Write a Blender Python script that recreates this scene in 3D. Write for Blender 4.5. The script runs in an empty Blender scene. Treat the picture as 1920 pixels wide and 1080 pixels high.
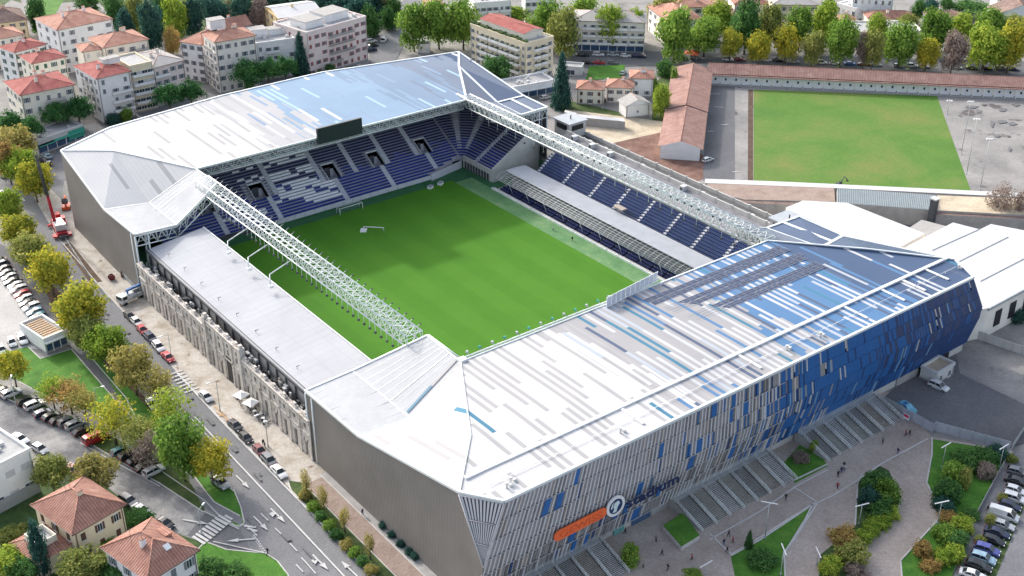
import bpy, bmesh, math, random
from math import sin, cos, radians, pi, atan2, hypot, sqrt, floor
from mathutils import Vector, Matrix, noise
R_ = random.Random(7)
scene = bpy.context.scene
# ---------------------------------------------------------------- camera, world, sun, exposure
CAM = Vector((-155.0, -224.0, 147.0)); YAW = radians(52.6); DIP = radians(28.534); FPX = 2321.0
cd = bpy.data.cameras.new('camera'); cam = bpy.data.objects.new('camera', cd)
scene.collection.objects.link(cam); scene.camera = cam
cd.sensor_width = 36.0; cd.lens = FPX / 1920 * 36; cd.clip_start = 1; cd.clip_end = 3000
FW = Vector((cos(DIP) * cos(YAW), cos(DIP) * sin(YAW), -sin(DIP)))
RT = Vector((sin(YAW), -cos(YAW), 0)); UP = RT.cross(FW)
m = Matrix((RT, UP, -FW)).transposed().to_4x4(); m.translation = CAM; cam.matrix_world = m
SUN_EL = radians(29.5); SUN_AZ = radians(92.9)      # the sun stands behind the far goal stand
w = bpy.data.worlds.new('World'); scene.world = w; w.use_nodes = True
nt = w.node_tree; bg = nt.nodes['Background']; sky = nt.nodes.new('ShaderNodeTexSky')
sky.sky_type = 'NISHITA'; sky.sun_disc = False; sky.sun_elevation = SUN_EL
sky.sun_rotation = radians(90) - SUN_AZ; sky.altitude = 250; sky.air_density = 1.0; sky.dust_density = 5.0; sky.ozone_density = 1.0
hs = nt.nodes.new('ShaderNodeHueSaturation'); hs.inputs['Saturation'].default_value = .6; hs.inputs['Value'].default_value = 1.15
nt.links.new(sky.outputs[0], hs.inputs['Color']); nt.links.new(hs.outputs[0], bg.inputs[0]); bg.inputs[1].default_value = 0.15
sl = bpy.data.lights.new('sun', 'SUN'); sl.energy = 1.4; sl.angle = radians(2.0); sl.color = (1.0, 0.95, 0.87)
so = bpy.data.objects.new('sun', sl); scene.collection.objects.link(so)
sd = Vector((cos(SUN_EL) * cos(SUN_AZ), cos(SUN_EL) * sin(SUN_AZ), sin(SUN_EL)))
so.rotation_euler = sd.to_track_quat('Z', 'Y').to_euler(); so.location = (0, 200, 200)
vs = scene.view_settings; vs.view_transform = 'Standard'; vs.look = 'None'; vs.exposure = 1.0; vs.gamma = 1.0
cy = scene.cycles; cy.max_bounces = 5; cy.diffuse_bounces = 3; cy.glossy_bounces = 2; cy.transmission_bounces = 3
cy.transparent_max_bounces = 6; cy.use_denoising = True; cy.caustics_reflective = False; cy.caustics_refractive = False

# ---------------------------------------------------------------- measuring helpers: photo sight line -> a real plane
def ray(px, py): return FW + RT * ((px - 960) / FPX) - UP * ((py - 540) / FPX)
def at(px, py, z=0.0):
    r = ray(px, py); return CAM + r * ((z - CAM.z) / r.z)
def on(px, py, P, N):
    r = ray(px, py); N = Vector(N); return CAM + r * ((Vector(P) - CAM).dot(N) / r.dot(N))
def ppm(p): return FPX / (Vector(p) - CAM).dot(FW)

# ---------------------------------------------------------------- scene helpers
COL = scene.collection
def link(o): COL.objects.link(o); return o
class MB:
    """collects faces with a material number each"""
    def __init__(s): s.v = []; s.f = []; s.m = []; s.sm = []
    def quad(s, pts, mi=0, sm=False):
        b = len(s.v); s.v += [tuple(p) for p in pts]; s.f.append(tuple(range(b, b + len(pts)))); s.m.append(mi); s.sm.append(sm)
    def box(s, x0, x1, y0, y1, z0, z1, mi=0, bottom=True):
        b = len(s.v)
        s.v += [(x0, y0, z0), (x1, y0, z0), (x1, y1, z0), (x0, y1, z0), (x0, y0, z1), (x1, y0, z1), (x1, y1, z1), (x0, y1, z1)]
        F = [(4, 5, 6, 7), (0, 1, 5, 4), (1, 2, 6, 5), (2, 3, 7, 6), (3, 0, 4, 7)] + ([(3, 2, 1, 0)] if bottom else [])
        for f in F: s.f.append(tuple(b + i for i in f)); s.m.append(mi); s.sm.append(False)
    def obox(s, c, u, v, w, mi=0):
        """box from a corner c and three edge vectors"""
        c, u, v, w = Vector(c), Vector(u), Vector(v), Vector(w)
        if u.cross(v).dot(w) < 0: u, v = v, u
        b = len(s.v); s.v += [tuple(q) for q in (c, c + u, c + u + v, c + v, c + w, c + u + w, c + u + v + w, c + v + w)]
        for f in [(4, 5, 6, 7), (0, 1, 5, 4), (1, 2, 6, 5), (2, 3, 7, 6), (3, 0, 4, 7), (3, 2, 1, 0)]:
            s.f.append(tuple(b + i for i in f)); s.m.append(mi); s.sm.append(False)
    def prism(s, poly, z0, z1, mi=0, side=None, bottom=False):
        poly = [(p[0], p[1]) for p in poly]
        if sum(poly[i - 1][0] * poly[i][1] - poly[i][0] * poly[i - 1][1] for i in range(len(poly))) < 0: poly = poly[::-1]
        n = len(poly); s.quad([(p[0], p[1], z1) for p in poly], mi)
        for i in range(n):
            a, c = poly[i], poly[(i + 1) % n]
            s.quad([(a[0], a[1], z0), (c[0], c[1], z0), (c[0], c[1], z1), (a[0], a[1], z1)], mi if side is None else side)
        if bottom: s.quad([(p[0], p[1], z0) for p in poly[::-1]], mi)
    def tube(s, p, q, r, n=6, mi=0, r2=None, caps=True):
        p, q = Vector(p), Vector(q); d = q - p
        if d.length < 1e-5: return
        r2 = r if r2 is None else r2; a = d.orthogonal().normalized(); c = d.normalized().cross(a); b = len(s.v)
        for P, rr in ((p, r), (q, r2)):
            for i in range(n):
                t = 2 * pi * i / n; s.v.append(tuple(P + (a * cos(t) + c * sin(t)) * rr))
        for i in range(n):
            j = (i + 1) % n; s.f.append((b + i, b + j, b + n + j, b + n + i)); s.m.append(mi); s.sm.append(True)
        if caps:
            s.f.append(tuple(b + i for i in range(n))[::-1]); s.m.append(mi); s.sm.append(False)
            s.f.append(tuple(b + n + i for i in range(n))); s.m.append(mi); s.sm.append(False)
    def mesh(s, name, mats):
        me = bpy.data.meshes.new(name); me.from_pydata(s.v, [], s.f)
        for mt in (mats if isinstance(mats, (list, tuple)) else [mats]): me.materials.append(mt)
        me.polygons.foreach_set('material_index', s.m); me.polygons.foreach_set('use_smooth', s.sm); me.update()
        return me
    def build(s, name, mats, parent=None, loc=None):
        return put(name, s.mesh(name, mats), parent, loc)
def put(name, me, parent=None, loc=None, rz=0.0, sc=None):
    o = bpy.data.objects.new(name, me); COL.objects.link(o)
    if parent is not None: o.parent = parent
    if loc is not None: o.location = loc
    if rz: o.rotation_euler = (0, 0, rz)
    if sc is not None: o.scale = sc
    return o
def tag(o, label=None, cat=None, group=None, kind=None):
    if label: o['label'] = label
    if cat: o['category'] = cat
    if group: o['group'] = group
    if kind: o['kind'] = kind
    return o
def empty(name, loc=(0, 0, 0), rz=0.0, label=None, cat=None, group=None):
    o = bpy.data.objects.new(name, None); COL.objects.link(o); o.location = loc; o.rotation_euler = (0, 0, rz)
    o.empty_display_size = .5
    return tag(o, label, cat, group)
def copy_tree(o, parent=None):
    c = o.copy(); COL.objects.link(c)
    if parent is not None: c.parent = parent
    for ch in list(o.children): copy_tree(ch, c)
    return c
ORD = ['first', 'second', 'third', 'fourth', 'fifth', 'sixth', 'seventh', 'eighth', 'ninth', 'tenth', 'eleventh', 'twelfth',
       'thirteenth', 'fourteenth', 'fifteenth', 'sixteenth', 'seventeenth', 'eighteenth', 'nineteenth', 'twentieth']

# ---------------------------------------------------------------- materials
def newmat(name):
    mt = bpy.data.materials.new(name); mt.use_nodes = True; t = mt.node_tree
    return mt, t, t.nodes['Principled BSDF']
def N(t, kind, **kw):
    n = t.nodes.new(kind)
    for k, v in kw.items():
        if k.startswith('i_'): n.inputs[k[2:].replace('_', ' ')].default_value = v
        else: setattr(n, k, v)
    return n
def L(t, a, b): t.links.new(a, b)
def ramp(t, fac, stops, interp='LINEAR'):
    r = N(t, 'ShaderNodeValToRGB'); r.color_ramp.interpolation = interp; e = r.color_ramp.elements
    while len(e) > 1: e.remove(e[-1])
    e[0].position = stops[0][0]; e[0].color = (*stops[0][1], 1)
    for p, c in stops[1:]:
        q = e.new(p); q.color = (*c, 1)
    if fac is not None: L(t, fac, r.inputs[0])
    return r.outputs[0]
def math1(t, op, a, b=None, c=None):
    n = N(t, 'ShaderNodeMath', operation=op)
    for i, x in enumerate((a, b, c)):
        if x is None: continue
        if hasattr(x, 'links'): L(t, x, n.inputs[i])
        else: n.inputs[i].default_value = x
    return n.outputs[0]
def mixc(t, f, a, b, mode='MIX'):
    n = N(t, 'ShaderNodeMix', data_type='RGBA', blend_type=mode)
    for i, x in ((0, f), (6, a), (7, b)):
        if hasattr(x, 'links'): L(t, x, n.inputs[i])
        elif i == 0: n.inputs[0].default_value = x
        else: n.inputs[i].default_value = (*x, 1)
    return n.outputs[2]
def coords(t, world=True):
    if world: return N(t, 'ShaderNodeNewGeometry').outputs['Position']
    return N(t, 'ShaderNodeTexCoord').outputs['Object']
def noisef(t, co, scale, detail=4, rough=.6, dist=0.0):
    n = N(t, 'ShaderNodeTexNoise'); n.inputs['Scale'].default_value = scale; n.inputs['Detail'].default_value = detail
    n.inputs['Roughness'].default_value = rough; n.inputs['Distortion'].default_value = dist; L(t, co, n.inputs['Vector']); return n.outputs[0]
def bump(t, h, bs, strength=.3, dist=.05):
    b = N(t, 'ShaderNodeBump'); b.inputs['Strength'].default_value = strength; b.inputs['Distance'].default_value = dist
    L(t, h, b.inputs['Height']); L(t, b.outputs[0], bs.inputs['Normal'])
def mat(name, col, rough=.7, var=.12, scale=.6, metal=0.0, spec=.35, world=True, fine=0.0):
    """a plain surface with weathering of its own"""
    mt, t, b = newmat(name); co = coords(t, world)
    a = tuple(max(0, c * (1 - var)) for c in col); z = tuple(min(1, c * (1 + var)) for c in col)
    f = noisef(t, co, scale, 5, .65); c = ramp(t, f, [(.3, a), (.7, z)])
    if fine: c = mixc(t, fine, c, ramp(t, noisef(t, co, scale * 9, 3), [(.35, tuple(x * .6 for x in col)), (.65, tuple(min(1, x * 1.3) for x in col))]))
    L(t, c, b.inputs['Base Color']); b.inputs['Roughness'].default_value = rough; b.inputs['Metallic'].default_value = metal
    b.inputs['Specular IOR Level'].default_value = spec
    return mt
def grad_mat(name, stops, scale, rough=.9, detail=6, extra=None, world=True, bmp=0):
    mt, t, b = newmat(name); co = coords(t, world); f = noisef(t, co, scale, detail, .65, .3)
    c = ramp(t, f, stops)
    if extra:
        f2 = noisef(t, co, extra[0], 3, .6); c = mixc(t, ramp(t, f2, [(extra[2], (0, 0, 0)), (extra[3], (1, 1, 1))]), c, extra[1])
    f3 = noisef(t, co, 2.3, 4, .7); c = mixc(t, .5, c, ramp(t, f3, [(.3, (.55, .55, .55)), (.7, (1.3, 1.3, 1.3))]), 'MULTIPLY')
    L(t, c, b.inputs['Base Color']); b.inputs['Roughness'].default_value = rough; b.inputs['Specular IOR Level'].default_value = .2
    if bmp: bump(t, f3, b, bmp, .1)
    return mt
M = {}
M['white_paint'] = mat('white_paint', (.76, .77, .78), .5, .06)
M['white_metal'] = mat('white_metal', (.72, .76, .76), .45, .05)
M['membrane'] = mat('membrane', (.41, .425, .465), .8, .07, .12, spec=.1, fine=.1)
def membrane_mat():
    mt, t, b = newmat('membrane'); co = coords(t); s = N(t, 'ShaderNodeSeparateXYZ'); L(t, co, s.inputs[0])
    c = ramp(t, noisef(t, co, .10, 6, .6, .5), [(.3, (.41, .42, .445)), (.7, (.47, .48, .505))])
    st = N(t, 'ShaderNodeMapping'); st.inputs['Scale'].default_value = (.05, .9, 1); L(t, co, st.inputs[0])
    c = mixc(t, .5, c, ramp(t, noisef(t, st.outputs[0], .8, 5, .65), [(.3, (.90, .90, .90)), (.7, (1.03, 1.03, 1.03))]), 'MULTIPLY')
    for ax, w_, k_ in ((1, 2.05, .05), (0, 5.1, .02)):
        f = math1(t, 'LESS_THAN', math1(t, 'FRACT', math1(t, 'DIVIDE', s.outputs[ax], w_)), k_); c = mixc(t, math1(t, 'MULTIPLY', f, .35), c, (.27, .28, .31))
    L(t, c, b.inputs['Base Color']); b.inputs['Roughness'].default_value = .85; b.inputs['Specular IOR Level'].default_value = .1; return mt
M['membrane'] = membrane_mat()
M['concrete'] = mat('concrete', (.36, .35, .34), .85, .2, .5, fine=.3)
M['concrete_light'] = mat('concrete_light', (.52, .51, .49), .85, .14, .5, fine=.2)
M['dark'] = mat('dark', (.02, .022, .026), .5, .2)
M['dark_metal'] = mat('dark_metal', (.07, .075, .085), .45, .2)
M['glass'] = mat('glass', (.035, .05, .065), .12, .3, .5, spec=.6)
M['glass_blue'] = mat('glass_blue', (.05, .10, .19), .15, .4, .6, spec=.6)
M['steel'] = mat('steel', (.42, .45, .46), .45, .15, .7, metal=.3)
M['line'] = mat('line', (.52, .52, .52), .7, .15, 1.5, fine=.25)
M['yellow_line'] = mat('yellow_line', (.55, .33, .16), .7, .2, 2)
M['rubber'] = mat('rubber', (.02, .02, .02), .8, .1)
M['navy'] = mat('navy', (.025, .05, .13), .5, .1)
M['orange_sign'] = mat('orange_sign', (.85, .16, .05), .45, .05)
M['orange_dark'] = mat('orange_dark', (.62, .09, .03), .45, .05)
M['green_net'] = mat('green_net', (.05, .32, .24), .7, .1)
M['hvac'] = mat('hvac', (.55, .56, .56), .5, .1)
M['bark'] = mat('bark', (.12, .10, .08), .9, .3, 3)
M['red_crane'] = mat('red_crane', (.50, .02, .035), .4, .1)
M['timber'] = mat('timber', (.5, .36, .24), .8, .25, 2)
# ================================================================ GROUND, ROADS, LAWNS
M['pave'] = grad_mat('pave', [(.3, (.20, .195, .19)), (.5, (.27, .262, .25)), (.7, (.33, .32, .31))], .12)
M['asphalt'] = grad_mat('asphalt', [(.3, (.165, .168, .178)), (.55, (.205, .207, .217)), (.75, (.25, .25, .26))], .09)
M['asphalt_old'] = grad_mat('asphalt_old', [(.32, (.11, .11, .12)), (.47, (.21, .21, .215)), (.6, (.32, .315, .31)), (.75, (.42, .41, .395))], .11, detail=8)
M['asphalt_dark'] = grad_mat('asphalt_dark', [(.3, (.12, .122, .132)), (.6, (.155, .158, .168)), (.8, (.21, .212, .22))], .06)
M['concrete_yard'] = grad_mat('concrete_yard', [(.3, (.20, .195, .195)), (.5, (.27, .262, .255)), (.7, (.36, .345, .335))], .07, detail=9, extra=(.10, (.12, .11, .11), .60, .66))
M['lot'] = grad_mat('lot', [(.3, (.40, .39, .385)), (.7, (.52, .51, .50))], .1)
M['sand'] = grad_mat('sand', [(.3, (.36, .31, .25)), (.5, (.50, .46, .41)), (.7, (.60, .57, .53))], .22, extra=(.35, (.25, .17, .12), .62, .72))
M['sand_yard'] = grad_mat('sand_yard', [(.3, (.40, .33, .24)), (.6, (.60, .52, .40)), (.8, (.68, .64, .58))], .15)
M['brown_pave'] = grad_mat('brown_pave', [(.3, (.31, .265, .235)), (.55, (.41, .355, .32)), (.8, (.48, .435, .40))], .07)
M['pink_pave'] = grad_mat('pink_pave', [(.3, (.27, .20, .17)), (.7, (.38, .30, .26))], .3)
M['soil'] = grad_mat('soil', [(.3, (.07, .045, .032)), (.7, (.15, .10, .075))], .4, bmp=.6)
M['brick_ground'] = grad_mat('brick_ground', [(.3, (.13, .07, .055)), (.55, (.21, .125, .10)), (.75, (.30, .19, .155))], .25, bmp=.5)
M['grass'] = grad_mat('grass', [(.3, (.045, .14, .022)), (.55, (.08, .21, .03)), (.75, (.14, .25, .05))], .25, bmp=.8)
M['grass_dull'] = grad_mat('grass_dull', [(.3, (.04, .075, .025)), (.55, (.08, .12, .04)), (.75, (.16, .15, .075))], .3, bmp=.8)
M['hedge_floor'] = grad_mat('hedge_floor', [(.3, (.035, .07, .025)), (.6, (.07, .12, .04)), (.8, (.13, .15, .07))], .4, bmp=.8)
def field_mat():
    mt, t, b = newmat('field_grass'); co = coords(t)
    c = ramp(t, noisef(t, co, .045, 7, .62, .4), [(.30, (.055, .155, .012)), (.46, (.080, .180, .018)), (.58, (.115, .185, .03)), (.72, (.165, .185, .045))])
    c = mixc(t, .35, c, ramp(t, noisef(t, co, .9, 4, .7), [(.3, (.55, .6, .5)), (.7, (1.3, 1.3, 1.2))]), 'MULTIPLY')
    L(t, c, b.inputs['Base Color']); b.inputs['Roughness'].default_value = .95; return mt
M['field_grass'] = field_mat()
def pitch_mat():
    mt, t, b = newmat('pitch_grass'); co = coords(t); sx = N(t, 'ShaderNodeSeparateXYZ'); L(t, co, sx.inputs[0])
    wv = math1(t, 'SINE', math1(t, 'MULTIPLY', sx.outputs[0], 2 * pi / 11.0)); s = math1(t, 'SMOOTH_MIN', math1(t, 'MULTIPLY_ADD', wv, 2.2, .5), 1.0, .1)
    s = math1(t, 'MAXIMUM', s, 0)
    wy = math1(t, 'SINE', math1(t, 'MULTIPLY', sx.outputs[1], 2 * pi / 17.5)); s2 = math1(t, 'MULTIPLY_ADD', wy, .18, s)
    c = ramp(t, s2, [(0, (.067, .200, .018)), (1, (.075, .216, .020))])
    c = mixc(t, .35, c, ramp(t, noisef(t, co, .12, 6, .6), [(.3, (.75, .8, .75)), (.7, (1.12, 1.1, 1.05))]), 'MULTIPLY')
    c = mixc(t, .22, c, ramp(t, noisef(t, co, 3, 3, .7), [(.3, (.5, .5, .5)), (.7, (1.4, 1.4, 1.4))]), 'MULTIPLY')
    L(t, c, b.inputs['Base Color']); b.inputs['Roughness'].default_value = .9; b.inputs['Specular IOR Level'].default_value = .15; return mt
M['pitch_grass'] = pitch_mat()
M['turf_dark'] = mat('turf_dark', (.035, .13, .055), .9, .2, .3, fine=.3)
M['turf_light'] = grad_mat('turf_light', [(.3, (.09, .22, .09)), (.55, (.15, .29, .13)), (.75, (.26, .35, .18))], .16)
V2 = lambda rr, i: (rr.uniform(-79, -74.5) if i % 2 else rr.uniform(-86, -75), rr.uniform(-40, 60) if i % 2 else rr.uniform(-110, -48))
ZL = [0.004]
def sheet(name, poly, mt, z=None, world=False):
    if z is None: ZL[0] += .005; z = ZL[0]
    pts = [(p[0], p[1], z) if world else tuple(at(p[0], p[1], z)) for p in poly]
    a = sum(pts[i - 1][0] * pts[i][1] - pts[i][0] * pts[i - 1][1] for i in range(len(pts)))
    if a < 0: pts = pts[::-1]
    b = MB(); b.quad(pts, 0); return tag(b.build(name, M[mt]), kind='structure')
b = MB(); b.quad([(-900, -700, 0), (1500, -700, 0), (1500, 1500, 0), (-900, 1500, 0)])
tag(b.build('ground', M['pave']), kind='structure')
sheet('park_ground', [(-500, -130), (620, -60), (640, 30), (560, 40), (330, 70), (240, 60), (180, 0), (60, 10), (20, 0), (-60, 60), (-300, 60)], 'hedge_floor')
sheet('park_lawn', [(55, -20), (130, -20), (105, 25), (85, 60), (62, 60), (66, 25)], 'grass')
sheet('park_path', [(10, -60), (40, -60), (66, 0), (62, 30), (58, 60), (50, 60), (48, 20)], 'pave')
sheet('avenue', [(-88.5, -190), (-73.7, -190), (-73.7, -20), (-73.3, 5), (-72.6, 30), (-71.8, 58), (-70.6, 90), (-67, 122), (-60, 190), (-72, 190), (-80, 120), (-82, 62), (-81.5, 30), (-80.6, 12), (-80.6, -30), (-84, -46), (-88.5, -62)], 'asphalt', world=True)
sheet('cross_road', [(-60, 300), (0, 330), (50, 366), (95, 300), (130, 240), (200, 225), (340, 180), (560, 130), (700, 120), (700, 180), (340, 250), (180, 300), (120, 340), (110, 420), (60, 420), (0, 400), (-60, 380)], 'asphalt')
sheet('side_street', [(-60, 700), (0, 742), (70, 775), (150, 822), (228, 868), (300, 908), (382, 962), (440, 990), (478, 1004), (500, 1020), (505, 1036), (470, 1036), (420, 1030), (382, 1015), (330, 998), (232, 936), (190, 905), (100, 862), (0, 812), (-60, 790)], 'asphalt_old')
sheet('side_street_mouth', [(385, 962), (440, 988), (478, 1003), (502, 1022), (506, 1036), (470, 1034), (420, 1028), (350, 1004)], 'asphalt_dark')
sheet('avenue_lower', [(-95, -190), (-88, -190), (-83.5, -46), (-86.5, -52), (-89, -70)], 'asphalt', world=True)
sheet('parking_lot', [(-90, 430), (-10, 470), (22, 508), (80, 600), (122, 640), (72, 655), (48, 652), (-10, 668), (-90, 700)], 'lot')
sheet('lot_asphalt', [(-90, 420), (30, 470), (60, 500), (100, 590), (75, 600), (20, 520), (-20, 480), (-90, 450)], 'asphalt_dark')
sheet('grove_ground', [(60, 490), (150, 590), (200, 640), (235, 700), (300, 780), (270, 770), (205, 700), (145, 632), (100, 585)], 'soil')
sheet('footpath', [(20, 420), (60, 500), (105, 585), (160, 660), (236, 748), (214, 750), (130, 650), (80, 590), (30, 510)], 'asphalt_dark')
sheet('lawn', [(-40, 640), (20, 658), (52, 650), (76, 673), (134, 655), (214, 748), (240, 790), (228, 808), (178, 775), (80, 738), (36, 714), (-40, 680)], 'grass')
sheet('pavement_walk', [(-40, 690), (36, 716), (80, 740), (178, 778), (228, 812), (220, 822), (160, 800), (70, 752), (20, 728), (-40, 704)], 'pave')
sheet('verge', [(-40, 704), (20, 728), (70, 752), (160, 800), (220, 822), (300, 880), (382, 948), (384, 960), (300, 906), (228, 866), (150, 820), (70, 772), (0, 740), (-40, 722)], 'grass_dull')
sheet('median_lawn', [(160, 640), (205, 690), (255, 740), (300, 790), (350, 850), (385, 890), (404, 897), (440, 922), (452, 952), (458, 980), (448, 990), (414, 970), (385, 935), (355, 893), (318, 860), (262, 800), (236, 765), (205, 715), (170, 670)], 'grass')
sheet('median_shrubbery', [(214, 750), (262, 802), (318, 862), (352, 892), (384, 936), (380, 948), (300, 882), (230, 822), (214, 790)], 'grass_dull')
sheet('median_path', [(347, 886), (357, 884), (388, 925), (402, 942), (456, 972), (452, 984), (408, 968), (380, 948)], 'asphalt')
sheet('corner_lawn', [(385, 1016), (425, 1031), (498, 1038), (520, 1052), (540, 1078), (560, 1130), (350, 1130), (362, 1040)], 'grass')
sheet('villa_garden', [(-60, 940), (80, 905), (140, 870), (190, 905), (232, 938), (330, 1000), (384, 1018), (362, 1042), (360, 1130), (-60, 1130)], 'hedge_floor')
sheet('stadium_pavement', [(-73.5, -50), (-61, -50), (-61, 120), (-66.5, 120), (-70.4, 90), (-71.6, 58), (-72.4, 30), (-73.1, 5), (-73.5, -20)], 'sand', world=True)
sheet('trench', [(118, 460), (132, 455), (192, 528), (170, 532)], 'soil')
sheet('brick_walk', [(-70.6, -190), (-64.5, -190), (-64.5, -48), (-70.6, -48)], 'pink_pave', world=True)
sheet('planted_strip', [(-73.4, -190), (-70.8, -190), (-70.8, -47), (-72.6, -45), (-73.4, -48)], 'grass_dull', world=True)
sheet('drain_strip', [(-66.6, -190), (-64.4, -190), (-64.4, -47), (-66.6, -47)], 'concrete', world=True)
# right of the stadium
sheet('training_yard', [(1300, 118), (2100, 150), (2100, 430), (1300, 345)], 'concrete_yard')
sheet('yard_asphalt', [(1325, 160), (1378, 162), (1378, 340), (1318, 338)], 'asphalt_dark')
sheet('training_field', [(1413, 168), (1757, 180), (1822, 362), (1413, 344)], 'field_grass')
sheet('field_strip', [(1403, 168), (1412, 168), (1412, 344), (1402, 344)], 'soil')
sheet('top_avenue', [(1035, 90), (1290, 98), (2100, 120), (2100, 150), (1340, 118), (1262, 122), (1100, 126), (1035, 118)], 'asphalt_dark')
sheet('hill_road', [(695, 150), (692, 100), (722, 60), (768, -20), (806, -20), (790, 40), (758, 82), (735, 130)], 'asphalt')
sheet('house_lawn', [(1105, 124), (1172, 121), (1168, 146), (1098, 150)], 'grass')
sheet('house_garden', [(1050, 186), (1100, 195), (1180, 215), (1175, 226), (1060, 212), (1040, 200)], 'grass_dull')
sheet('side_garden', [(1226, 160), (1262, 118), (1256, 230), (1222, 232)], 'grass_dull')
sheet('sandy_yard', [(1060, 205), (1245, 228), (1252, 252), (1190, 280), (1120, 262), (1060, 235)], 'sand_yard')
sheet('rubble_ground', [(1150, 268), (1248, 246), (1320, 292), (1318, 336), (1290, 345), (1130, 275)], 'brick_ground')
sheet('back_yard', [(1340, 385), (2100, 440), (2100, 520), (1700, 440), (1500, 380), (1340, 400)], 'asphalt_dark')
# goal end plaza
sheet('plaza', [(600, 1500), (860, 1090), (1130, 1000), (1640, 735), (1700, 735), (1745, 818), (1900, 846), (1760, 1130), (1500, 1500)], 'brown_pave')
sheet('service_yard', [(1640, 760), (1720, 690), (1840, 640), (2050, 700), (2050, 790), (1895, 838), (1762, 806), (1722, 786), (1690, 765)], 'asphalt_dark')
sheet('service_apron', [(1790, 650), (1838, 632), (2050, 690), (2050, 800), (1930, 762), (1800, 700)], 'concrete_yard')
sheet('planter_lawn', [(1467, 870), (1512, 820), (1530, 838), (1552, 874), (1490, 906), (1478, 880)], 'grass')
sheet('triangle_lawn', [(1370, 1042), (1425, 1010), (1480, 974), (1523, 948), (1510, 975), (1470, 1040), (1474, 1130), (1388, 1130)], 'grass')
sheet('centre_island', [(1617, 890), (1647, 872), (1667, 882), (1690, 940), (1682, 960), (1617, 1030), (1622, 1130), (1532, 1130), (1538, 1040), (1603, 987), (1608, 907)], 'hedge_floor')
sheet('side_island', [(1747, 823), (1893, 847), (1860, 907), (1820, 980), (1768, 1130), (1694, 1130), (1688, 1053), (1767, 967), (1737, 907), (1747, 853)], 'grass')
sheet('side_walk', [(1900, 846), (1960, 850), (1935, 900), (1815, 1130), (1772, 1130), (1823, 982), (1863, 908)], 'asphalt')
sheet('car_strip', [(1930, 880), (1975, 890), (1860, 1130), (1800, 1130)], 'grass_dull')
sheet('east_road', [(1945, 890), (2100, 860), (2100, 1130), (1848, 1130)], 'asphalt')
# road paint
ZP = .40
def paint(name, segs, wd, mt='line', world=False):
    """painted lines: list of polylines; a thin sheet of their own"""
    b = MB(); ZL[0] += .004; z = ZL[0]
    for s in segs:
        P = [Vector((p[0], p[1], z)) if world else at(p[0], p[1], z) for p in s]
        for a, c in zip(P, P[1:]):
            d = (c - a).normalized(); nn = Vector((-d.y, d.x, 0)) * wd / 2; b.quad([a - nn, c - nn, c + nn, a + nn])
    return tag(b.build(name, M[mt]), kind='structure')
paint('road_markings', [[(-77.7, -14), (-78.0, -110)], [(-73.95, -190), (-73.95, -20), (-73.5, 5)]], .32, world=True)
paint('road_lines', [[(318, 742), (352, 778), (420, 850)], [(489, 962), (503, 976)], [(516, 990), (527, 1001)], [(543, 1018), (557, 1033)], [(565, 1045), (592, 1075)], [(555, 1058), (568, 1072)],
    [(110, 800), (112, 801)], [(382, 958), (448, 992)], [(400, 1015), (500, 1037)], [(440, 985), (462, 984), (482, 1004)], [(212, 562), (245, 600)], [(150, 830), (200, 858), (300, 912)]], .2)
paint('stop_line', [[(422, 966), (436, 974)], [(458, 986), (480, 988)], [(464, 990), (482, 996)]], .5)
def arrow(b, px, py, hd, ln=4.5, turn=0):
    c = at(px, py, 0); d = Vector((cos(hd), sin(hd), 0)); n = Vector((-d.y, d.x, 0)); z = Vector((0, 0, ZL[0]))
    q = lambda u, v: Vector((c.x, c.y, 0)) + d * u + n * v + z
    b.quad([q(-ln / 2, -.14), q(ln * .12, -.14), q(ln * .12, .14), q(-ln / 2, .14)])
    b.quad([q(ln * .1, -.5), q(ln / 2, 0), q(ln * .1, .5)])
    if turn: b.quad([q(-ln * .3, .12 * turn), q(-ln * .12, .12 * turn), q(-ln * .02, 1.0 * turn), q(-ln * .28, 1.0 * turn)][::1 if turn > 0 else -1])
ZL[0] += .004; b = MB()
for px, py, hd, tn in [(455, 905, -88, 0), (489, 983, -88, 0), (521, 968, -88, -1), (601, 1056, -88, -1), (655, 1068, 92, 0), (367, 980, -52, 0), (453, 1014, 150, 0)]: arrow(b, px, py, radians(hd), 5.2, tn)
tag(b.build('road_arrows', M['line']), kind='structure')
ZL[0] += .004; b = MB()
A0, A1 = at(370, 1017, 0), at(424, 972, 0)
dd = (A1 - A0); n_ = 9; sd_ = (at(383, 966, 0) - at(368, 957, 0)).normalized()
for i in range(n_):
    c = A0 + dd * ((i + .5) / n_); hw = dd.normalized() * .28
    s = Vector((sd_.x, sd_.y, 0)) * 1.7; z = Vector((0, 0, ZL[0]))
    b.quad([c - hw - s + z, c + hw - s + z, c + hw + s + z, c - hw + s + z])
for i in range(6):
    c = at(8 + i * 7, 362 + i * 2.5, 0); b.quad([c + Vector((-.3, -1.8, ZL[0])), c + Vector((.3, -1.8, ZL[0])), c + Vector((.3, 1.8, ZL[0])), c + Vector((-.3, 1.8, ZL[0]))])
for i in range(7):
    c = at(330 + i * 5, 700 + i * 5.5, 0); b.quad([c + Vector((-1.6, -.2, ZL[0])), c + Vector((1.6, -.2, ZL[0])), c + Vector((1.6, .2, ZL[0])), c + Vector((-1.6, .2, ZL[0]))])
tag(b.build('zebra_crossing', M['line']), kind='structure')
paint('bay_markings', [[(402, 760), (432, 792)], [(405, 772), (418, 780)], [(410, 780), (424, 776)]], .25, 'yellow_line')
paint('bay_lines', [[(1330, 176), (1350, 176)], [(1326, 246), (1338, 246)], [(1352, 234), (1366, 233)], [(1373, 322), (1386, 322)], [(1340, 200), (1356, 201)]], .35)
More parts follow.
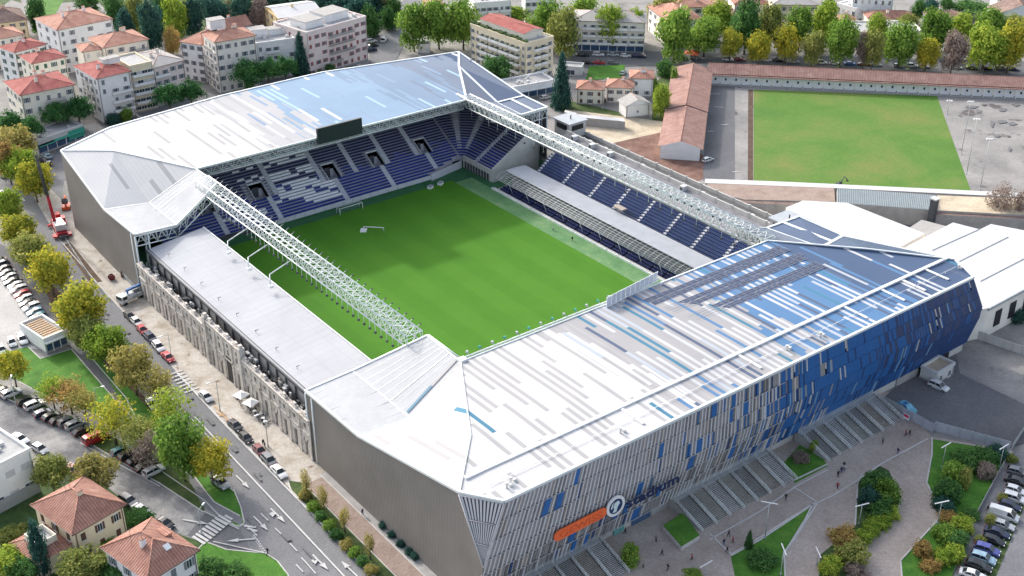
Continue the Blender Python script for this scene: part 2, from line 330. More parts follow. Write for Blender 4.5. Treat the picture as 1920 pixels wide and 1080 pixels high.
# white floor lines on the plaza
paint('plaza_channels', [[(1330, 1012), (1420, 962), (1492, 912), (1553, 880)], [(1370, 1042), (1425, 1012), (1530, 942)], [(1487, 912), (1533, 942), (1560, 930), (1600, 905), (1655, 868), (1740, 822)], [(1533, 942), (1490, 1010), (1470, 1036)], [(1330, 1000), (1372, 1040)]], .35, 'concrete_light')
rr = random.Random(31); b = MB(); c_ = MB(); ZL[0] += .004
M['patch_tar'] = mat('patch_tar', (.155, .157, .165), .9, .2, .5, fine=.3)
for i in range(16):
    x = rr.uniform(-86.5, -80) if i % 2 else rr.uniform(-77, -75.4); y = -106 + (i // 2) * 7.5 if i % 2 else -42 + (i // 2) * 11.5; sx, sy = rr.uniform(.4, 1.0), rr.uniform(1.5, 6); z = ZL[0] + .002 * i
    b.quad([(x, y, z), (x + sx, y, z), (x + sx, y + sy, z), (x, y + sy, z)])
for i in range(9):
    x, y = (rr.uniform(-77, -75.5), -40 + i * 11); z = ZL[0] + .04; c_.quad([(x + .33 * cos(t * pi / 5), y + .33 * sin(t * pi / 5), z) for t in range(10)])
ZL[0] += .045
tag(b.build('asphalt_patches', M['patch_tar']), kind='structure'); tag(c_.build('manhole_covers', M['dark_metal']), kind='structure')
b = MB()
for i, (px, py, rx, ry) in enumerate([(1822, 200, 14, 3), (1835, 209, 6, 3), (1880, 206, 9, 4), (1860, 232, 4, 7), (1878, 228, 10, 4), (1899, 232, 8, 4), (1870, 254, 7, 3), (1890, 255, 4, 2), (1845, 196, 5, 2), (1905, 196, 8, 3), (1893, 280, 3, 5)]):
    ZL[0] += .002; p = [at(px + rx * cos(t * 2 * pi / 11) * rr.uniform(.6, 1.2), py + ry * sin(t * 2 * pi / 11) * rr.uniform(.6, 1.2), ZL[0]) for t in range(11)]; b.quad(p[::-1])
tag(b.build('yard_stains', M['patch_tar']), kind='structure')
# kerbs: real steps
def kerb(name, segs, wd=.22, h=.13, mt='concrete_light', world=False):
    b = MB()
    for s in segs:
        P = [Vector((p[0], p[1], 0)) if world else at(p[0], p[1], 0) for p in s]
        for a, c in zip(P, P[1:]):
            d = (c - a); dn = d.normalized(); nn = Vector((-dn.y, dn.x, 0)) * wd
            b.obox(a - nn / 2 - dn * .02, d + dn * .04, nn, Vector((0, 0, h)))
    return tag(b.build(name, M[mt]), kind='structure')
kerb('avenue_kerb', [[(-73.6, -190), (-73.6, -48), (-72.6, -45)], [(-73.6, -42), (-73.6, -20), (-73.2, 5), (-72.5, 30), (-71.7, 58), (-70.5, 90)], [(-70.7, -190), (-70.7, -47)], [(-66.7, -190), (-66.7, -47)]], world=True)
kerb('lawn_kerb', [[(404, 897), (440, 922), (452, 952), (458, 980), (448, 990), (414, 970), (385, 940), (300, 882), (228, 824)], [(357, 884), (388, 925), (402, 942), (450, 968)],
    [(362, 1040), (385, 1016), (425, 1031), (498, 1038), (520, 1052), (540, 1078), (556, 1130)], [(0, 742), (70, 774), (150, 821), (228, 867), (300, 907), (382, 961)],
    [(36, 716), (80, 740), (178, 778), (214, 795)], [(134, 655), (214, 748)], [(160, 658), (236, 746), (262, 800)], [(76, 673), (134, 655)], [(76, 673), (52, 650)]])
kerb('island_edge', [[(1370, 1042), (1425, 1010), (1480, 974), (1523, 948)], [(1523, 948), (1510, 975), (1470, 1040), (1474, 1130)], [(1467, 868), (1487, 903), (1550, 873)], [(1747, 823), (1747, 853), (1737, 907), (1767, 967), (1688, 1053), (1694, 1130)],
    [(1603, 987), (1608, 907), (1617, 890)], [(1690, 940), (1682, 960), (1617, 1030), (1622, 1130)]], .3, .35)
# ---- inside the stadium
sheet('stadium_floor', [(-60, -92), (66, -92), (66, 92), (-60, 92)], 'turf_dark', world=True)
sheet('side_turf', [(34.8, -56), (41.0, -56), (41.0, 52), (34.8, 52)], 'turf_light', world=True)
sheet('pitch', [(-37.5, -56), (35.0, -56), (35.0, 53.8), (-37.5, 53.8)], 'pitch_grass', world=True)
# ================================================================ STADIUM
ZR = 22.5
def strip_mat(name, stops, alt, freq, seed, col_w=.95, lenm=11.0, x0=-66.0, x1=72.0, rough=.45, accents=None):
    """metal roofing: long sheets laid across the roof, main tone drifting along x, single odd sheets of other tones"""
    mt, t, b = newmat(name); co = coords(t); s = N(t, 'ShaderNodeSeparateXYZ'); L(t, co, s.inputs[0]); X, Y = s.outputs[0], s.outputs[1]
    ci = math1(t, 'FLOOR', math1(t, 'DIVIDE', X, col_w))
    wn = N(t, 'ShaderNodeTexWhiteNoise', noise_dimensions='1D'); L(t, math1(t, 'ADD', ci, seed), wn.inputs['W'])
    off = wn.outputs['Value']
    rj = math1(t, 'FLOOR', math1(t, 'ADD', math1(t, 'DIVIDE', Y, lenm), math1(t, 'MULTIPLY', off, 7.3)))
    w2 = N(t, 'ShaderNodeTexWhiteNoise', noise_dimensions='2D'); cx = N(t, 'ShaderNodeCombineXYZ'); L(t, ci, cx.inputs[0]); L(t, math1(t, 'ADD', rj, seed * 1.7), cx.inputs[1])
    L(t, cx.outputs[0], w2.inputs['Vector']); s2 = N(t, 'ShaderNodeSeparateColor'); L(t, w2.outputs['Color'], s2.inputs[0])
    g = math1(t, 'DIVIDE', math1(t, 'SUBTRACT', X, x0), x1 - x0)
    # zone edges step by sheet
    g = math1(t, 'ADD', g, math1(t, 'MULTIPLY', math1(t, 'SUBTRACT', s2.outputs[0], .5), .09))
    base = ramp(t, g, stops, 'CONSTANT')
    odd = ramp(t, math1(t, 'ADD', math1(t, 'MULTIPLY', g, .0), s2.outputs[1]), alt, 'CONSTANT')
    if accents: odd = mixc(t, ramp(t, g, accents[0], 'CONSTANT'), odd, ramp(t, s2.outputs[1], accents[1], 'CONSTANT'))
    fr = ramp(t, g, [(p, (f, f, f)) for p, f in freq], 'LINEAR')
    even = math1(t, 'LESS_THAN', math1(t, 'FRACT', math1(t, 'MULTIPLY', ci, .5)), .25)
    pick = math1(t, 'LESS_THAN', s2.outputs[2], math1(t, 'MULTIPLY', math1(t, 'MULTIPLY', fr, 1.5), even))
    c = mixc(t, pick, base, odd)
    c = mixc(t, .5, c, ramp(t, noisef(t, co, .11, 5, .6), [(.3, (.86, .87, .88)), (.7, (1.06, 1.05, 1.04))]), 'MULTIPLY')
    # seams between sheets
    fx = math1(t, 'FRACT', math1(t, 'DIVIDE', X, col_w)); seam = math1(t, 'LESS_THAN', fx, .10)
    c = mixc(t, math1(t, 'MULTIPLY', seam, .16), c, (.12, .13, .15))
    L(t, c, b.inputs['Base Color']); b.inputs['Roughness'].default_value = .75; b.inputs['Specular IOR Level'].default_value = .12
    return mt
WH = (.55, .55, .555); LG = (.37, .367, .375); GR = (.33, .335, .35); TE = (.07, .20, .30); BL = (.10, .205, .37); MB_ = (.11, .27, .52); NV = (.075, .115, .20); DN = (.03, .055, .13); LB = (.30, .45, .62)
M['roof_near'] = strip_mat('roof_near', [(0, WH), (.345, (.345, .342, .352)), (.60, BL), (.79, NV)],
    [(0, LG), (.62, (.60, .60, .61)), (.80, TE), (.90, LG)], [(0, .26), (.2, .36), (.36, .42), (.44, .6), (.7, .55), (.85, .3), (1, .16)], 3.0, col_w=.82, lenm=12.0,
    accents=([(0, (0, 0, 0)), (.36, (1, 1, 1))], [(0, (.50, .51, .54)), (.40, TE), (.52, (.10, .13, .2)), (.66, BL), (.84, (.40, .44, .50))]))
M['roof_far'] = strip_mat('roof_far', [(0, WH), (.34, (.40, .405, .425)), (.455, (.22, .32, .44)), (.68, (.19, .265, .37)), (.80, (.17, .215, .29)), (.93, (.05, .085, .16))],
    [(0, LG), (.6, (.58, .58, .60)), (.85, (.68, .68, .7))], [(0, .05), (.2, .22), (.4, .4), (.55, .12), (.8, .1), (1, .06)], 11.0,
    accents=([(0, (0, 0, 0)), (.42, (1, 1, 1))], [(0, (.22, .30, .42)), (.45, (.33, .47, .62)), (.78, (.70, .72, .74))]))
M['roof_white'] = mat('roof_white', (.45, .46, .48), .8, .07, .3, spec=.1, fine=.12)
M['roof_navy'] = mat('roof_navy', (.05, .085, .165), .35, .12, .2, fine=.2)
M['roof_slate'] = mat('roof_slate', (.14, .17, .24), .35, .1, .2)
def corrugated():
    mt, t, b = newmat('grey_cladding'); co = coords(t); s = N(t, 'ShaderNodeSeparateXYZ'); L(t, co, s.inputs[0])
    a = math1(t, 'ADD', s.outputs[0], s.outputs[1]); wv = math1(t, 'SINE', math1(t, 'MULTIPLY', a, 2 * pi / .45))
    c = ramp(t, noisef(t, co, .15, 4, .5), [(.3, (.20, .19, .18)), (.7, (.24, .228, .218))])
    c = mixc(t, .8, c, ramp(t, math1(t, 'MULTIPLY_ADD', wv, .5, .5), [(0, (.84, .84, .84)), (1, (1.06, 1.06, 1.06))]), 'MULTIPLY')
    L(t, c, b.inputs['Base Color']); b.inputs['Roughness'].default_value = .55; b.inputs['Metallic'].default_value = .2
    bump(t, wv, b, .3, .05); return mt
M['grey_cladding'] = corrugated()
M['seat_blue'] = mat('seat_blue', (.022, .045, .24), .5, .25, .25)
M['seat_navy'] = mat('seat_navy', (.02, .028, .095), .5, .25, .3)
M['seat_white'] = mat('seat_white', (.84, .85, .88), .5, .05)
M['step'] = mat('step', (.32, .32, .37), .8, .15, .6)
M['step_pale'] = mat('step_pale', (.52, .53, .58), .8, .1)
M['poly'] = mat('poly', (.44, .46, .49), .5, .12, .3, fine=.15)

def lattice(b, P, Q, wdt, dep, bay=3.0, r=.14, side=None, up=Vector((0, 0, 1)), rd=.07, top=True):
    """box truss between P and Q (top centre line), width along side, depth down"""
    P, Q = Vector(P), Vector(Q); d = (Q - P); n = max(1, round(d.length / bay)); dn = d.normalized()
    s = (side or dn.cross(up)).normalized() * wdt / 2; dz = -up * dep
    for o in (s, -s): b.tube(P + o, Q + o, r, 5); b.tube(P + o + dz, Q + o + dz, r, 5)
    for i in range(n + 1):
        a = P + d * (i / n)
        b.tube(a + s, a - s, rd, 4); b.tube(a + s + dz, a - s + dz, rd, 4); b.tube(a + s, a + s + dz, rd, 4); b.tube(a - s, a - s + dz, rd, 4)
        if i < n:
            c = P + d * ((i + 1) / n); mid = (a + c) / 2
            for o in (s, -s): b.tube(a + o + dz, mid + o, rd, 4); b.tube(mid + o, c + o + dz, rd, 4)
            b.tube(a + s, c - s, rd, 4); b.tube(a - s + dz, c + s + dz, rd, 4)
            if top: b.tube(a - s, c + s, rd * .8, 4)
def plane_truss(b, P, Q, dep, bay=3.0, r=.14, rd=.08, dz=Vector((0, 0, -1))):
    P, Q = Vector(P), Vector(Q); d = Q - P; n = max(1, round(d.length / bay)); D = dz * dep
    b.tube(P, Q, r, 5); b.tube(P + D, Q + D, r, 5)
    for i in range(n + 1):
        a = P + d * (i / n); b.tube(a, a + D, rd, 4)
        if i < n: c = P + d * ((i + .5) / n); e = P + d * ((i + 1) / n); b.tube(a + D, c, rd, 4); b.tube(c, e + D, rd, 4)

XL, XR, IN, IR = -65.0, 69.0, -41.5, 43.5
def V(*p): return Vector(p)
# -------- seating bowl used by both goal stands (local frame: y grows away from the pitch, x mirrored for the near one)
def goal_seating(par, sgn, rows=36, white=None):
    st, se, ai = MB(), MB(), MB(); y0, z0, dy, dz_ = 57.5, 2.0, .86, .53
    xs = [-52, -34, -16.4, -1.6, 9.2, 20, 30.2, 43]; xlo = [-52, -35, -19, 1.9, 17.4, 33.2, 43]
    def yy(v): return v * sgn
    def bx(b, x0, x1, ya, yb, za, zb, mi=0):
        b.box(min(x0, x1), max(x0, x1), min(yy(ya), yy(yb)), max(yy(ya), yy(yb)), za, zb, mi, bottom=False)
    rnd = random.Random(3)
    vom = [(-38.6, -34.8, 8, 13), (-23.0, -18.8, 8, 13), (0.0, 4.0, 8, 13), (15.0, 18.8, 8, 13), (31.6, 35.2, 8, 13)]
    ais = {x: MB() for x in xs[1:-1] + xlo[1:-1]}
    for i in range(rows):
        y = y0 + i * dy; z = z0 + i * dz_
        xe = 43 if i > 3 else 29.5 + i * 3.4; segs = [(-52, xe)]; XS = xs if i >= 8 else xlo
        for a, c, r0, r1 in vom:
            if r0 <= i < r1: segs = [q for s in segs for q in (((s[0], a), (c, s[1])) if s[0] < a and c < s[1] else (s,))]
        for a, c in segs: bx(st, a, c, y, y + dy, max(0, z - 1.6), z)
        # seats: strip in segments between stairs
        for k in range(len(XS) - 1):
            a, c = XS[k] + .75, min(xe, XS[k + 1] - .75)
            if k == 0: a = -52
            u = a
            while u < c - .3:
                v = min(u + 2.1, c); cxm = (u + v) / 2; skip = any(p - 1.0 < cxm < q + 1.0 and r0 <= i < r1 + 1 for p, q, r0, r1 in vom)
                if not skip:
                    wht = white(cxm, i) if white else False
                    bx(se, u, v, y + .30, y + .66, z, z + .42, 2 if wht else (1 if i > 8 + rnd.random() * 3 else 0))
                u = v
        for x in XS[1:-1]:
            if x > xe - 1 or any(p - .2 < x < q + .2 and r0 <= i < r1 + 1 for p, q, r0, r1 in vom): continue
            bx(ais[x], x - .75, x + .75, y - .02, y + dy * .5, z - .05, z + dz_ * .5); bx(ais[x], x - .75, x + .75, y + dy * .5, y + dy + .02, z - .05, z + dz_ - .03)
    put_ = []
    put_.append(st.build('terrace', M['step'], par)); o = se.build('seat_rows', [M['seat_blue'], M['seat_navy'], M['seat_white']], par)
    for q_ in ais.values(): q_.build('stair', M['step_pale'], par)
    # entrances cut into the terrace
    for a, c, r0, r1 in vom:
        b = MB(); ya, yb = y0 + r0 * dy, y0 + r1 * dy; za, zb = z0 + (r0 - 1) * dz_, z0 + r1 * dz_
        for xa_, xb_ in ((a - .22, a), (c, c + .22)):
            lo = [(ya - .3, za - 1.2), (yb + .3, za - 1.2), (yb + .3, zb + .55), (ya - .3, za + .9)]
            for x_ in (xa_, xb_): b.quad([(x_, yy(q[0]), q[1]) for q in lo])
            b.quad([(xa_, yy(lo[3][0]), lo[3][1]), (xb_, yy(lo[3][0]), lo[3][1]), (xb_, yy(lo[2][0]), lo[2][1]), (xa_, yy(lo[2][0]), lo[2][1])]); b.quad([(xa_, yy(lo[0][0]), lo[0][1]), (xb_, yy(lo[0][0]), lo[0][1]), (xb_, yy(lo[3][0]), lo[3][1]), (xa_, yy(lo[3][0]), lo[3][1])])
        bx(b, a, c, yb, yb + .3, za - 1, zb + .5); bx(b, a, c, ya - .4, yb, za - 1.4, za - .8); bx(b, a + 1.2, c - 1.1, yb - .12, yb - .02, za - .8, zb - 1.0, 1)
        b.build('stand_entrance', [M['step_pale'], M['dark_metal']], par)
    # front parapet with white boards
    b = MB()
    bx(b, -52, 30, y0 - .5, y0 - .2, 0, 2.0, 0); b.obox((30, yy(y0 - .5), 0), (13, sgn * 2.9, 0), (0, .3, 0), (0, 0, 2.6), 1)
    for k in range(18): bx(b, -21 + k * 3.0, -18.08 + k * 3.0, y0 - .62, y0 - .52, 1.0, 2.3, 1)
    for k in range(9): bx(b, -51 + k * 3.2, -47.9 + k * 3.2, y0 - .62, y0 - .52, 1.0, 2.3, 2)
    b.build('front_wall', [M['turf_dark'], M['step_pale'], M['dark_metal']], par)
    # fan of seats turning the corner on the side of the long covered stand
    st, se, ai2 = MB(), MB(), {2: MB(), 5: MB()}; C0 = V(43, yy(y0 + 3 * dy), 0); n = 8; a0, a1 = radians(90), 0.0
    def fq(bb, p_, q_, ra, rb, za, zb, mi):
        f = [p_(ra, 0) + (zb,), p_(rb, 0) + (zb,), p_(rb, 1) + (zb,), p_(ra, 1) + (zb,)]; g = [p_(ra, 0) + (za,), p_(ra, 1) + (za,), p_(ra, 1) + (zb,), p_(ra, 0) + (zb,)]
        bb.quad(f if sgn < 0 else f[::-1], mi); bb.quad(g if sgn < 0 else g[::-1], mi)
    for i in range(3, 31):
        r0 = 1.2 + (i - 3) * dy; r1 = r0 + dy; z = z0 + i * dz_
        cells = []
        for k in range(n):
            t0, t1 = a0 + (a1 - a0) * k / n, a0 + (a1 - a0) * (k + 1) / n
            cells.append((lambda r, s_, t0=t0, t1=t1: (C0.x + r * cos(t1 if s_ else t0), C0.y + sgn * r * sin(t1 if s_ else t0)), k))
        cells.append((lambda r, s_: (C0.x + r, C0.y - sgn * (14.0 if s_ else 0)), 99))
        for p_, k in cells:
            if abs(p_(r1, 0)[1]) > 89 or p_(r1, 0)[0] > 60.5: continue
            fq(st, p_, 0, r0, r1, max(0, z - 1.6), z, 0)
            if (k == 2 and i > 8) or (k == 5 and i > 5): continue
            fq(se, p_, 0, r0 + .3, r0 + .66, z, z + .42, 1 if i > 9 else 0)
        for kk in (2, 5):
            ai = ai2[kk]; t0 = a0 + (a1 - a0) * (kk + .5) / n; t_ = V(-sin(t0), sgn * cos(t0), 0) * .65; u = V(cos(t0), sgn * sin(t0), 0)
            if i > 5 and (C0 + u * r1).x < 60: ai.obox(C0 + u * r0 - t_ + V(0, 0, z - .05), u * (dy + .02), t_ * 2, V(0, 0, .3))
        if i == 3: ai3 = MB()
        for yq in ((5.5,) if C0.x + r1 < 60 else ()): ai3.box(C0.x + r0, C0.x + r1 + .02, min(C0.y - sgn * (yq - .6), C0.y - sgn * (yq + .6)), max(C0.y - sgn * (yq - .6), C0.y - sgn * (yq + .6)), z - .05, z + .45)
    st.build('corner_terrace', M['step'], par); se.build('corner_seat_rows', [M['seat_blue'], M['seat_navy']], par); [q_.build('stair', M['step_pale'], par) for q_ in ai2.values()]; ai3.build('stair', M['step_pale'], par)
    # concrete flank closing the corner
    b = MB(); fy = C0.y - sgn * 14.0; y1_, y2_ = min(fy, fy - sgn * .8), max(fy, fy - sgn * .8); zf = z0 + 3 * dz_
    P_ = [(43.6, 0), (61, 0), (61, zf + 11), (44.0, zf + .8)]
    b.quad([(q[0], y1_, q[1]) for q in P_]); b.quad([(q[0], y2_, q[1]) for q in P_][::-1]); b.quad([(44, y1_, zf + .8), (61, y1_, zf + 11), (61, y2_, zf + 11), (44, y2_, zf + .8)]); b.quad([(43.6, y1_, 0), (43.6, y2_, 0), (44, y2_, zf + .8), (44, y1_, zf + .8)])
    b.box(43.6, 44.1, min(fy, C0.y), max(fy, C0.y), 0, zf + .5)
    for k in range(9): b.box(43.5, 43.59, min(yy(47.0 + k * 1.4), yy(48.0 + k * 1.4)), max(yy(47.0 + k * 1.4), yy(48.0 + k * 1.4)), .2, 2.6, 1)
    b.build('flank_wall', [M['concrete_light'], M['dark_metal']], par)

def white_seats(x, i):
    # broad bars of white seats left of the middle of the far stand
    h = (sin(x * 1.7 + i * 2.3) + 1) / 2; h2 = int(x * .42 + i * .6) % 4
    if -16 < x < -2 and i in (8, 9, 10, 12, 13, 14, 17, 18, 19, 21, 22, 24): return h2 != 0 or h > .6
    if -17.5 < x < 3 and i in (5, 6, 7): return h2 != 1
    if -9 < x < 3.5 and i in (2, 3, 4): return h2 != 2 and x > -9 + (3 - i) * 2
    if -24 < x < -17.6 and i in (14, 15, 18): return h > .4
    if -34 < x < -20 and i in (3, 4, 6, 9, 10): return h2 == 1
    return False

def roof_poly(b, pts, mi=0, th=.0):
    b.quad(pts, mi)
def trim(b, pts, w=.45, h=.35, closed=False, mi=0):
    P = [Vector(p) for p in pts]
    for a, c in zip(P, P[1:] + ([P[0]] if closed else [])):
        d = c - a; s = d.cross(V(0, 0, 1)).normalized() * w / 2; b.obox(a - s - V(0, 0, h * .5), d, s * 2, V(0, 0, h), mi)

def goal_roof(par, sgn, far):
    """roof of a goal stand with the two drooping wings; sgn=+1 far, -1 near"""
    Y = lambda v: v * sgn
    yi = 57.5 if far else 59.5
    I = V(IN, Y(yi), ZR); J = V(IR, Y(yi), ZR)
    if far:
        C = V(XL + .4, Y(90.7), ZR); T = V(-48.0, Y(99.0), ZR); Tm = V(22, Y(104.6), ZR); Ta = V(-12, Y(104.0), ZR); U = V(67.6, Y(95.6), ZR); W = None
        Rl = at(214, 283, 22.5); Rr = V(58.5, Y(82.6), ZR + .4)
        Vl, Ol, El, Fl = V(-54, Y(60), 15.7), V(-65.3, Y(61), 16.6), V(-65.3, Y(41.5), 17.2), V(-54, Y(43.5), 15.7)
        Vr, Or, Er, Fr = V(56.6, Y(60.2), 17.9), V(68.8, Y(62.8), 16.6), V(68.8, Y(51.3), 16.3), V(56.6, Y(48.2), 17.6)
        outer = [C, T, Ta, Tm, U]; Sl, Sr = V(-41.2, Y(46), ZR), V(44.5, Y(47), 21.8)
    else:
        C = V(XL + .4, Y(91.8), ZR); T = V(-60.3, Y(98.0), ZR); U = V(65.6, Y(98.2), ZR); W = V(69.2, Y(91.0), ZR)
        Rl = V(-54.3, Y(80.6), ZR + .4); Rr = V(57.5, Y(76.5), ZR + .4)
        Vl, Ol, El, Fl = V(-54, Y(60.3), 15.5), V(-65.3, Y(60.8), 16.4), V(-65.3, Y(41.2), 15.9), V(-54, Y(39.8), 15.4)
        Vr, Or, Er, Fr = V(57, Y(64.4), 18.6), V(69, Y(61), 16.7), V(69, Y(47.4), 16.7), V(56.6, Y(48), 17.4)
        outer = [C, T, U, W]; Sl, Sr = V(-41.2, Y(47.5), ZR), V(44.5, Y(48), 21.8)
    def Q(b, pts, mi=0):
        pts = [Vector(p) for p in pts]; n_ = (pts[1] - pts[0]).cross(pts[2] - pts[0])
        if n_.z < 0: pts = pts[::-1]
        b.quad(pts, mi)
    main = MB(); end = outer[-1]
    Q(main, [I, J, Rr, end] + outer[-2:0:-1] + [C, Rl])
    for a, c, e in ((I, Vl, Rl), (Vl, Ol, Rl), (Ol, C, Rl)): Q(main, [a, c, e], 0)
    mr = main.build('roof', [M['roof_far' if far else 'roof_near']], par)
    bw = MB()
    for a, c, e in ((J, Vr, Rr), (Vr, Or, Rr), (Or, end, Rr)): Q(bw, [a, c, e], 0)
    Q(bw, [Vr, Or, Er, Fr], 0); Q(bw, [J, Vr, Fr, Sr], 1)
    bw.build('navy_wing_roof', [M['roof_navy'], M['roof_slate']], par)
    wl = MB()
    Q(wl, [I, Vl, Fl, Sl]); Q(wl, [Vl, Ol, El, Fl])
    wl.build('white_wing_roof', M['roof_white'], par)
    # white ridge lines, eaves and walkways standing on the roof
    tr = MB()
    trim(tr, [I + V(0, 0, .15), Rl + V(0, 0, .1), C + V(0, 0, .2)], .22, .16); trim(tr, [J + V(0, 0, .15), Rr + V(0, 0, .15), end + V(0, 0, .2)], .6 if far else .3, .25)
    trim(tr, outer, .5, .5); trim(tr, [C, Ol, El], .4, .5); trim(tr, [end, Or, Er], .7 if far else .35, .45)
    trim(tr, [Sl, I, J, Sr], .35, .4); trim(tr, [Vl, Fl], .25, .2); trim(tr, [Vr + V(0, 0, .1), Fr + V(0, 0, .1)], .3, .2); trim(tr, [Vr + V(0, 0, .15), Or + V(0, 0, .15)], .8, .2)
    m1, m2 = (Vr + Or) / 2 + V(0, 0, .12), (Er + Fr) / 2 + V(0, 0, .12); trim(tr, [m1, m2], .9, .2)
    trim(tr, [Sl, Fl], .4, .4); trim(tr, [Fl, El], .4, .4); trim(tr, [Sr, Fr], .4, .4); trim(tr, [Fr, Er], .6, .5)
    if far: trim(tr, [Rr + V(0, 0, .12), Vr + V(0, 0, .2)], .8, .2)
    tr.build('roof_trim', M['white_metal'], par)
    # seams and snow rails of the white wing
    sm = MB()
    for f in (.33, .55): a = Vl.lerp(Fl, f) + V(0, 0, .03); c = Ol.lerp(El, f) + V(0, 0, .03); trim(sm, [a, c], .22, .06)
    a = Vl.lerp(Fl, .33) + V(0, 0, .03); trim(sm, [a, I.lerp(Sl, .33) + V(0, 0, .03)], .18, .06)
    a, c = Vl.lerp(Ol, .05), Fl.lerp(El, .05)
    for A_, B_, C_, D_ in ((Vl, Fl, Sl, I), (Vl, Fl, El, Ol)):
        for q_ in range(1, 9): trim(sm, [A_.lerp(B_, q_ / 9) + V(0, 0, .012), D_.lerp(C_, q_ / 9) + V(0, 0, .012)], .05, .03)
    trim(sm, [I + V(0, 0, .05), Vl + V(0, 0, .05), Fl.lerp(Vl, .0) + V(0, 0, .05)], .14, .08); trim(sm, [Vl + V(0, 0, .05), Ol + V(0, 0, .05)], .9, .03)
    sm.build('roof_seams', M['steel'], par)
    if not far:
        b = MB(); trim(b, [I.lerp(Vl, .97) + V(0, 1.2, .16), I.lerp(Vl, .50) + V(0, 1.2, .16)], .55, .03); b.build('teal_sheet', mat('teal_sheet', TE, .6, .05), par)
        b = MB(); trim(b, [I.lerp(Vl, .50) + V(0, 1.2, .16), I.lerp(Vl, .02) + V(0, 1.2, .16)], .55, .03); b.build('grey_sheet', mat('grey_roof_sheet', LG, .6, .05), par)
    # front truss below the inner edge, end trusses below the wings, with their posts
    ft = MB()
    lattice(ft, I + V(1, sgn * .9, -.4), J + V(-1, sgn * .9, -.4), 1.3, 2.2, 3.2, .13, side=V(0, 1, 0), rd=.07, top=False)
    for hz_ in (.9, 1.5, 2.1, 2.7): ft.tube(I + V(1, -sgn * .0, -hz_), J + V(-1, -sgn * .0, -hz_), .06, 4)
    ft.build('front_truss', M['white_metal'], par)
    for A_, B_, C_ in ((Sl, Fl, El), (Sr, Fr, Er)):
        et = MB(); off = V(0, -sgn * .1, -.5)
        for a, c in ((A_, B_), (B_, C_)):
            plane_truss(et, a + off, c + off, 2.6, 2.8, .16, .1)
            plane_truss(et, a + off + V(0, sgn * 2.4, 0), c + off + V(0, sgn * 2.4, 0), 2.6, 2.8, .13, .08)
        for P_ in (C_, C_.lerp(B_, .3)):
            for oy in (.0, 2.4): et.tube(P_ + V(0, sgn * oy, -.5), V(P_.x, P_.y + sgn * oy, 0), .22, 6)
        et.build('end_truss', M['white_metal'], par)
    return dict(I=I, J=J, C=C, T=T, outer=outer, Ol=Ol, El=El, Fl=Fl, Or=Or, Er=Er, Fr=Fr, Rl=Rl, Rr=Rr, Sl=Sl, Sr=Sr, end=end)

# -------- far goal stand
FS = empty('goal_stand', (0, 0, 0), 0, 'far goal stand with tiered blue seats and striped white to navy roof', 'stand')
goal_seating(FS, 1, 36, white_seats)
k = goal_roof(FS, 1, True)
b = MB(); pts = [k['El'], k['Ol'], k['C']] + k['outer'][1:] + [k['Or'], k['Er']]
for a, c in zip(pts, pts[1:]): b.quad([(c.x, c.y, 0), (a.x, a.y, 0), a - V(0, 0, .3), c - V(0, 0, .3)])
b.build('cladding', M['grey_cladding'], FS)
b = MB()
for x in range(-60, 70, 8): b.box(x - .3, x + .3, 89.0, 89.6, 0, 21.8)
b.box(-64, 68, 88.6, 88.9, 0, 21.5)
b.build('rear_frame', M['concrete'], FS)
b = MB(); trim(b, [V(52, 63, ZR - 4.2), V(58.5, 60, 18)], .4, .2)
# video screen hanging on the far roof edge
sc = empty('video_screen', (.3, 56.6, 22), 0, 'big black video screen, seen from the back wall side, hung on the far roof edge', 'screen')
b = MB(); b.box(-7.0, 7.0, -.35, .35, -1.0, 3.6); b.build('casing', mat('screen_face', (.035, .045, .055), .35, .15, .5), sc)
b = MB(); b.box(-6.8, 6.8, -.40, -.36, -.8, 3.4); b.build('panel', mat('screen_panel', (.028, .036, .045), .25, .1), sc)
sc['label'] = 'large dark video screen hung from the middle of the far roof edge'

# -------- near goal stand
NS = empty('goal_stand', (0, 0, 0), 0, 'near goal stand under the long roof striped white, grey, blue and navy', 'stand')
goal_seating(NS, -1, 30)
k = goal_roof(NS, -1, False); KN = k
b = MB(); F0 = V(-64.8, -98.3, 11.5); B0 = V(-64.8, -97.6, 0)
b.quad([k['El'] - V(0, 0, .3), k['Ol'] - V(0, 0, .3), (k['Ol'].x, k['Ol'].y, 0), (k['El'].x, k['El'].y, 0)])
b.quad([k['Ol'] - V(0, 0, .3), k['C'] - V(0, 0, .3), F0, B0, (k['Ol'].x, k['Ol'].y, 0)])
b.build('cladding', M['grey_cladding'], NS)
b = MB(); b.quad([k['end'] - V(0, 0, .3), k['Or'] - V(0, 0, .3), (68.9, -61, 0), (68.9, -91, 0)]); b.quad([k['Or'] - V(0, 0, .3), k['Er'] - V(0, 0, .3), (69, -47.4, 0), (68.9, -61, 0)])
b.quad([k['end'] - V(0, 0, .3), (68.9, -91, 0), (73.2, -94, 2.4), (73.3, -97.4, 11.5)])
b.build('side_wall', M['navy'], NS)
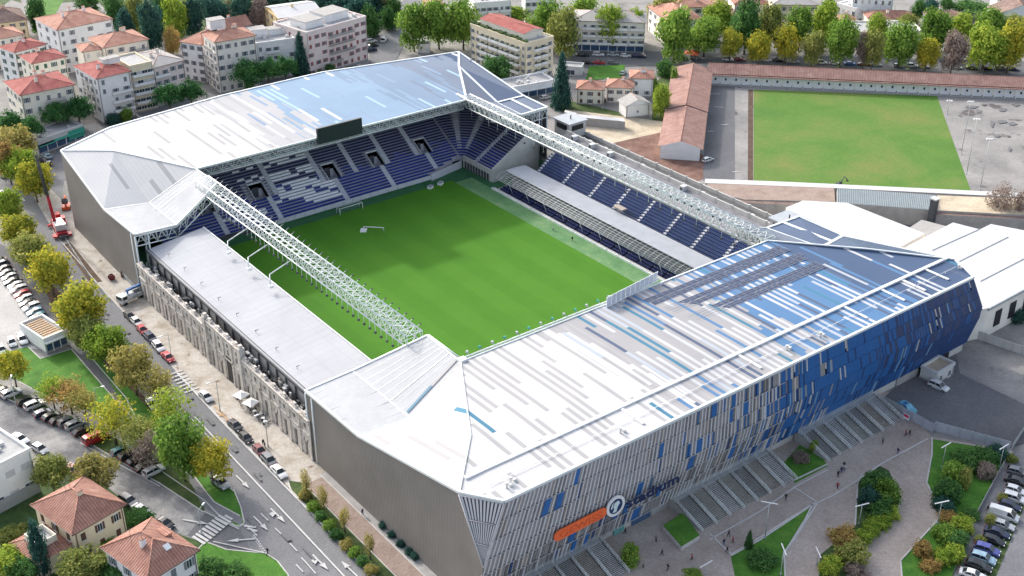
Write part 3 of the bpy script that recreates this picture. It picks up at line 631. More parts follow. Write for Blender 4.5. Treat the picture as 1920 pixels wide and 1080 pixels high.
# facade of upright slats in six courses, folded inwards towards the foot
FC = [(.54, .55, .58), (.30, .29, .30), (.17, .165, .17), (.028, .13, .37), (.022, .06, .18), (.20, .36, .55), (.52, .49, .47), (.05, .075, .165)]
for i, c in enumerate(FC): M['slat%d' % i] = mat('slat_tone_%d' % i, c, .45, .07)
def facade_point(u, v):
    """u 0..1 along the top, v 0..1 down the facade"""
    T_, U_ = V(-60.3, -98.0, 22.2), V(65.6, -98.2, 22.2); F_, G_ = V(-64.8, -98.4, 11.5), V(73.3, -97.6, 11.5); B_, H_ = V(-64.8, -96.0, 2.2), V(72.6, -95.6, 2.6)
    if v < .55: return T_.lerp(U_, u).lerp(F_.lerp(G_, u), v / .55)
    return F_.lerp(G_, u).lerp(B_.lerp(H_, u), (v - .55) / .45)
b = MB(); NU = 40
for v0, v1 in ((0, .55), (.55, 1)):
    for i in range(NU):
        a = [facade_point(i / NU, v0), facade_point((i + 1) / NU, v0), facade_point((i + 1) / NU, v1), facade_point(i / NU, v1)]
        b.quad([p + V(0, .35, 0) for p in a][::-1], 0)
b.quad([V(-64.6, -92, 22.2), V(-60.3, -98, 22.2), V(-64.7, -98.1, 11.4)][::-1], 0)
b.build('facade_backing', mat('facade_backing', (.085, .088, .115), .6, .15), NS)
def facade_tone(x, row, rnd, i):
    g = (x + 62) / 130 + (rnd.random() - .5) * .20; r = rnd.random(); low = row >= 3.5  # low courses take darker slat tones: shade below the inward fold painted in
    if low and g < .5: return (0 if r < .38 else 1 if r < .85 else 6) if i % 2 == 0 else (2 if r < .6 else 1 if r < .95 else 4)
    if g < .34: return (0 if r < .93 else 6) if i % 2 == 0 else (1 if r < .70 else 2 if r < .98 else 4)
    if g < .50: return (0 if r < .72 else 6 if r < .90 else 3) if i % 2 == 0 else (1 if r < .65 else 2 if r < .90 else 3)
    if g < .58: return (3 if r < .5 else 0 if r < .62 else 1 if r < .80 else 4)
    if g < .80: return (3 if r < .90 else 4 if r < .965 else 5 if r < .985 else 0)
    if low: return 4 if r < .93 else 3 if r < .975 else 5
    return (4 if r < .42 else 7 if r < .82 else 3 if r < .95 else 5 if r < .985 else 0)
rnd = random.Random(21)
NSL = 290; rows = [0, .16, .325, .49, .66, .83, 1.0]; fb = MB()
groups = {}
for _ in range(20): groups[(rnd.randrange(20, 135), rnd.randrange(6))] = rnd.choice([2, 3])
for j in range(6):
    blue = 0
    for i in range(NSL):
        if (i, j) in groups: blue = groups[(i, j)]
        x = facade_point(i / NSL, rows[j]).x; tn = facade_tone(x, j, rnd, i); wd_ = (.62 if i % 2 == 0 else .85) if x < 2 else .90; dpt = .30 if tn in (0, 6, 5) else .12
        if blue > 0: tn, wd_, dpt, blue = 3, .95, .2, blue - 1
        if x > 8 and tn in (0, 5): wd_ = .62
        va, vb = (rows[j] + .004, rows[j + 1] - .004) if x < 4 else (rows[j], rows[j + 1] - .001)
        if x > 8 and tn == 0 and rnd.random() < .6: vb = va + (vb - va) * rnd.uniform(.5, .9)
        a, c, d_, e = (facade_point(u, v) for u, v in ((i / NSL, va), ((i + wd_) / NSL, va), ((i + wd_) / NSL, vb), (i / NSL, vb)))
        o = V(0, -dpt, 0); f = [a + o, c + o, d_ + o, e + o]; bk = [p + V(0, .2, 0) for p in (a, c, d_, e)]
        fb.quad(f[::-1], tn); fb.quad([f[0], bk[0], bk[3], f[3]][::-1], tn); fb.quad([f[1], f[2], bk[2], bk[1]][::-1], tn)
# slats of the folded corner facet
for j, (v0, v1) in enumerate(((0, .33), (.34, .66), (.67, .97))):
    for i in range(11):
        u0, u1 = i / 11, (i + .58) / 11
        P = lambda u, v: V(-64.6, -92, 22.2).lerp(V(-60.3, -98, 22.2), u).lerp(V(-64.7, -98.1, 11.4), v)
        n_ = V(-.8, -.6, -.25) * .22
        lim = lambda u, v: P(u, v) + n_
        fb.quad([lim(u0, v0 + .01), lim(u1, v0 + .01), lim(u1, v1 - .01), lim(u0, v1 - .01)][::-1], 0)
fb.build('facade_slats', [M['slat%d' % i] for i in range(8)], NS)
RGM, RBM = mat('rail_grey', (.46, .46, .49), .5, .1), mat('rail_blue', (.03, .09, .25), .5, .1)
for v in rows:
    b = MB()
    for i in range(NU):
        a, c = facade_point(i / NU, min(v, 1)), facade_point((i + 1) / NU, min(v, 1)); b.tube(a + V(0, -.32 if a.x < 6 else -.16, 0), c + V(0, -.32 if a.x < 6 else -.16, 0), .075 if a.x < 6 else .035, 4, 0 if (a.x < 6) else 1)
    b.build('facade_rail', [RGM, RBM], NS)
b = MB()
for v in (0, .335, .665):
    P = lambda u: V(-64.6, -92, 22.2).lerp(V(-60.3, -98, 22.2), u).lerp(V(-64.7, -98.1, 11.4), v) + V(-.22, -.2, 0)
    b.tube(P(0), P(1), .1, 4)
b.tube(V(-60.5, -98.25, 22.3), V(-64.9, -98.6, 11.5), .13, 5); b.tube(V(-64.9, -92, 22.3), V(-64.9, -98.5, 11.5), .13, 5)
b.build('corner_rails', [mat('rail_pale', (.50, .50, .53), .5, .1)], NS)
# glazed lobby and ground floor wall below the facade
b = MB(); b.box(-64.4, 72, -95.2, -94.8, 0, 3.4, 0)
for x0, x1, mi in ((-33.5, -31, 1), (-29.0, -24.6, 2), (-24.2, -19, 3), (-20, -14, 3), (16, 24, 2), (26, 34, 2), (56, 58.4, 4), (60, 62, 4), (64.5, 66.5, 4), (48, 55, 3)):
    b.box(x0, x1, -95.5, -95.2, 0, 2.9 if mi < 4 else 2.3, mi)
b.build('ground_floor', [M['concrete_light'], mat('lobby_glass', (.16, .40, .38), .15, .2), M['glass_blue'], M['concrete'], M['dark']], NS)
# walkway, cable and solar rows on the near roof
b = MB(); wy = -89.6; b.box(-62, 66.5, wy - .35, wy + .35, ZR + .1, ZR + .45); b.box(67, 68.6, wy - .35, wy + .35, ZR + .1, ZR + .42)
for x in (-28, 2, 33, 45, 52, 60): b.box(x - .3, x + .3, wy - 6.2, wy - .35, ZR + .1, ZR + .3)
b.build('roof_walkway', M['white_paint'], NS)
b = MB(); b.tube((-60, -93.6, ZR + .35), (66, -93.4, ZR + .35), .045, 4)
for x in range(-58, 66, 12): b.tube((x, -93.6, ZR), (x, -93.6, ZR + .35), .04, 4)
b.build('safety_cable', M['white_paint'], NS)
b = MB()
for y in (-64.2, -65.9, -69.2, -70.9, -74.4, -76.1):
    x0_ = 2.4 + (y + 64) * -.2
    b.box(x0_, 44, y + .62, y + .68, ZR + .16, ZR + .205, 1); b.box(x0_, 44, y - .1, y - .04, ZR + .14, ZR + .19, 1); b.box(x0_, 44, y + 1.30, y + 1.36, ZR + .14, ZR + .19, 1)
    xx = x0_
    while xx < 43:
        b.box(xx, xx + 1.5, y, y + 1.26, ZR + .08, ZR + .15, 0); b.box(xx + 1.53, xx + 1.6, y - .1, y + 1.36, ZR + .08, ZR + .17, 1); xx += 1.64
b.build('solar_array', [mat('solar_glass', (.07, .09, .15), .6, .2, spec=.1), mat('solar_rail', (.28, .30, .35), .6, .1)], NS)
for i, (px, py) in enumerate([(957, 905), (1163, 812), (1475, 657), (1538, 632), (1797, 505), (950, 915)]):
    p = at(px, py, ZR); v_ = empty('roof_vent', (p.x, p.y, ZR), 0, None, None); v_.parent = NS
    b = MB(); b.tube((0, 0, 0), (0, 0, .9), .18, 8); b.tube((0, 0, .9), (0, 0, 1.15), .34, 8); b.box(.5, 1.1, -.3, .3, 0, .5); b.build('vent_cowl', M['hvac'], v_)
for o in [o for o in NS.children if o.type == 'EMPTY']:   # vents become plain parts
    for c in list(o.children): c.parent = NS; c.location = o.location; c.name = 'roof_vent'
    bpy.data.objects.remove(o)
# inner edge: gutter with small lamps and the white glazed windscreen
b = MB(); b.tube((-41, -59.0, ZR + .3), (8.5, -59.0, ZR + .3), .16, 6); b.tube((-41, -59.0, ZR + .3), (-41, -47.8, ZR + .3), .16, 6)
for x in range(-39, 9, 3): b.tube((x, -58.7, ZR + .3), (x, -58.2, ZR + .75), .07, 5, 1); b.box(x - .22, x + .22, -58.3, -57.9, ZR + .4, ZR + .85, 1 if x % 2 else 2)
b.box(-41.6, -40.2, -60.0, -58.6, ZR, ZR + .5)
b.build('edge_lamps', [M['white_paint'], M['steel'], M['green_net']], NS)
b = MB(); x0_, x1_ = 9.2, 24.5
P0, P1 = at(1137, 577, ZR), at(1233, 527, ZR)
for i in range(11):
    a = P0.lerp(P1, i / 11); c = P0.lerp(P1, (i + .93) / 11); b.obox(a, c - a, V(0, .06, 0), V(0, 0, 2.2), 0)
    b.box(a.x - .05, a.x + .05, a.y - .12, a.y - .02, a.z, a.z + 2.35, 1)
b.obox(P0 + V(0, 0, 2.2), P1 - P0, V(0, .1, 0), V(0, 0, .14), 1); b.obox(P0 + V(0, -.1, 0), P1 - P0, V(0, .1, 0), V(0, 0, .2), 1)
b.build('glazed_screen', [mat('frosted', (.55, .58, .66), .3, .08), M['white_paint']], NS)

# -------- signs on the facade
def facade_frame(x, z):
    # upper, almost upright, part of the facade
    return V(x, -98.95, z)
sg = empty('facade_sign', facade_frame(-43, 9), 0, 'long orange bar sign with rounded ends on the slatted facade', 'sign')
q0, q1 = on(1047, 1003, (0, -98.9, 0), (0, 1, 0)), on(1128, 962, (0, -98.9, 0), (0, 1, 0))
cz = (q0.z + q1.z) / 2; cx_ = (q0.x + q1.x) / 2; hl = (q1.x - q0.x) / 2; sg.location = (cx_, -99.0, cz); hr = 1.05
b = MB(); ring = [(hl + hr * cos(t), hr * sin(t)) for t in [radians(-90 + 18 * i) for i in range(11)]] + [(-hl + hr * cos(t), hr * sin(t)) for t in [radians(90 + 18 * i) for i in range(11)]]
b.quad([(x, -.12, z) for x, z in ring]); b.quad([(x, .12, z) for x, z in ring][::-1])
for i in range(len(ring)):
    a, c = ring[i], ring[(i + 1) % len(ring)]; b.quad([(a[0], -.12, a[1]), (a[0], .12, a[1]), (c[0], .12, c[1]), (c[0], -.12, c[1])])
b.build('panel', M['orange_sign'], sg)
def text_mesh(s, size, ext, mt, name, par, loc, sx=1.0, bold=.0):
    cu = bpy.data.curves.new(name, 'FONT'); cu.body = s; cu.size = size; cu.extrude = ext; cu.offset = bold; cu.align_x = 'LEFT'
    o = bpy.data.objects.new(name, cu); COL.objects.link(o); dg = bpy.context.evaluated_depsgraph_get()
    me = bpy.data.meshes.new_from_object(o.evaluated_get(dg)); bpy.data.objects.remove(o); bpy.data.curves.remove(cu)
    me.materials.clear(); me.materials.append(mt)
    n_ = put(name, me, par, loc); n_.rotation_euler = (radians(90), 0, 0); n_.scale = (sx, 1, 1); return n_
tm = text_mesh('GEWISS', 2.0, .05, mat('orange_letters', (.66, .115, .04), .5, .05), 'lettering', sg, (-hl + .1, -.14, -.72))
tm.scale = ((2 * hl - .2) / max(v.co.x for v in tm.data.vertices), 1, 1)
em = empty('round_emblem', (0, 0, 0), 0, 'round white ringed club emblem with a pale figure between the orange sign and the letters', 'emblem')
q = on(1153, 948, (0, -98.9, 0), (0, 1, 0)); em.location = (q.x, -99.0, q.z)
def disc(b, r0, r1, y, mi, n=32):
    for i in range(n):
        t0, t1 = 2 * pi * i / n, 2 * pi * (i + 1) / n
        if r0 > 0: b.quad([(r0 * cos(t0), y, r0 * sin(t0)), (r1 * cos(t0), y, r1 * sin(t0)), (r1 * cos(t1), y, r1 * sin(t1)), (r0 * cos(t1), y, r0 * sin(t1))][::1], mi)
        else: b.quad([(0, y, 0), (r1 * cos(t0), y, r1 * sin(t0)), (r1 * cos(t1), y, r1 * sin(t1))], mi)
b = MB(); disc(b, 0, 1.85, -.10, 0); disc(b, 1.55, 2.1, -.16, 1)
for i in range(32):
    t0, t1 = 2 * pi * i / 32, 2 * pi * (i + 1) / 32; b.quad([(2.1 * cos(t0), -.16, 2.1 * sin(t0)), (2.1 * cos(t0), .14, 2.1 * sin(t0)), (2.1 * cos(t1), .14, 2.1 * sin(t1)), (2.1 * cos(t1), -.16, 2.1 * sin(t1))], 1)
b.build('badge', [M['navy'], M['white_paint']], em)
b = MB(); b.quad([(-.75, -.14, -1.2), (.2, -.14, -1.25), (.45, -.14, -.3), (1.0, -.14, .35), (.55, -.14, 1.0), (-.25, -.14, .85), (-.6, -.14, .1), (-.35, -.14, -.5)]); b.quad([(-1.15, -.14, -.2), (-.8, -.14, -.3), (-.55, -.14, .9), (-.2, -.14, 1.25), (-.9, -.14, .8)])
b.build('pale_figure', mat('emblem_pale', (.62, .74, .76), .4, .05), em)
lt = empty('lettering_sign', (0, 0, 0), 0, 'dark navy letters reading stadium along the facade after the round emblem', 'sign')
q0, q1 = on(1171, 952, (0, -98.9, 0), (0, 1, 0)), on(1262, 905, (0, -98.9, 0), (0, 1, 0)); lt.location = (q0.x, -99.3, q0.z)
tm = text_mesh('stadıum', 2.9, .12, mat('letter_navy', (.02, .035, .10), .4, .1), 'lettering', lt, (0, 0, 0), bold=.03)
tm.scale = ((q1.x - q0.x + 1.0) / max(v.co.x for v in tm.data.vertices), 1, 1)
tm.rotation_euler = (radians(90), radians(0), 0)

# -------- left stand with the old stone front and the white membrane roof
LS = empty('side_stand', (0, 0, 0), 0, 'low side stand with plain white roof behind the old stone front', 'stand')
b = MB(); z0_, z1_ = 12.6, 14.3
top = [(-63.2, -40.6, z0_), (-48.4, -40.6, z1_), (-48.4, 41, z1_), (-63.2, 41, z0_)]
b.quad(top); b.quad([(p[0], p[1], p[2] - .5) for p in top][::-1])
for i in range(4): a, c = top[i], top[(i + 1) % 4]; b.quad([(a[0], a[1], a[2] - .5), (c[0], c[1], c[2] - .5), c, a])
b.build('roof', M['membrane'], LS)
b = MB(); b.box(-63.5, -63.2, -41, 41.2, z0_ - .5, z0_ + .15, 0); b.box(-48.3, -48.0, -41, 41.2, z1_ - .4, z1_ + .1, 1)
for y in range(-38, 42, 9): b.tube((-60.6, y, z0_ + .3), (-60.6, y, z0_ + 1.1), .05, 4, 0); b.box(-60.8, -60.0, y - .05, y + .05, z0_ + .95, z0_ + 1.05, 0)
for i in range(5): b.box(-62.8 + i * .0, -62.6, -40, 41, z0_ + .1, z0_ + .16, 0) if i == 0 else None
b.build('roof_edge', [M['dark_metal'], M['white_paint']], LS)
b = MB()
for y in range(-40, 42, 4): b.box(-63.0, -62.7, y - .15, y + .15, 0, z0_ - .4); b.tube((-62.8, y, 9.6), (-65.0, y, 9.2), .07, 4)
for i in range(18): b.box(-48.5 - (i + 1) * .75, -48.5 - i * .75, -40, 41, 0, 1.2 + i * .42, 1)
b.box(-62.6, -62.3, -40.5, 41, 0, z0_ - .5, 1)
b.build('frame', [M['dark_metal'], M['concrete']], LS)
b = MB()
rr = random.Random(5)
for i in range(70):
    y = rr.uniform(-40, 40); x = rr.uniform(-64.3, -63.1); s_ = rr.uniform(.2, .8); b.box(x - s_ / 2, x + s_ / 2, y - s_, y + s_, 8.6, 8.6 + rr.uniform(.3, 1.4), rr.choice([0, 0, 1, 2]))
b.build('service_gear', [M['dark_metal'], M['hvac'], M['concrete']], LS)
# old stone front: bays with pilasters, arched openings, small upper windows and a crest
M['old_stone'] = grad_mat('old_stone', [(.3, (.42, .385, .35)), (.5, (.60, .56, .52)), (.7, (.70, .67, .63))], .7, extra=(.25, (.34, .28, .23), .6, .75), bmp=.4)
OF = empty('stone_front', (-65.4, 0, 0), 0, 'weathered beige stone front wall with arched bays along the avenue', 'facade')
b = MB(); d_ = MB(); y = -42.0; nb = 20; bw_ = (84.0) / nb
for i in range(nb):
    ya = y + i * bw_; yc = ya + bw_ / 2; hh = 9.2
    centre = 7 <= i <= 10
    if centre: hh = 11.0
    b.box(-.1, .5, ya, ya + bw_, 6.2, hh); b.box(-.1, .5, ya, yc - .9, 0, 6.2); b.box(-.1, .5, yc + .9, ya + bw_, 0, 6.2)
    b.box(-.1, .5, yc - .9, yc + .9, 4.2 if i % 3 else 3.4, 6.2); b.box(-.1, .45, yc - .9, yc - .55, 0, 4.2); b.box(-.1, .45, yc + .55, yc + .9, 0, 4.2)
    d_.box(.3, .6, yc - .9, yc + .9, 0, 4.4, 2 if i == 13 else 0) if i != 8 else d_.box(-.14, .6, yc - 1.2, yc + 1.2, 0, 6.4, 0)
    b.box(-.3, -.1, ya - .3, ya + .3, 0, hh + .2); b.box(-.38, -.1, ya - .4, ya + .4, 0, .9)
    b.box(-.4, -.1, ya, ya + bw_, hh - .9, hh - .5); b.box(-.3, -.1, ya, ya + bw_, 5.6, 5.85)
    b.box(-.5, .7, ya, ya + bw_, hh, hh + .3)
    d_.box(-.16, -.1, yc - .35, yc + .35, 6.9, 8.1, 1); b.box(-.25, -.1, yc - .55, yc + .55, 6.7, 6.9)
    b.box(-.2, .5, yc - 1.0, yc + 1.0, hh + .3, hh + .8); b.box(-.1, .4, yc - .5, yc + .5, hh + .8, hh + 1.2)
    if centre: d_.box(-.16, -.1, yc - .3, yc + .3, 9.0, 9.9, 1)
for yq in (-12.9, 4.2): b.box(-.6, .7, yq - .6, yq + .6, 0, 11.9); b.box(-.4, .4, yq - .4, yq + .4, 11.9, 12.6)
b.build('masonry', M['old_stone'], OF); d_.build('openings', [M['dark'], M['glass'], M['green_net']], OF)

# -------- right stand: navy seats, curved clear canopy, roof terrace
RS = empty('side_stand', (0, 0, 0), 0, 'long side stand of navy seats behind a curved clear canopy', 'stand')
b, se, aid = MB(), MB(), {}; zz0 = 4.0
xa = [-44, -37.5, -27.5, -17.5, -7.5, 2.5, 12.5, 24, 35]
for i in range(10):
    x = 51.3 + i * .75; z = zz0 + i * .56; b.box(x, x + .75, -46, 36, 0, z, 0, bottom=False)
    for k_ in range(len(xa) - 1):
        lo, hi = xa[k_] + .55, xa[k_ + 1] - .55
        if i < 3 and -8 < (lo + hi) / 2 < 3: continue
        se.box(x + .25, x + .62, lo, hi, z, z + .45, 0, bottom=False)
    for y in xa: aid.setdefault(y, MB()).box(x, x + .76, y - .5, y + .5, z - .05, z + .25, 0, bottom=False)
b.build('terrace', mat('navy_step', (.06, .08, .15), .7, .2, .5), RS); se.build('seat_rows', mat('seat_deep_blue', (.022, .045, .14), .5, .25, .3), RS); [q_.build('stair', M['step_pale'], RS) for q_ in aid.values()]
b = MB(); b.box(46.8, 51.25, -47, 40, 0, 3.7, 0)   # concourse between canopy and seats
b.box(44.4, 46.6, -44, 41, 0, .6, 1); b.box(41.6, 44.3, -44, 41, 0, .35, 1); b.box(41.0, 41.4, -44, 41, 0, 1.0, 2)
b.build('concourse', [M['concrete'], M['concrete'], M['concrete_light']], RS)
b = MB()
for y in [(-43 + i * 4.9) for i in range(17)]: b.box(42.2, 42.9, y, y + 4.2, .35, 1.0); b.box(43.2, 43.9, y, y + 4.2, .55, 1.3); b.box(44.6, 45.3, y, y + 4.2, .8, 1.55)
b.build('low_seats', M['seat_navy'], RS)
# canopy: quarter arch of white sheet, then ribs and glazing bars towards the pitch
def arch(t): return V(48.8 - 7.8 * sin(t * pi / 2), 0, 3.6 + 2.3 * cos((t - .12) * pi / 2 * .95))
b = MB(); ns = 6
for i in range(ns):
    t0, t1 = -.25 + i / ns * .62, -.25 + (i + 1) / ns * .62; a, c = arch(t0), arch(t1); b.quad([(a.x, -43.5, a.z), (c.x, -43.5, c.z), (c.x, 40, c.z), (a.x, 40, a.z)], 0, True)
b.build('canopy_sheet', M['poly'], RS)
b = MB()
for j in range(44):
    y = -43.5 + j * 83.5 / 43
    for i in range(6):
        a, c = arch(.37 + i * .105), arch(.37 + (i + 1) * .105); b.tube(a + V(0, y, 0), c + V(0, y, 0), .05, 4, caps=False)
    if j % 4 == 0: a = arch(1); b.tube(a + V(.3, y, 0), V(a.x + 1.6, y, 1), .07, 4)
for i in range(7): a = arch(.37 + i * .105); b.tube(V(a.x, -43.5, a.z + .03), V(a.x, 40, a.z + .03), .06, 4)
b.build('canopy_ribs', M['white_metal'], RS)
b = MB(); b.box(59.0, 70.5, -49, 44, 9.3, 9.7, 0); b.box(58.9, 59.2, -46, 38, 9.7, 10.4, 1)
b.box(59.2, 59.5, -46, 36, 0, 9.3, 1); b.box(70.4, 70.8, -49, 44, 8.2, 10.8, 1); b.box(71.5, 77.5, -44, 46, 7.4, 7.8, 2); b.box(77.4, 77.8, -44, 46, 0, 8.9, 1); b.box(70.4, 70.8, -49, 44, 0, 8.2, 1)
b.box(73.6, 73.9, -44, 46, 7.8, 8.8, 2)
for y in range(-42, 44, 6): b.box(70.3, 70.9, y - .25, y + .25, 9.2, 10.95, 1); b.box(77.3, 77.9, y - .2, y + .2, 7, 9.1, 1)
for y in (22, 30, -8, 38): b.box(68.4, 70.0, y, y + 1.4, 9.7, 11.0, 3); b.box(68.3, 68.39, y + .3, y + 1.1, 9.9, 10.7, 2)
for y in (35, 28, 12, -12, -30): b.box(72, 73.2, y, y + 1.2, 7.8, 9.6, 3)
b.build('roof_terrace', [mat('roof_felt', (.20, .20, .22), .9, .25, .3), M['concrete_light'], mat('roof_dark', (.10, .105, .11), .9, .3, .4), M['hvac']], RS)
CABM = [M['concrete_light'], mat('zinc', (.38, .41, .44), .5, .1), M['dark_metal'], M['dark']]
for x0, y0, sx_, sy_ in ((71.2, 43.5, 6.5, 7), (69.8, -44.5, 6.5, 6.5)):
    b = MB(); b.box(x0, x0 + sx_, y0, y0 + sy_, 0, 12.4, 0); b.box(x0 - .5, x0 + sx_ + .5, y0 - .5, y0 + sy_ + .5, 12.4, 12.8, 1); b.tube((x0 + 3, y0 + 3, 12.8), (x0 + 3, y0 + 3, 14), .2, 6, 2)
    b.box(x0 - .04, x0, y0 + 1, y0 + sy_ - 1, 10.2, 11.8, 3); b.box(x0 + 1, x0 + sx_ - 1, y0 - .04, y0, 10.2, 11.8, 3); b.build('stair_cabin', CABM, RS)
b = MB(); b.box(48.5, 50.8, -9, 4, 3.7, 4.4, 0); b.box(51.4, 53.2, -2.5, 1.0, 6.5, 6.9, 0); b.tube((51.6, -.8, 3.7), (52.2, -.8, 6.5), .3, 6, 1)
b.box(49, 49.4, -14, 6, 3.7, 4.7, 0)
b.build('camera_platform', [mat('beige_deck', (.42, .36, .31), .8, .15), M['concrete']], RS)

# -------- the two long trusses over the touchlines
TL = empty('roof_truss', (0, 0, 0), 0, 'white lattice truss hung with floodlights above the near left touchline', 'truss')
b = MB(); lattice(b, (-43.0, -46, ZR + .4), (-43.0, 51, ZR + .4), 3.6, 2.6, 2.6, .17, rd=.075)
b.build('lattice', M['white_metal'], TL)
def lamps(par, x, y0, y1, step, zt, side):
    me = MB(); me.tube((0, 0, 0), (0, 0, -2.4), .05, 5); me.box(-.22, .22, -.18, .18, -2.85, -2.4, 1); me = me.mesh('floodlight', [M['white_metal'], M['dark_metal']])
    y = y0; i = 0
    while y < y1:
        put('floodlight', me, par, (x + (side * .0), y, zt)); y += step
lamps(TL, -44.4, -42, 46, 2.2, ZR - 2.2, 1)
me = MB(); me.tube((0, 0, 0), (1.0, 0, .5), .045, 4); me.box(.9, 1.25, -.11, .11, .38, .65, 1); me = me.mesh('spotlight', [M['white_metal'], M['dark_metal']])
for i in range(36): put('spotlight', me, TL, (-41.4, -44 + i * 2.6, ZR + .3))
b = MB()
for y in (2, 12.5, 23): b.tube((-44.8, y, ZR - 2.6), (-49.5, y + 1.2, ZR - 5), .14, 5); b.tube((-49.5, y + 1.2, ZR - 5), (-50.4, y - .5, ZR - 6.6), .14, 5); b.box(-50.9, -49.9, y - 1.1, y - .2, ZR - 7.2, ZR - 6.7)
b.build('lamp_arm', M['white_metal'], TL)
TR = empty('roof_truss', (0, 0, 0), 0, 'wide white lattice truss above the far right touchline and navy seats', 'truss')
b = MB(); lattice(b, (44.8, -59, ZR + .4), (44.8, 60, ZR + .4), 3.4, 2.6, 2.4, .17, rd=.085); 
plane_truss(b, (48.0, -58, ZR - .6), (48.0, 59, ZR - .6), 1.6, 2.4, .13, .07)
for y in [(-58 + i * 2.4) for i in range(50)]: b.tube((46.5, y, ZR + .2), (49.6, y, ZR - 1.6), .08, 4)
b.tube((49.6, -58, ZR - 1.6), (49.6, 60, ZR - 1.6), .15, 5)
b.build('lattice', M['white_metal'], TR)
lamps(TR, 43.6, -54, 56, 4.2, ZR - 2.2, 1)
b = MB()
for y in [(-56 + i * 2.4) for i in range(48)]:
    if R_.random() < .45: b.box(44.6, 45.4, y, y + .8, ZR - 1.2, ZR - .6)
b.build('cable_boxes', M['dark_metal'], TR)

# goals, dugouts, boards, grow-lamp rig
gl = empty('football_goal', (0, 52.5, 0), 0, 'white goal with net in front of the far seats', 'goal')
b = MB(); b.tube((-3.66, 0, 0), (-3.66, 0, 2.44), .09, 8); b.tube((3.66, 0, 0), (3.66, 0, 2.44), .09, 8); b.tube((-3.66, 0, 2.44), (3.66, 0, 2.44), .09, 8)
b.build('posts', M['white_paint'], gl)
b = MB()
for x in (-3.66, 3.66): b.tube((x, 0, 2.44), (x, 1.8, 2.2), .05, 5); b.tube((x, 1.8, 2.2), (x, 2.0, 0), .05, 5); b.tube((x, 0, .05), (x, 2.0, .05), .04, 5)
b.tube((-3.66, 2.0, .06), (3.66, 2.0, .06), .06, 5); b.tube((-3.66, 1.8, 2.2), (3.66, 1.8, 2.2), .04, 5)
for i in range(24): x = -3.66 + i * .318; b.tube((x, 1.8, 2.2), (x, 2.0, .05), .012, 3, caps=False)
b.build('net', M['white_paint'], gl)
rig = at(703, 435, 0); gr = empty('pitch_cart', (rig.x, rig.y, 0), radians(-38), 'white wheeled boom cart standing alone on the shaded pitch', 'cart')
b = MB(); b.tube((-3, 0, 1.6), (2.4, 0, 1.3), .14, 6); b.tube((-3, 0, 1.6), (-3.2, .9, .2), .1, 5); b.tube((-3, 0, 1.6), (-3.2, -.9, .2), .1, 5); b.tube((2.4, 0, 1.3), (2.4, 0, .2), .1, 5)
b.build('boom', M['white_paint'], gr)
b = MB(); b.box(1.6, 3.2, -2.0, 2.0, .12, .3); b.build('lamp_bar', M['concrete_light'], gr)
b = MB(); b.box(-3.9, -2.2, -1.1, 1.1, .25, .6)
b.build('deck', M['white_paint'], gr)
for x, y in ((-3.6, 1), (-3.6, -1), (-2.5, 1), (-2.5, -1)):
    b = MB(); b.tube((x, y - .08, .25), (x, y + .08, .25), .25, 10); b.build('wheel', M['rubber'], gr)
b = MB(); n_ = 12
bd = empty('advertising_board', (0, 0, 0), 0, 'low pale boundary wall along the light turf by the canopy', 'wall')
b = MB()
for i in range(20):
    y = -50 + i * 4.6; b.box(40.7, 41.0, y, y + 4.4, 0, .85, 0)
    if i % 3 == 1: b.box(39.9, 40.6, y + 1, y + 2.2, 0, .35, 1)
b.build('panel', [M['white_paint'], M['navy']], bd)
for i, (px, py, l_) in enumerate([(807, 355, 'small white box at the far corner of the pitch'), (826, 348, 'white cube beside the far corner flag')]):
    p = at(px, py, 0); x_ = empty('equipment_box', (p.x, p.y, 0), .4, l_, 'box'); b = MB(); b.box(-.8, .8, -.6, .6, 0, 1.1); b.box(-.85, .85, -.65, .65, 1.1, 1.2, 1); b.build('crate', [M['white_paint'], M['steel']], x_)
# ================================================================ BUILDINGS
def tile_mat(name, c0, c1, c2):
    mt, t, b = newmat(name); co = coords(t, False); tc = N(t, 'ShaderNodeTexCoord'); s = N(t, 'ShaderNodeSeparateXYZ'); L(t, co, s.inputs[0])
    n = N(t, 'ShaderNodeSeparateXYZ'); L(t, tc.outputs['Normal'], n.inputs[0])
    use = math1(t, 'GREATER_THAN', math1(t, 'ABSOLUTE', n.outputs[0]), math1(t, 'ABSOLUTE', n.outputs[1]))
    q = N(t, 'ShaderNodeMix', data_type='FLOAT'); L(t, use, q.inputs[0]); L(t, s.outputs[0], q.inputs[2]); L(t, s.outputs[1], q.inputs[3])
    wv = math1(t, 'SINE', math1(t, 'MULTIPLY', q.outputs[0], 2 * pi / .55))
    c = ramp(t, noisef(t, coords(t), .35, 6, .7, .4), [(.28, c0), (.5, c1), (.72, c2)])
    c = mixc(t, .8, c, ramp(t, math1(t, 'MULTIPLY_ADD', wv, .5, .5), [(0, (.62, .6, .6)), (.5, (1, 1, 1)), (1, (1.12, 1.1, 1.1))]), 'MULTIPLY')
    c = mixc(t, .5, c, ramp(t, noisef(t, coords(t), 2.5, 3, .7), [(.3, (.7, .68, .66)), (.7, (1.25, 1.22, 1.2))]), 'MULTIPLY')
    L(t, c, b.inputs['Base Color']); b.inputs['Roughness'].default_value = .85; b.inputs['Specular IOR Level'].default_value = .2
    bump(t, wv, b, .5, .06); return mt
M['tile_red'] = tile_mat('tile_red', (.26, .075, .07), (.36, .11, .10), (.44, .18, .16))
M['tile_orange'] = tile_mat('tile_orange', (.32, .16, .12), (.46, .245, .185), (.54, .34, .27))
M['tile_terra'] = tile_mat('tile_terra', (.23, .12, .095), (.35, .185, .145), (.44, .27, .22))
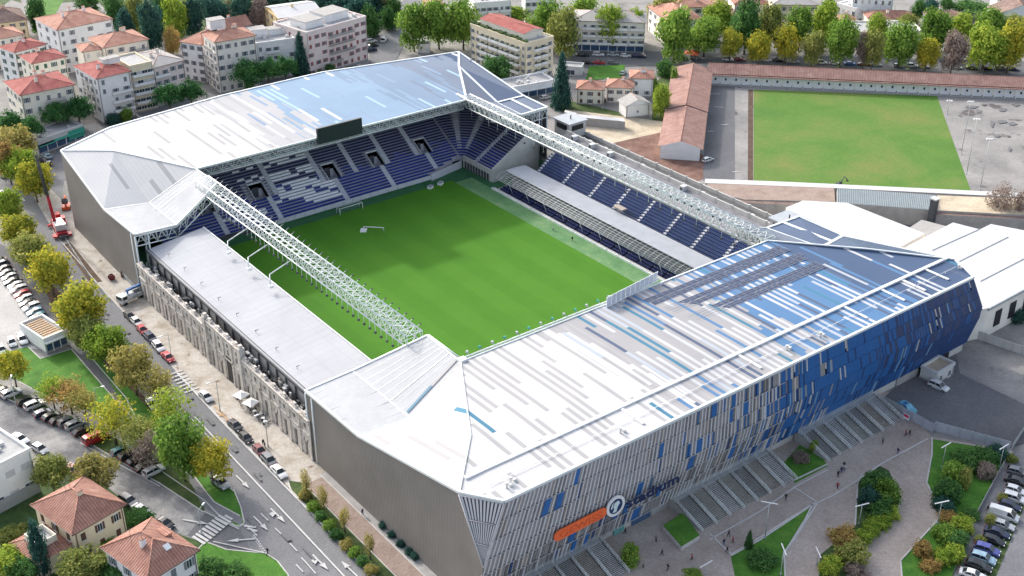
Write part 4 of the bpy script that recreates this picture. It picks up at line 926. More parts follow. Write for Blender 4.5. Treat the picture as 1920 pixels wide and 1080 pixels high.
M['tile_pink'] = tile_mat('tile_pink', (.24, .15, .13), (.34, .205, .175), (.42, .29, .255))
M['tile_brown'] = tile_mat('tile_brown', (.14, .10, .085), (.24, .17, .15), (.34, .26, .23))
M['tile_grey'] = mat('tile_grey', (.36, .35, .34), .85, .2, .8, fine=.4)
M['flat_roof'] = mat('flat_roof', (.40, .40, .40), .9, .2, .5, fine=.3)
M['white_roof'] = mat('white_roof', (.54, .545, .555), .7, .06, .3)
M['grey_sheet'] = mat('grey_sheet', (.20, .25, .27), .5, .2, .4, fine=.4)
WALLS = dict(white=(.78, .78, .78), cream=(.76, .72, .63), beige=(.74, .65, .48), pink=(.74, .64, .61), pale=(.77, .73, .67), yellow=(.70, .54, .30), grey=(.55, .55, .55), ochre=(.66, .55, .37), bluewhite=(.74, .79, .82))
for k_, c_ in WALLS.items(): M['wall_' + k_] = mat('wall_' + k_, c_, .85, .08, .4, fine=.12)
M['shutter_red'] = mat('shutter_red', (.30, .10, .09), .7); M['shutter_green'] = mat('shutter_green', (.05, .13, .09), .7); M['shutter_grey'] = mat('shutter_grey', (.20, .22, .24), .7); M['shutter_brown'] = mat('shutter_brown', (.12, .07, .05), .7)
WIN = {}
def window_mesh(w_, h_, sh):
    k_ = (w_, h_, sh)
    if k_ not in WIN:
        b = MB(); b.box(-w_ / 2, w_ / 2, -.05, .06, 0, h_, 0)
        for x0, x1, z0, z1 in ((-w_ / 2 - .08, -w_ / 2, -.08, h_ + .08), (w_ / 2, w_ / 2 + .08, -.08, h_ + .08), (-w_ / 2, w_ / 2, h_, h_ + .08)): b.box(x0, x1, -.1, .02, z0, z1, 1)
        b.box(-w_ / 2 - .15, w_ / 2 + .15, -.18, .02, -.16, -.08, 1); b.box(-.03, .03, -.09, -.05, 0, h_, 1)
        if sh: b.box(-w_ / 2 - .08 - w_ * .45, -w_ / 2 - .08, -.14, -.02, 0, h_, 2); b.box(w_ / 2 + .08, w_ / 2 + .08 + w_ * .45, -.14, -.02, 0, h_, 2)
        WIN[k_] = b.mesh('window', [M['glass'], M['white_paint'], M[sh or 'white_paint']])
    return WIN[k_]
def closed_mesh(w_, h_, sh):
    k_ = ('c', w_, h_, sh)
    if k_ not in WIN:
        b = MB(); b.box(-w_ / 2, w_ / 2, -.08, .04, 0, h_, 1); b.box(-w_ / 2 - .15, w_ / 2 + .15, -.18, .02, -.16, -.08, 0)
        for i in range(int(h_ / .16)): b.box(-w_ / 2 + .04, w_ / 2 - .04, -.11, -.08, i * .16 + .03, i * .16 + .1, 1)
        WIN[k_] = b.mesh('window', [M['white_paint'], M[sh or 'wall_grey']])
    return WIN[k_]
def balcony_mesh(w_, solid, planted=False):
    k_ = ('b', w_, solid, planted)
    if k_ not in WIN:
        b = MB(); b.box(-w_ / 2, w_ / 2, -1.2, 0, -.15, 0, 0)
        if solid: b.box(-w_ / 2, w_ / 2, -1.2, -1.1, 0, .95, 1); b.box(-w_ / 2, -w_ / 2 + .08, -1.1, 0, 0, .95, 1); b.box(w_ / 2 - .08, w_ / 2, -1.1, 0, 0, .95, 1)
        else:
            b.box(-w_ / 2, w_ / 2, -1.2, -1.14, .9, .97, 2)
            n = int(w_ / .28)
            for i in range(n + 1): x = -w_ / 2 + i * w_ / n; b.box(x - .02, x + .02, -1.19, -1.15, 0, .9, 2)
        if planted:
            r = random.Random(4)
            for i in range(int(w_ * 5)): x = r.uniform(-w_ / 2, w_ / 2); s_ = r.uniform(.12, .3); b.box(x - s_, x + s_, -1.1, -.9 + s_, .3, .6 + s_ * 2, 3)
        WIN[k_] = b.mesh('balcony', [M['concrete_light'], M['wall_white'], M['dark_metal'], M['hedge_floor']])
    return WIN[k_]
def roof_mb(w, d, h, kind, pitch, ov=.5):
    """roof over a footprint 0..w (x) by 0..d (y) at height h"""
    b = MB(); x0, x1, y0, y1 = -ov, w + ov, -ov, d + ov; W, D = x1 - x0, y1 - y0
    if kind == 'flat':
        b.box(x0 + ov, x1 - ov, y0 + ov, y1 - ov, h, h + .15, 0); e = .35
        for q in ((x0 + ov - .1, x1 - ov + .1, y0 + ov - .1, y0 + ov + e), (x0 + ov - .1, x1 - ov + .1, y1 - ov - e, y1 - ov + .1), (x0 + ov - .1, x0 + ov + e, y0 + ov + e, y1 - ov - e), (x1 - ov - e, x1 - ov + .1, y0 + ov + e, y1 - ov - e)): b.box(*q, h, h + .7, 1)
        return b
    hz = min(W, D) / 2 * pitch
    if kind == 'hip':
        m_ = min(W, D) / 2
        if W >= D: r0, r1 = (x0 + m_, (y0 + y1) / 2, h + hz), (x1 - m_, (y0 + y1) / 2, h + hz)
        else: r0, r1 = ((x0 + x1) / 2, y0 + m_, h + hz), ((x0 + x1) / 2, y1 - m_, h + hz)
        a, c, e, g = (x0, y0, h), (x1, y0, h), (x1, y1, h), (x0, y1, h)
        if W >= D: F = [[a, c, r1, r0], [c, e, r1], [e, g, r0, r1], [g, a, r0]]; RG = [(a, r0), (g, r0), (c, r1), (e, r1), (r0, r1)]
        else: F = [[a, c, r0], [c, e, r1, r0], [e, g, r1], [g, a, r0, r1]]; RG = [(a, r0), (c, r0), (e, r1), (g, r1), (r0, r1)]
        for f in F: b.quad(f, 0)
        for p, q in RG: b.tube(p, q, .11, 5, 2)
    else:
        if kind == 'gable':   # ridge along x
            r0, r1 = (x0, (y0 + y1) / 2, h + D / 2 * pitch), (x1, (y0 + y1) / 2, h + D / 2 * pitch)
            b.quad([(x0, y0, h), (x1, y0, h), r1, r0], 0); b.quad([(x1, y1, h), (x0, y1, h), r0, r1], 0)
            b.quad([(0, 0, h), (0, (y0 + y1) / 2, h + (D / 2) * pitch - .1), (0, d, h)], 1); b.quad([(w, 0, h), (w, d, h), (w, (y0 + y1) / 2, h + (D / 2) * pitch - .1)], 1)
        else:                 # ridge along y
            r0, r1 = ((x0 + x1) / 2, y0, h + W / 2 * pitch), ((x0 + x1) / 2, y1, h + W / 2 * pitch)
            b.quad([(x0, y1, h), (x0, y0, h), r0, r1], 0); b.quad([(x1, y0, h), (x1, y1, h), r1, r0], 0)
            b.quad([(0, 0, h), (w, 0, h), ((x0 + x1) / 2, 0, h + W / 2 * pitch - .1)], 1); b.quad([(w, d, h), (0, d, h), ((x0 + x1) / 2, d, h + W / 2 * pitch - .1)], 1)
        b.tube(r0, r1, .11, 5, 2)
    b.box(x0, x1, y0, y1, h - .12, h - .01, 1)
    return b
def house(name, label, cat, p0, p1, dep, h, wall='white', roof='hip', rmat='tile_red', pitch=.42, cols=4, rows=4, sh=None, wsz=(1.0, 1.5), bal=None, side=None, zbase=0.0,
          chim=2, shop=None, ov=.5, group=None, planted=False, basey=None):
    """building from the two eave corners of its front face in the photograph; side = (cols, which side) for the second visible face"""
    if basey is not None:    # height from the foot of the first corner
        g = at(p0[0], basey, 0)
        for _ in range(30):
            q = at(p0[0], p0[1], h); gg = V(q.x, q.y, 0); rr = gg - CAM; yb = 540 - FPX * rr.dot(UP) / rr.dot(FW)
            h += (basey - yb) * .05
    A, B = at(p0[0], p0[1], h), at(p1[0], p1[1], h); u = (B - A); w_ = u.length; u.normalize(); n = V(-u.y, u.x, 0)
    flip = False
    if n.dot(A - CAM) < 0:
        A, B = B, A; u = -u; n = -n; flip = True
    rz = atan2(u.y, u.x); root = empty(name, (A.x, A.y, 0), rz, label, cat, group)
    b = MB(); b.box(0, w_, 0, dep, zbase, h - .02, 0, bottom=False); b.box(-.06, w_ + .06, -.06, dep + .06, 0, .6, 1, bottom=False)
    b.build('wall', [M['wall_' + wall], M['concrete']], root)
    rf = roof_mb(w_, dep, h, roof, pitch, ov if roof != 'flat' else 0).build('roof', [M[rmat], M['wall_' + wall], M['tile_orange' if 'tile' in rmat else 'concrete_light']], root)
    hr = random.Random(int(p0[0] * 7 + p0[1]))
    for i in range(chim):
        cx, cy_ = hr.uniform(.25, .75) * w_, hr.uniform(.3, .7) * dep; b = MB(); ht = h + (min(w_, dep) * .5 * pitch if roof != 'flat' else .1)
        b.box(cx - .45, cx + .45, cy_ - .35, cy_ + .35, h, ht + .9, 0); b.box(cx - .55, cx + .55, cy_ - .45, cy_ + .45, ht + .9, ht + 1.05, 1)
        b.build('chimney', [M['wall_' + wall], M[rmat] if roof != 'flat' else M['concrete']], rf)
    b = MB(); oo = ov if roof != 'flat' else .12
    if roof in ('hip', 'gable'): b.box(-oo, w_ + oo, -oo - .14, -oo + .02, h - .16, h - .02)
    for x in (.35, w_ - .35): b.box(x - .06, x + .06, -.16, -.04, .1, h - .16)
    b.build('gutter', M['shutter_brown'] if roof != 'flat' else M['steel'], root)
    if w_ > 9:
        for i in range(2):
            ax, ay = hr.uniform(.2, .8) * w_, hr.uniform(.3, .7) * dep; b = MB(); zt = h + (min(w_, dep) * .5 * pitch if roof != 'flat' else 0)
            b.tube((ax, ay, h), (ax, ay, zt + 2.4), .035, 4); b.tube((ax - .7, ay, zt + 2.2), (ax + .7, ay, zt + 2.2), .02, 3)
            for q in range(4): b.tube((ax - .6 + q * .4, ay - .35, zt + 2.2), (ax - .6 + q * .4, ay + .35, zt + 2.2), .015, 3)
            b.build('aerial', M['dark_metal'], root)
        if roof == 'flat':
            b = MB()
            for i in range(7): x, y = hr.uniform(1, w_ - 2), hr.uniform(1, dep - 2); b.box(x, x + hr.uniform(.5, 1.3), y, y + hr.uniform(.5, 1.2), h + .15, h + hr.uniform(.5, 1.2))
            q_ = b.build('rooftop_units', M['hvac'], root); q_['kind'] = 'stuff'
    fh = (h - .4) / rows; me = window_mesh(wsz[0], wsz[1], sh)
    def face(ncols, length, place, balc):
        for r in range(rows):
            for c in range(ncols):
                x = (c + .5) / ncols * length; z = r * fh + (fh - wsz[1]) * .55
                if shop and r == 0: continue
                if hr.random() < .05: continue
                bb = balc and balc[0] <= c <= balc[1] and r > 0
                place(x, z - (.5 if bb else 0), me if hr.random() > .28 else closed_mesh(wsz[0], wsz[1], sh), 'window')
                if bb and (c - balc[0]) % balc[2] == 0:
                    wd = length / ncols * balc[2] * .92; place(x + (balc[2] - 1) * .5 * length / ncols, r * fh + .12, balcony_mesh(round(wd, 1), balc[3], planted), 'balcony')
    face(cols, w_, lambda x, z, me_, nm: put(nm, me_, root, (x, 0, z)), bal)
    if side:
        sc_, which = side[0], side[1]; sb = side[2] if len(side) > 2 else None
        if which == 'L': face(sc_, dep, lambda y, z, me_, nm: put(nm, me_, root, (0, dep - y, z), -pi / 2), sb)
        else: face(sc_, dep, lambda y, z, me_, nm: put(nm, me_, root, (w_, y, z), pi / 2), sb)
    if shop:
        b = MB(); n_ = max(3, int(w_ / 3.2)); b.box(.1, w_ - .1, -.04, 0, 0, 2.9, 0)
        for i in range(n_ + 1): x = .1 + (w_ - .2) * i / n_; b.box(x - .12, x + .12, -.1, .0, 0, 2.9, 1)
        b.box(0, w_, -1.2, 0, 2.95, 3.2, 2); b.build('shopfront', [M['glass_blue'], M['wall_white'], M[shop]], root)
    return root, w_, h
def rooftop(root, w_, d_, h_, items):
    for x, y, sx, sy, sz in items:
        b = MB(); b.box(x, x + sx, y, y + sy, h_, h_ + sz, 0); b.box(x - .15, x + sx + .15, y - .15, y + sy + .15, h_ + sz, h_ + sz + .15, 1); b.build('roof_room', [M['wall_white'], M['tile_grey']], root)
# --- apartment blocks beyond the avenue, upper left
r, w_, h_ = house('apartment_block', 'pale apartment block with deep red hipped roof at the left edge beside umbrella pines', 'building', (38, 178), (138, 158), 16, 14, 'cream', 'hip', 'tile_red', .3, 5, 4, 'shutter_grey', basey=262, bal=(2, 3, 2, False), side=(4, 'L'), chim=3)
house('apartment_block', 'pale terraced block with small red roof just behind the block at the left edge', 'building', (60, 119), (123, 106), 11, 15, 'cream', 'hip', 'tile_red', .3, 4, 5, 'shutter_green', side=(2, 'L'), chim=1)
house('apartment_block', 'small red roofed block with a green shutter, rearmost of three at the left edge', 'building', (27, 98), (86, 82), 10, 15, 'white', 'hip', 'tile_red', .3, 4, 5, 'shutter_green', side=(2, 'L'), chim=1)
house('house', 'cream house with light orange roof cut by the left edge', 'building', (-20, 76), (44, 64), 12, 12, 'cream', 'hip', 'tile_orange', .35, 4, 4, chim=1)
house('house', 'old ochre house with dark weathered roof at the upper left corner', 'building', (-25, 46), (50, 36), 16, 9, 'ochre', 'hip', 'tile_brown', .5, 4, 3, 'shutter_brown', chim=2)
r, w_, h_ = house('apartment_block', 'white five storey block with red hipped roof facing the far corner', 'building', (181, 147), (243, 133), 17, 15, 'white', 'hip', 'tile_red', .3, 3, 5, 'shutter_grey', basey=233, side=(5, 'L', (2, 3, 2, False)), bal=(1, 2, 2, True), chim=2)
rooftop(r, w_, 17, h_ + 1.2, [(w_ * .5, 7, 6, 3, 1.8)])
house('apartment_block', 'beige block with dark ribbon balconies between red and grey roofed blocks', 'building', (243.6, 127), (285, 118), 13, 16, 'beige', 'flat', 'flat_roof', .3, 4, 5, None, (2.0, 1.1), bal=(0, 3, 4, True), chim=0, basey=213)
house('apartment_block', 'white and pink block with grey pitched roof behind round pines', 'building', (286, 127), (344, 112), 17, 14, 'pink', 'hip', 'tile_grey', .28, 4, 4, 'shutter_grey', bal=(0, 1, 2, True), chim=2)
house('apartment_block', 'tall plain grey white block with pinkish hipped roof in the back row, upper left', 'building', (107, 56), (210, 35), 19, 17, 'white', 'hip', 'tile_orange', .3, 6, 5, 'shutter_grey', side=(3, 'L'), chim=3)
house('apartment_block', 'cream block with two step orange roof behind the red roofed block', 'building', (195, 89), (277, 73), 14, 16, 'cream', 'hip', 'tile_orange', .32, 4, 5, 'shutter_grey', side=(2, 'L'), chim=2, bal=(2, 3, 1, False))
house('apartment_block', 'low cream wing with orange roof joined to the left of the two step roof block', 'building', (155, 97), (192, 91), 9, 15, 'cream', 'hip', 'tile_orange', .3, 2, 5, chim=1)
house('apartment_block', 'white narrow block with orange gable roof left of the long balcony block', 'building', (338, 77), (380, 84), 14, 15, 'white', 'hip', 'tile_orange', .4, 3, 5, 'shutter_grey', chim=1, basey=150)
r, w_, h_ = house('apartment_block', 'long white block with orange roof and a column of balconies on its narrow end', 'building', (403, 79), (478, 66), 11, 15, 'pale', 'hip', 'tile_orange', .35, 5, 5, 'shutter_grey', basey=177, side=(3, 'L', (0, 2, 1, False)), chim=2)
rooftop(r, w_, 11, h_ + 1.6, [(2, 8.5, 5.5, 4, 3.2)])
r, w_, h_ = house('apartment_block', 'white block with planted roof terrace behind the three umbrella pines', 'building', (480, 84), (553, 74), 13, 13.5, 'white', 'flat', 'flat_roof', .3, 5, 4, 'shutter_grey', chim=0, bal=(1, 2, 2, True))
rooftop(r, w_, 13, h_, [(0.2, 7, 6, 5, 3.0), (7, 8, 7, 4, 2.2)])
house('house', 'brick red gabled roof top behind the long white block', 'building', (425, 55), (470, 46), 8, 17, 'grey', 'gable', 'tile_terra', .6, 3, 5, chim=1)
house('house', 'yellow ochre building with bright white roof below the dark firs', 'building', (523, 34), (603, 23), 18, 12, 'yellow', 'gable', 'white_roof', .2, 5, 4, 'shutter_brown', side=(3, 'L'), chim=1)
r, w_, h_ = house('apartment_block', 'pink white block with red shutters and long balconies beside the hill road', 'building', (574, 64), (686, 33), 19, 15, 'pink', 'flat', 'flat_roof', .3, 9, 5, 'shutter_red', (1.0, 1.4), bal=(3, 6, 2, False), side=(3, 'L'), chim=0, basey=146)
rooftop(r, w_, 19, h_, [(3, 4, 8, 9, 2.6), (13, 5, 11, 9, 2.8)])
# corner shop with green awning
r, w_, h_ = house('shop_building', 'low dark shop with green awnings under the pines at the left', 'shop', (68, 268), (156, 236), 9, 4.2, 'grey', 'flat', 'flat_roof', .2, 3, 1, None, chim=0, shop='green_net')
b = MB(); b.box(w_ - 6, w_, -.25, -.05, 1.2, 4.1, 0); b.box(0, 6, -1.6, 0, 3.0, 3.2, 0); b.build('awning', M['green_net'], r)
# --- centre top
r, w_, h_ = house('apartment_block', 'tall beige block with red penthouse roof and planted terraces', 'building', (882, 47), (986, 84), 13, 16, 'beige', 'flat', 'flat_roof', .3, 11, 5, 'shutter_grey', (.9, 1.3), bal=(2, 9, 2, True), side=(4, 'R', (1, 2, 1, True)), chim=0, basey=117, planted=True)
b = MB(); ph = roof_mb(w_ - 7, 9, h_ + 2.6, 'gable', .22, .4); o = ph.build('penthouse_roof', [M['tile_red'], M['wall_cream'], M['tile_orange']], r, (3, 2.5, 0))
b.box(3, w_ - 4, 2.5, 11.5, h_, h_ + 2.6); b.build('penthouse', M['wall_cream'], r)
b = MB(); pr = random.Random(9)
for i in range(160): x = pr.uniform(.4, w_ - .4); y = pr.choice([pr.uniform(.3, 1.4), pr.uniform(.3, 2)]); s_ = pr.uniform(.15, .5); b.box(x - s_, x + s_, y - s_ * .6, y + s_ * .6, h_ + .1, h_ + .3 + s_ * 2.2)
b.build('terrace_plants', M['hedge_floor'], r)
house('shop_building', 'low glass fronted annex at the foot of the tall beige block', 'shop', (958, 167), (1040, 152), 9, 4.5, 'white', 'flat', 'flat_roof', .2, 6, 1, None, chim=0, shop='white_paint')
house('house', 'small cream house with coral roof, leftmost of the joined houses by the garden', 'building', (1082, 166), (1132, 168), 8, 6.4, 'cream', 'hip', 'tile_orange', .4, 3, 2, 'shutter_brown', (.9, 1.3), basey=196, chim=1)
house('house', 'cream middle house with lower orange roof and a dark garage', 'building', (1138, 163), (1186, 165), 8, 5.8, 'pale', 'hip', 'tile_orange', .4, 3, 2, 'shutter_brown', (.9, 1.3), chim=1)
house('house', 'white house with orange hipped roof at the right end of the garden houses', 'building', (1183, 146), (1225, 147), 8, 7, 'white', 'hip', 'tile_orange', .4, 2, 2, 'shutter_grey', (.9, 1.3), chim=2)
house('shed', 'small white shed with grey gabled roof below the garden houses', 'shed', (1174, 199), (1218, 194), 6, 4.5, 'white', 'gabley', 'tile_grey', .45, 1, 1, None, (.6, .8), chim=0)
house('shed', 'little white garage near the tall dark fir', 'shed', (1050, 126), (1090, 129), 5, 3, 'grey', 'flat', 'flat_roof', .3, 1, 1, None, (3, 1.8), chim=0)
house('apartment_block', 'white balconied block above the planted beige block, cut by the top edge', 'building', (889, 8), (958, 3), 14, 14, 'white', 'flat', 'flat_roof', .3, 6, 4, 'shutter_grey', bal=(0, 5, 2, True), chim=0)
house('apartment_block', 'grey roofed block with blue glass shops behind the avenue trees, top centre', 'building', (1075, 38), (1210, 42), 14, 12, 'pale', 'hip', 'tile_grey', .3, 9, 4, 'shutter_grey', chim=2, shop='white_paint', bal=(1, 8, 2, True))
house('house', 'white gabled house right of the grey roofed shops, behind the trees', 'building', (1216, 12), (1252, 40), 14, 10, 'pale', 'hip', 'tile_orange', .4, 4, 3, 'shutter_grey', chim=1)
house('house', 'peach coloured house with pale orange roof behind the avenue trees', 'building', (1262, 14), (1330, 12), 12, 9, 'cream', 'hip', 'tile_orange', .35, 5, 3, 'shutter_brown', chim=1)
house('house', 'brown roofed house between the peach house and the cream block', 'building', (1335, 18), (1372, 17), 12, 8, 'ochre', 'hip', 'tile_terra', .4, 3, 3, chim=1)
house('house', 'wide dull red roofed house at the top edge left of the cream block', 'building', (1378, 8), (1440, 7), 12, 9, 'cream', 'hip', 'tile_terra', .4, 5, 3, chim=1)
house('house', 'cream block with grey hipped roof and narrow windows behind the avenue trees', 'building', (1450, 8), (1534, 9), 12, 12, 'beige', 'hip', 'tile_grey', .3, 6, 4, 'shutter_grey', (.9, 1.4), chim=1)
house('villa', 'white villa with arched lower wing at the top edge', 'building', (1600, -8), (1676, -4), 12, 12, 'bluewhite', 'flat', 'white_roof', .3, 6, 3, None, (.9, 1.6), chim=1)
house('villa', 'low white arcaded wing left of the white villa', 'building', (1569, 8), (1606, 18), 6, 7, 'white', 'flat', 'white_roof', .3, 4, 2, None, (1.3, 1.8), chim=0)
house('house', 'small house with bright red orange roof below the white villa', 'building', (1572, 41), (1606, 42), 8, 6, 'cream', 'hip', 'tile_orange', .5, 3, 2, chim=1)
house('house', 'long red roofed house right of the white villa', 'building', (1628, 34), (1718, 34), 8, 6, 'cream', 'hip', 'tile_terra', .45, 6, 2, chim=1)
house('hall', 'flat grey roofed hall among the avenue trees', 'building', (1606, 62), (1730, 61), 14, 6, 'pale', 'flat', 'flat_roof', .2, 7, 2, chim=0)
house('house', 'house with faded orange roof left of the dark rounded tree clump', 'building', (1745, 36), (1812, 36), 10, 6, 'white', 'hip', 'tile_pink', .4, 4, 2, chim=1)
house('house', 'pale house with grey brown gables at the top right corner', 'building', (1868, 28), (1960, 30), 12, 8, 'white', 'gabley', 'tile_brown', .45, 5, 2, chim=1)
house('house', 'white house at the top edge above the grey brown gables', 'building', (1872, -12), (1940, -10), 10, 12, 'white', 'hip', 'tile_pink', .4, 5, 3, chim=1)
house('house', 'plain orange roofed house at the top edge above the hill road', 'building', (800, 12), (832, 10), 10, 7, 'ochre', 'hip', 'tile_terra', .4, 3, 2, chim=1)
house('kiosk', 'small white kiosk with cream front by the hill road bend', 'shed', (783, 86), (806, 86), 4, 3.2, 'cream', 'flat', 'flat_roof', .2, 2, 1, None, (.8, .9), chim=0)
house('house', 'apartment house cut by the top edge left of the white balconied block', 'building', (985, 0), (1040, -2), 10, 10, 'white', 'flat', 'flat_roof', .3, 5, 3, 'shutter_grey', chim=0)
# --- villas at the lower left
r, w_, h_ = house('villa', 'cream villa with terracotta hipped roof and small roof terrace, lower left', 'villa', (137, 998), (229, 945), 12.0, 7.2, 'beige', 'hip', 'tile_terra', .55, 3, 2, 'shutter_brown', (.9, 1.5), chim=1, ov=.6, side=(3, 'L'))
b = MB(); b.box(-6.5, -.1, 1.5, 9.5, 0, 4.0, 0); b.build('annex', M['wall_beige'], r)
roof_mb(6.4, 8.0, 4.0, 'hip', .3, .5).build('annex_roof', [M['tile_terra'], M['wall_beige'], M['tile_orange']], r, (-6.5, 1.5, 0))
b = MB(); b.box(-4.8, -1.6, 3.5, 7.5, 4.95, 5.15, 0)
for q in ((-5.0, -1.4, 3.3, 3.5), (-5.0, -1.4, 7.5, 7.7), (-5.0, -4.8, 3.5, 7.5), (-1.6, -1.4, 3.5, 7.5)): b.box(*q, 4.5, 6.0, 1)
b.build('roof_terrace', [M['flat_roof'], M['wall_cream']], r)
r, w_, h_ = house('villa', 'white villa with terracotta hipped roof and skylight, bottom left near the crossing', 'villa', (278, 1086), (366, 1031), 12.5, 6.8, 'white', 'hip', 'tile_terra', .55, 3, 2, 'shutter_grey', (1.0, 1.6), chim=1, ov=.6, side=(3, 'L'))
b = MB(); b.obox((w_ * .55, 1.9, h_ + 1.45), (1.1, 0, 0), (0, 1.0, .55), (0, -.1, .2)); b.build('skylight', M['white_paint'], r)
b = MB(); b.box(w_ - 2.2, w_ - .9, 5, 7.8, h_ + .2, h_ + 1.7); b.build('dormer', M['tile_orange'], r)
# white modern block at the left edge
r, w_, h_ = house('modern_block', 'plain white flat roofed block cut by the left edge below the side street', 'building', (-60, 905), (57, 845), 11, 9.5, 'white', 'flat', 'flat_roof', .3, 4, 2, None, (1.8, 1.2), chim=0)
rooftop(r, w_, 11, h_, [(2, 3, 3, 3, .6), (7, 4, 2, 2, .5)])
b = MB(); b.box(-.1, w_ + .1, -.4, -.1, 0, 2.6, 0); b.build('plinth_screen', mat('plinth_grey', (.33, .36, .38), .6, .1), r)
# kiosk / filling canopy on the lot
p = at(125, 655, 0); r, w_, h_ = house('kiosk', 'low white pavilion with blue lettered glass front between car park and lawn', 'kiosk', (82, 640), (125, 622), 10.5, 3.4, 'white', 'flat', 'flat_roof', .2, 3, 1, None, chim=0, shop='white_paint')
b = MB()
for i in range(9): b.box(.8, w_ - .8, 1.0 + i, 1.5 + i, h_ + .16, h_ + .34)
b.build('roof_deck', M['timber'], r)
# --- long tiled buildings round the training field
def longhouse(label, p0, p1, dep, h, rm, extra=None, pit=.35):
    r, w_, h_ = house('long_building', label, 'building', p0, p1, dep, h, 'pale', 'gable', rm, pit, 2, 1, None, (.6, .6), chim=0, ov=.9)
    for c in [c for c in r.children if c.name.startswith('window')]: bpy.data.objects.remove(c)
    return r, w_, h_
r, w_, h_ = longhouse('long low pink tiled building with white doors along the top of the training yard', (1332, 136), (2010, 167), 8, 4.2, 'tile_pink', pit=.45)
b = MB(); n_ = int(w_ / 3.6); bays = []
for i in range(n_):
    x = i * 3.6 + .5; bays.append(x)
dm = MB(); dm.box(0, 2.9, -.12, -.02, .1, 3.3, 0); dm.box(1.2, 1.8, -.2, -.12, 1.6, 2.4, 1); dm = dm.mesh('bay_panel', [M['white_paint'], M['dark']])
for x in bays[:60]: put('bay_panel', dm, r, (x, 0, 0))
pm = MB(); pm.box(-.08, .08, -1.7, -1.5, 0, 3.7, 0); pm = pm.mesh('post', [M['white_paint']])
for x in bays[:60]: put('post', pm, r, (x - .4, 0, 0))
b.box(-.3, w_, -1.9, .1, 3.7, 3.95, 0); b.box(-.3, w_, -1.9, -.3, 0, .25, 1); b.build('porch', [M['tile_pink'], M['concrete']], r)
longhouse('upper wing with pink tiled gable roof down the left side of the training yard', (1322, 208), (1332, 132), 12.5, 4.2, 'tile_pink', pit=.3)
r, w_, h_ = longhouse('lower pink tiled wing with white gable end left of the training yard', (1313, 278), (1321, 212), 12.0, 4.0, 'tile_pink', pit=.3)
b = MB(); b.quad([(-.95, 0, 0), (-.95, 0, 4.3), (-.95, 6, 6.2), (-.95, 12, 4.3), (-.95, 12, 0)]); b.build('end_wall', M['white_paint'], r)
# terrace stand along the near side of the field
def slab(name, label, pts, z0, z1, mt, cat='stand', steps=0):
    P = [at(x, y, z1) for x, y in pts]; o = V(P[0].x, P[0].y, 0); r = empty(name, o, 0, label, cat)
    b = MB(); b.prism([(p.x - o.x, p.y - o.y) for p in P], z0, z1, 0, 1)
    b.build('body', [M[mt], M['concrete']], r); return r, [p - o for p in P]
slab('field_wall', 'long white topped wall at the near end of the training field', [(1322, 335), (1480, 341), (1920, 362), (2000, 366), (2000, 373), (1920, 370), (1560, 352), (1322, 343)], 0, 3.4, 'white_roof', 'wall')
slab('old_terrace', 'worn pinkish terrace steps below the training field', [(1326, 344), (1564, 352), (1566, 378), (1395, 374), (1340, 360)], 0, 4.0, 'pink_pave')
r, P = slab('terrace_roof', 'weathered grey sheet roof over the middle of the field terrace', [(1570, 353), (1755, 366), (1753, 394), (1570, 380)], 0, 5.2, 'grey_sheet')
b = MB(); e = P[1] - P[0]; dn = P[3] - P[0]
for i in range(46): q = P[0] + e * (i / 46) + V(0, 0, .02); b.obox(q, e * .004, dn, V(0, 0, .12))
b.build('roof_ribs', M['steel'], r)
slab('old_terrace', 'bleached pale terrace right of the grey sheet roof', [(1757, 366), (2000, 376), (2000, 404), (1900, 402), (1757, 394)], 0, 4.4, 'sand_yard')
slab('rear_wall', 'long dark stained wall behind the field terraces', [(1340, 366), (1395, 376), (1570, 383), (1755, 397), (2000, 410), (2000, 415), (1755, 402), (1570, 388), (1395, 380)], 0, 3.8, 'tile_brown', 'wall')
# white roofed halls beyond the stadium
def hall(label, pts, z, low=0.6, mt='white_roof', ridges=()):
    P = [at(x, y, z) for x, y in pts]; o = V(P[0].x, P[0].y, 0); r = empty('sports_hall', o, 0, label, 'hall')
    Pl = [p - o for p in P]; b = MB(); q = [(p.x, p.y, z) for p in Pl]; a = sum(q[i - 1][0] * q[i][1] - q[i][0] * q[i - 1][1] for i in range(len(q)))
    if a < 0: q = q[::-1]
    b.quad(q, 0); b.build('roof', M[mt], r)
    b = MB()
    for i in range(len(q)):
        a_, c_ = q[i], q[(i + 1) % len(q)]; b.quad([(a_[0], a_[1], 0), (c_[0], c_[1], 0), (c_[0], c_[1], z - .02), (a_[0], a_[1], z - .02)], 0)
    b.build('wall', M['wall_pale'], r)
    b = MB()
    for p0, p1, z_ in ridges: a_, c_ = at(*p0, z) - o, at(*p1, z) - o; b.obox(a_ + V(0, 0, .03), c_ - a_, V(.18, .18, 0), V(0, 0, z_))
    if ridges: b.build('roof_seams', M['steel'], r)
    return r, Pl, o
hall('blinding white flat roofed hall just behind the navy roof wing', [(1474, 389), (1505, 376), (1588, 380), (1735, 438), (1690, 462), (1600, 520), (1500, 470)], 8.0)
r, Pl, o = hall('wide white hall roof with seams at the right edge behind the stadium', [(1852, 578), (1990, 504), (1990, 445), (1858, 420), (1837, 430), (1787, 417), (1700, 462), (1640, 500), (1780, 590)], 8.2, mt='white_roof',
    ridges=[((1837, 430), (1748, 470), .12), ((1890, 445), (1790, 495), .12), ((1935, 478), (1838, 528), .12)])
e = (at(1990, 504, 8.2) - at(1852, 578, 8.2)); en = e.normalized(); q0 = at(1852, 578, 8.2) - o; nn = V(en.y, -en.x, 0)
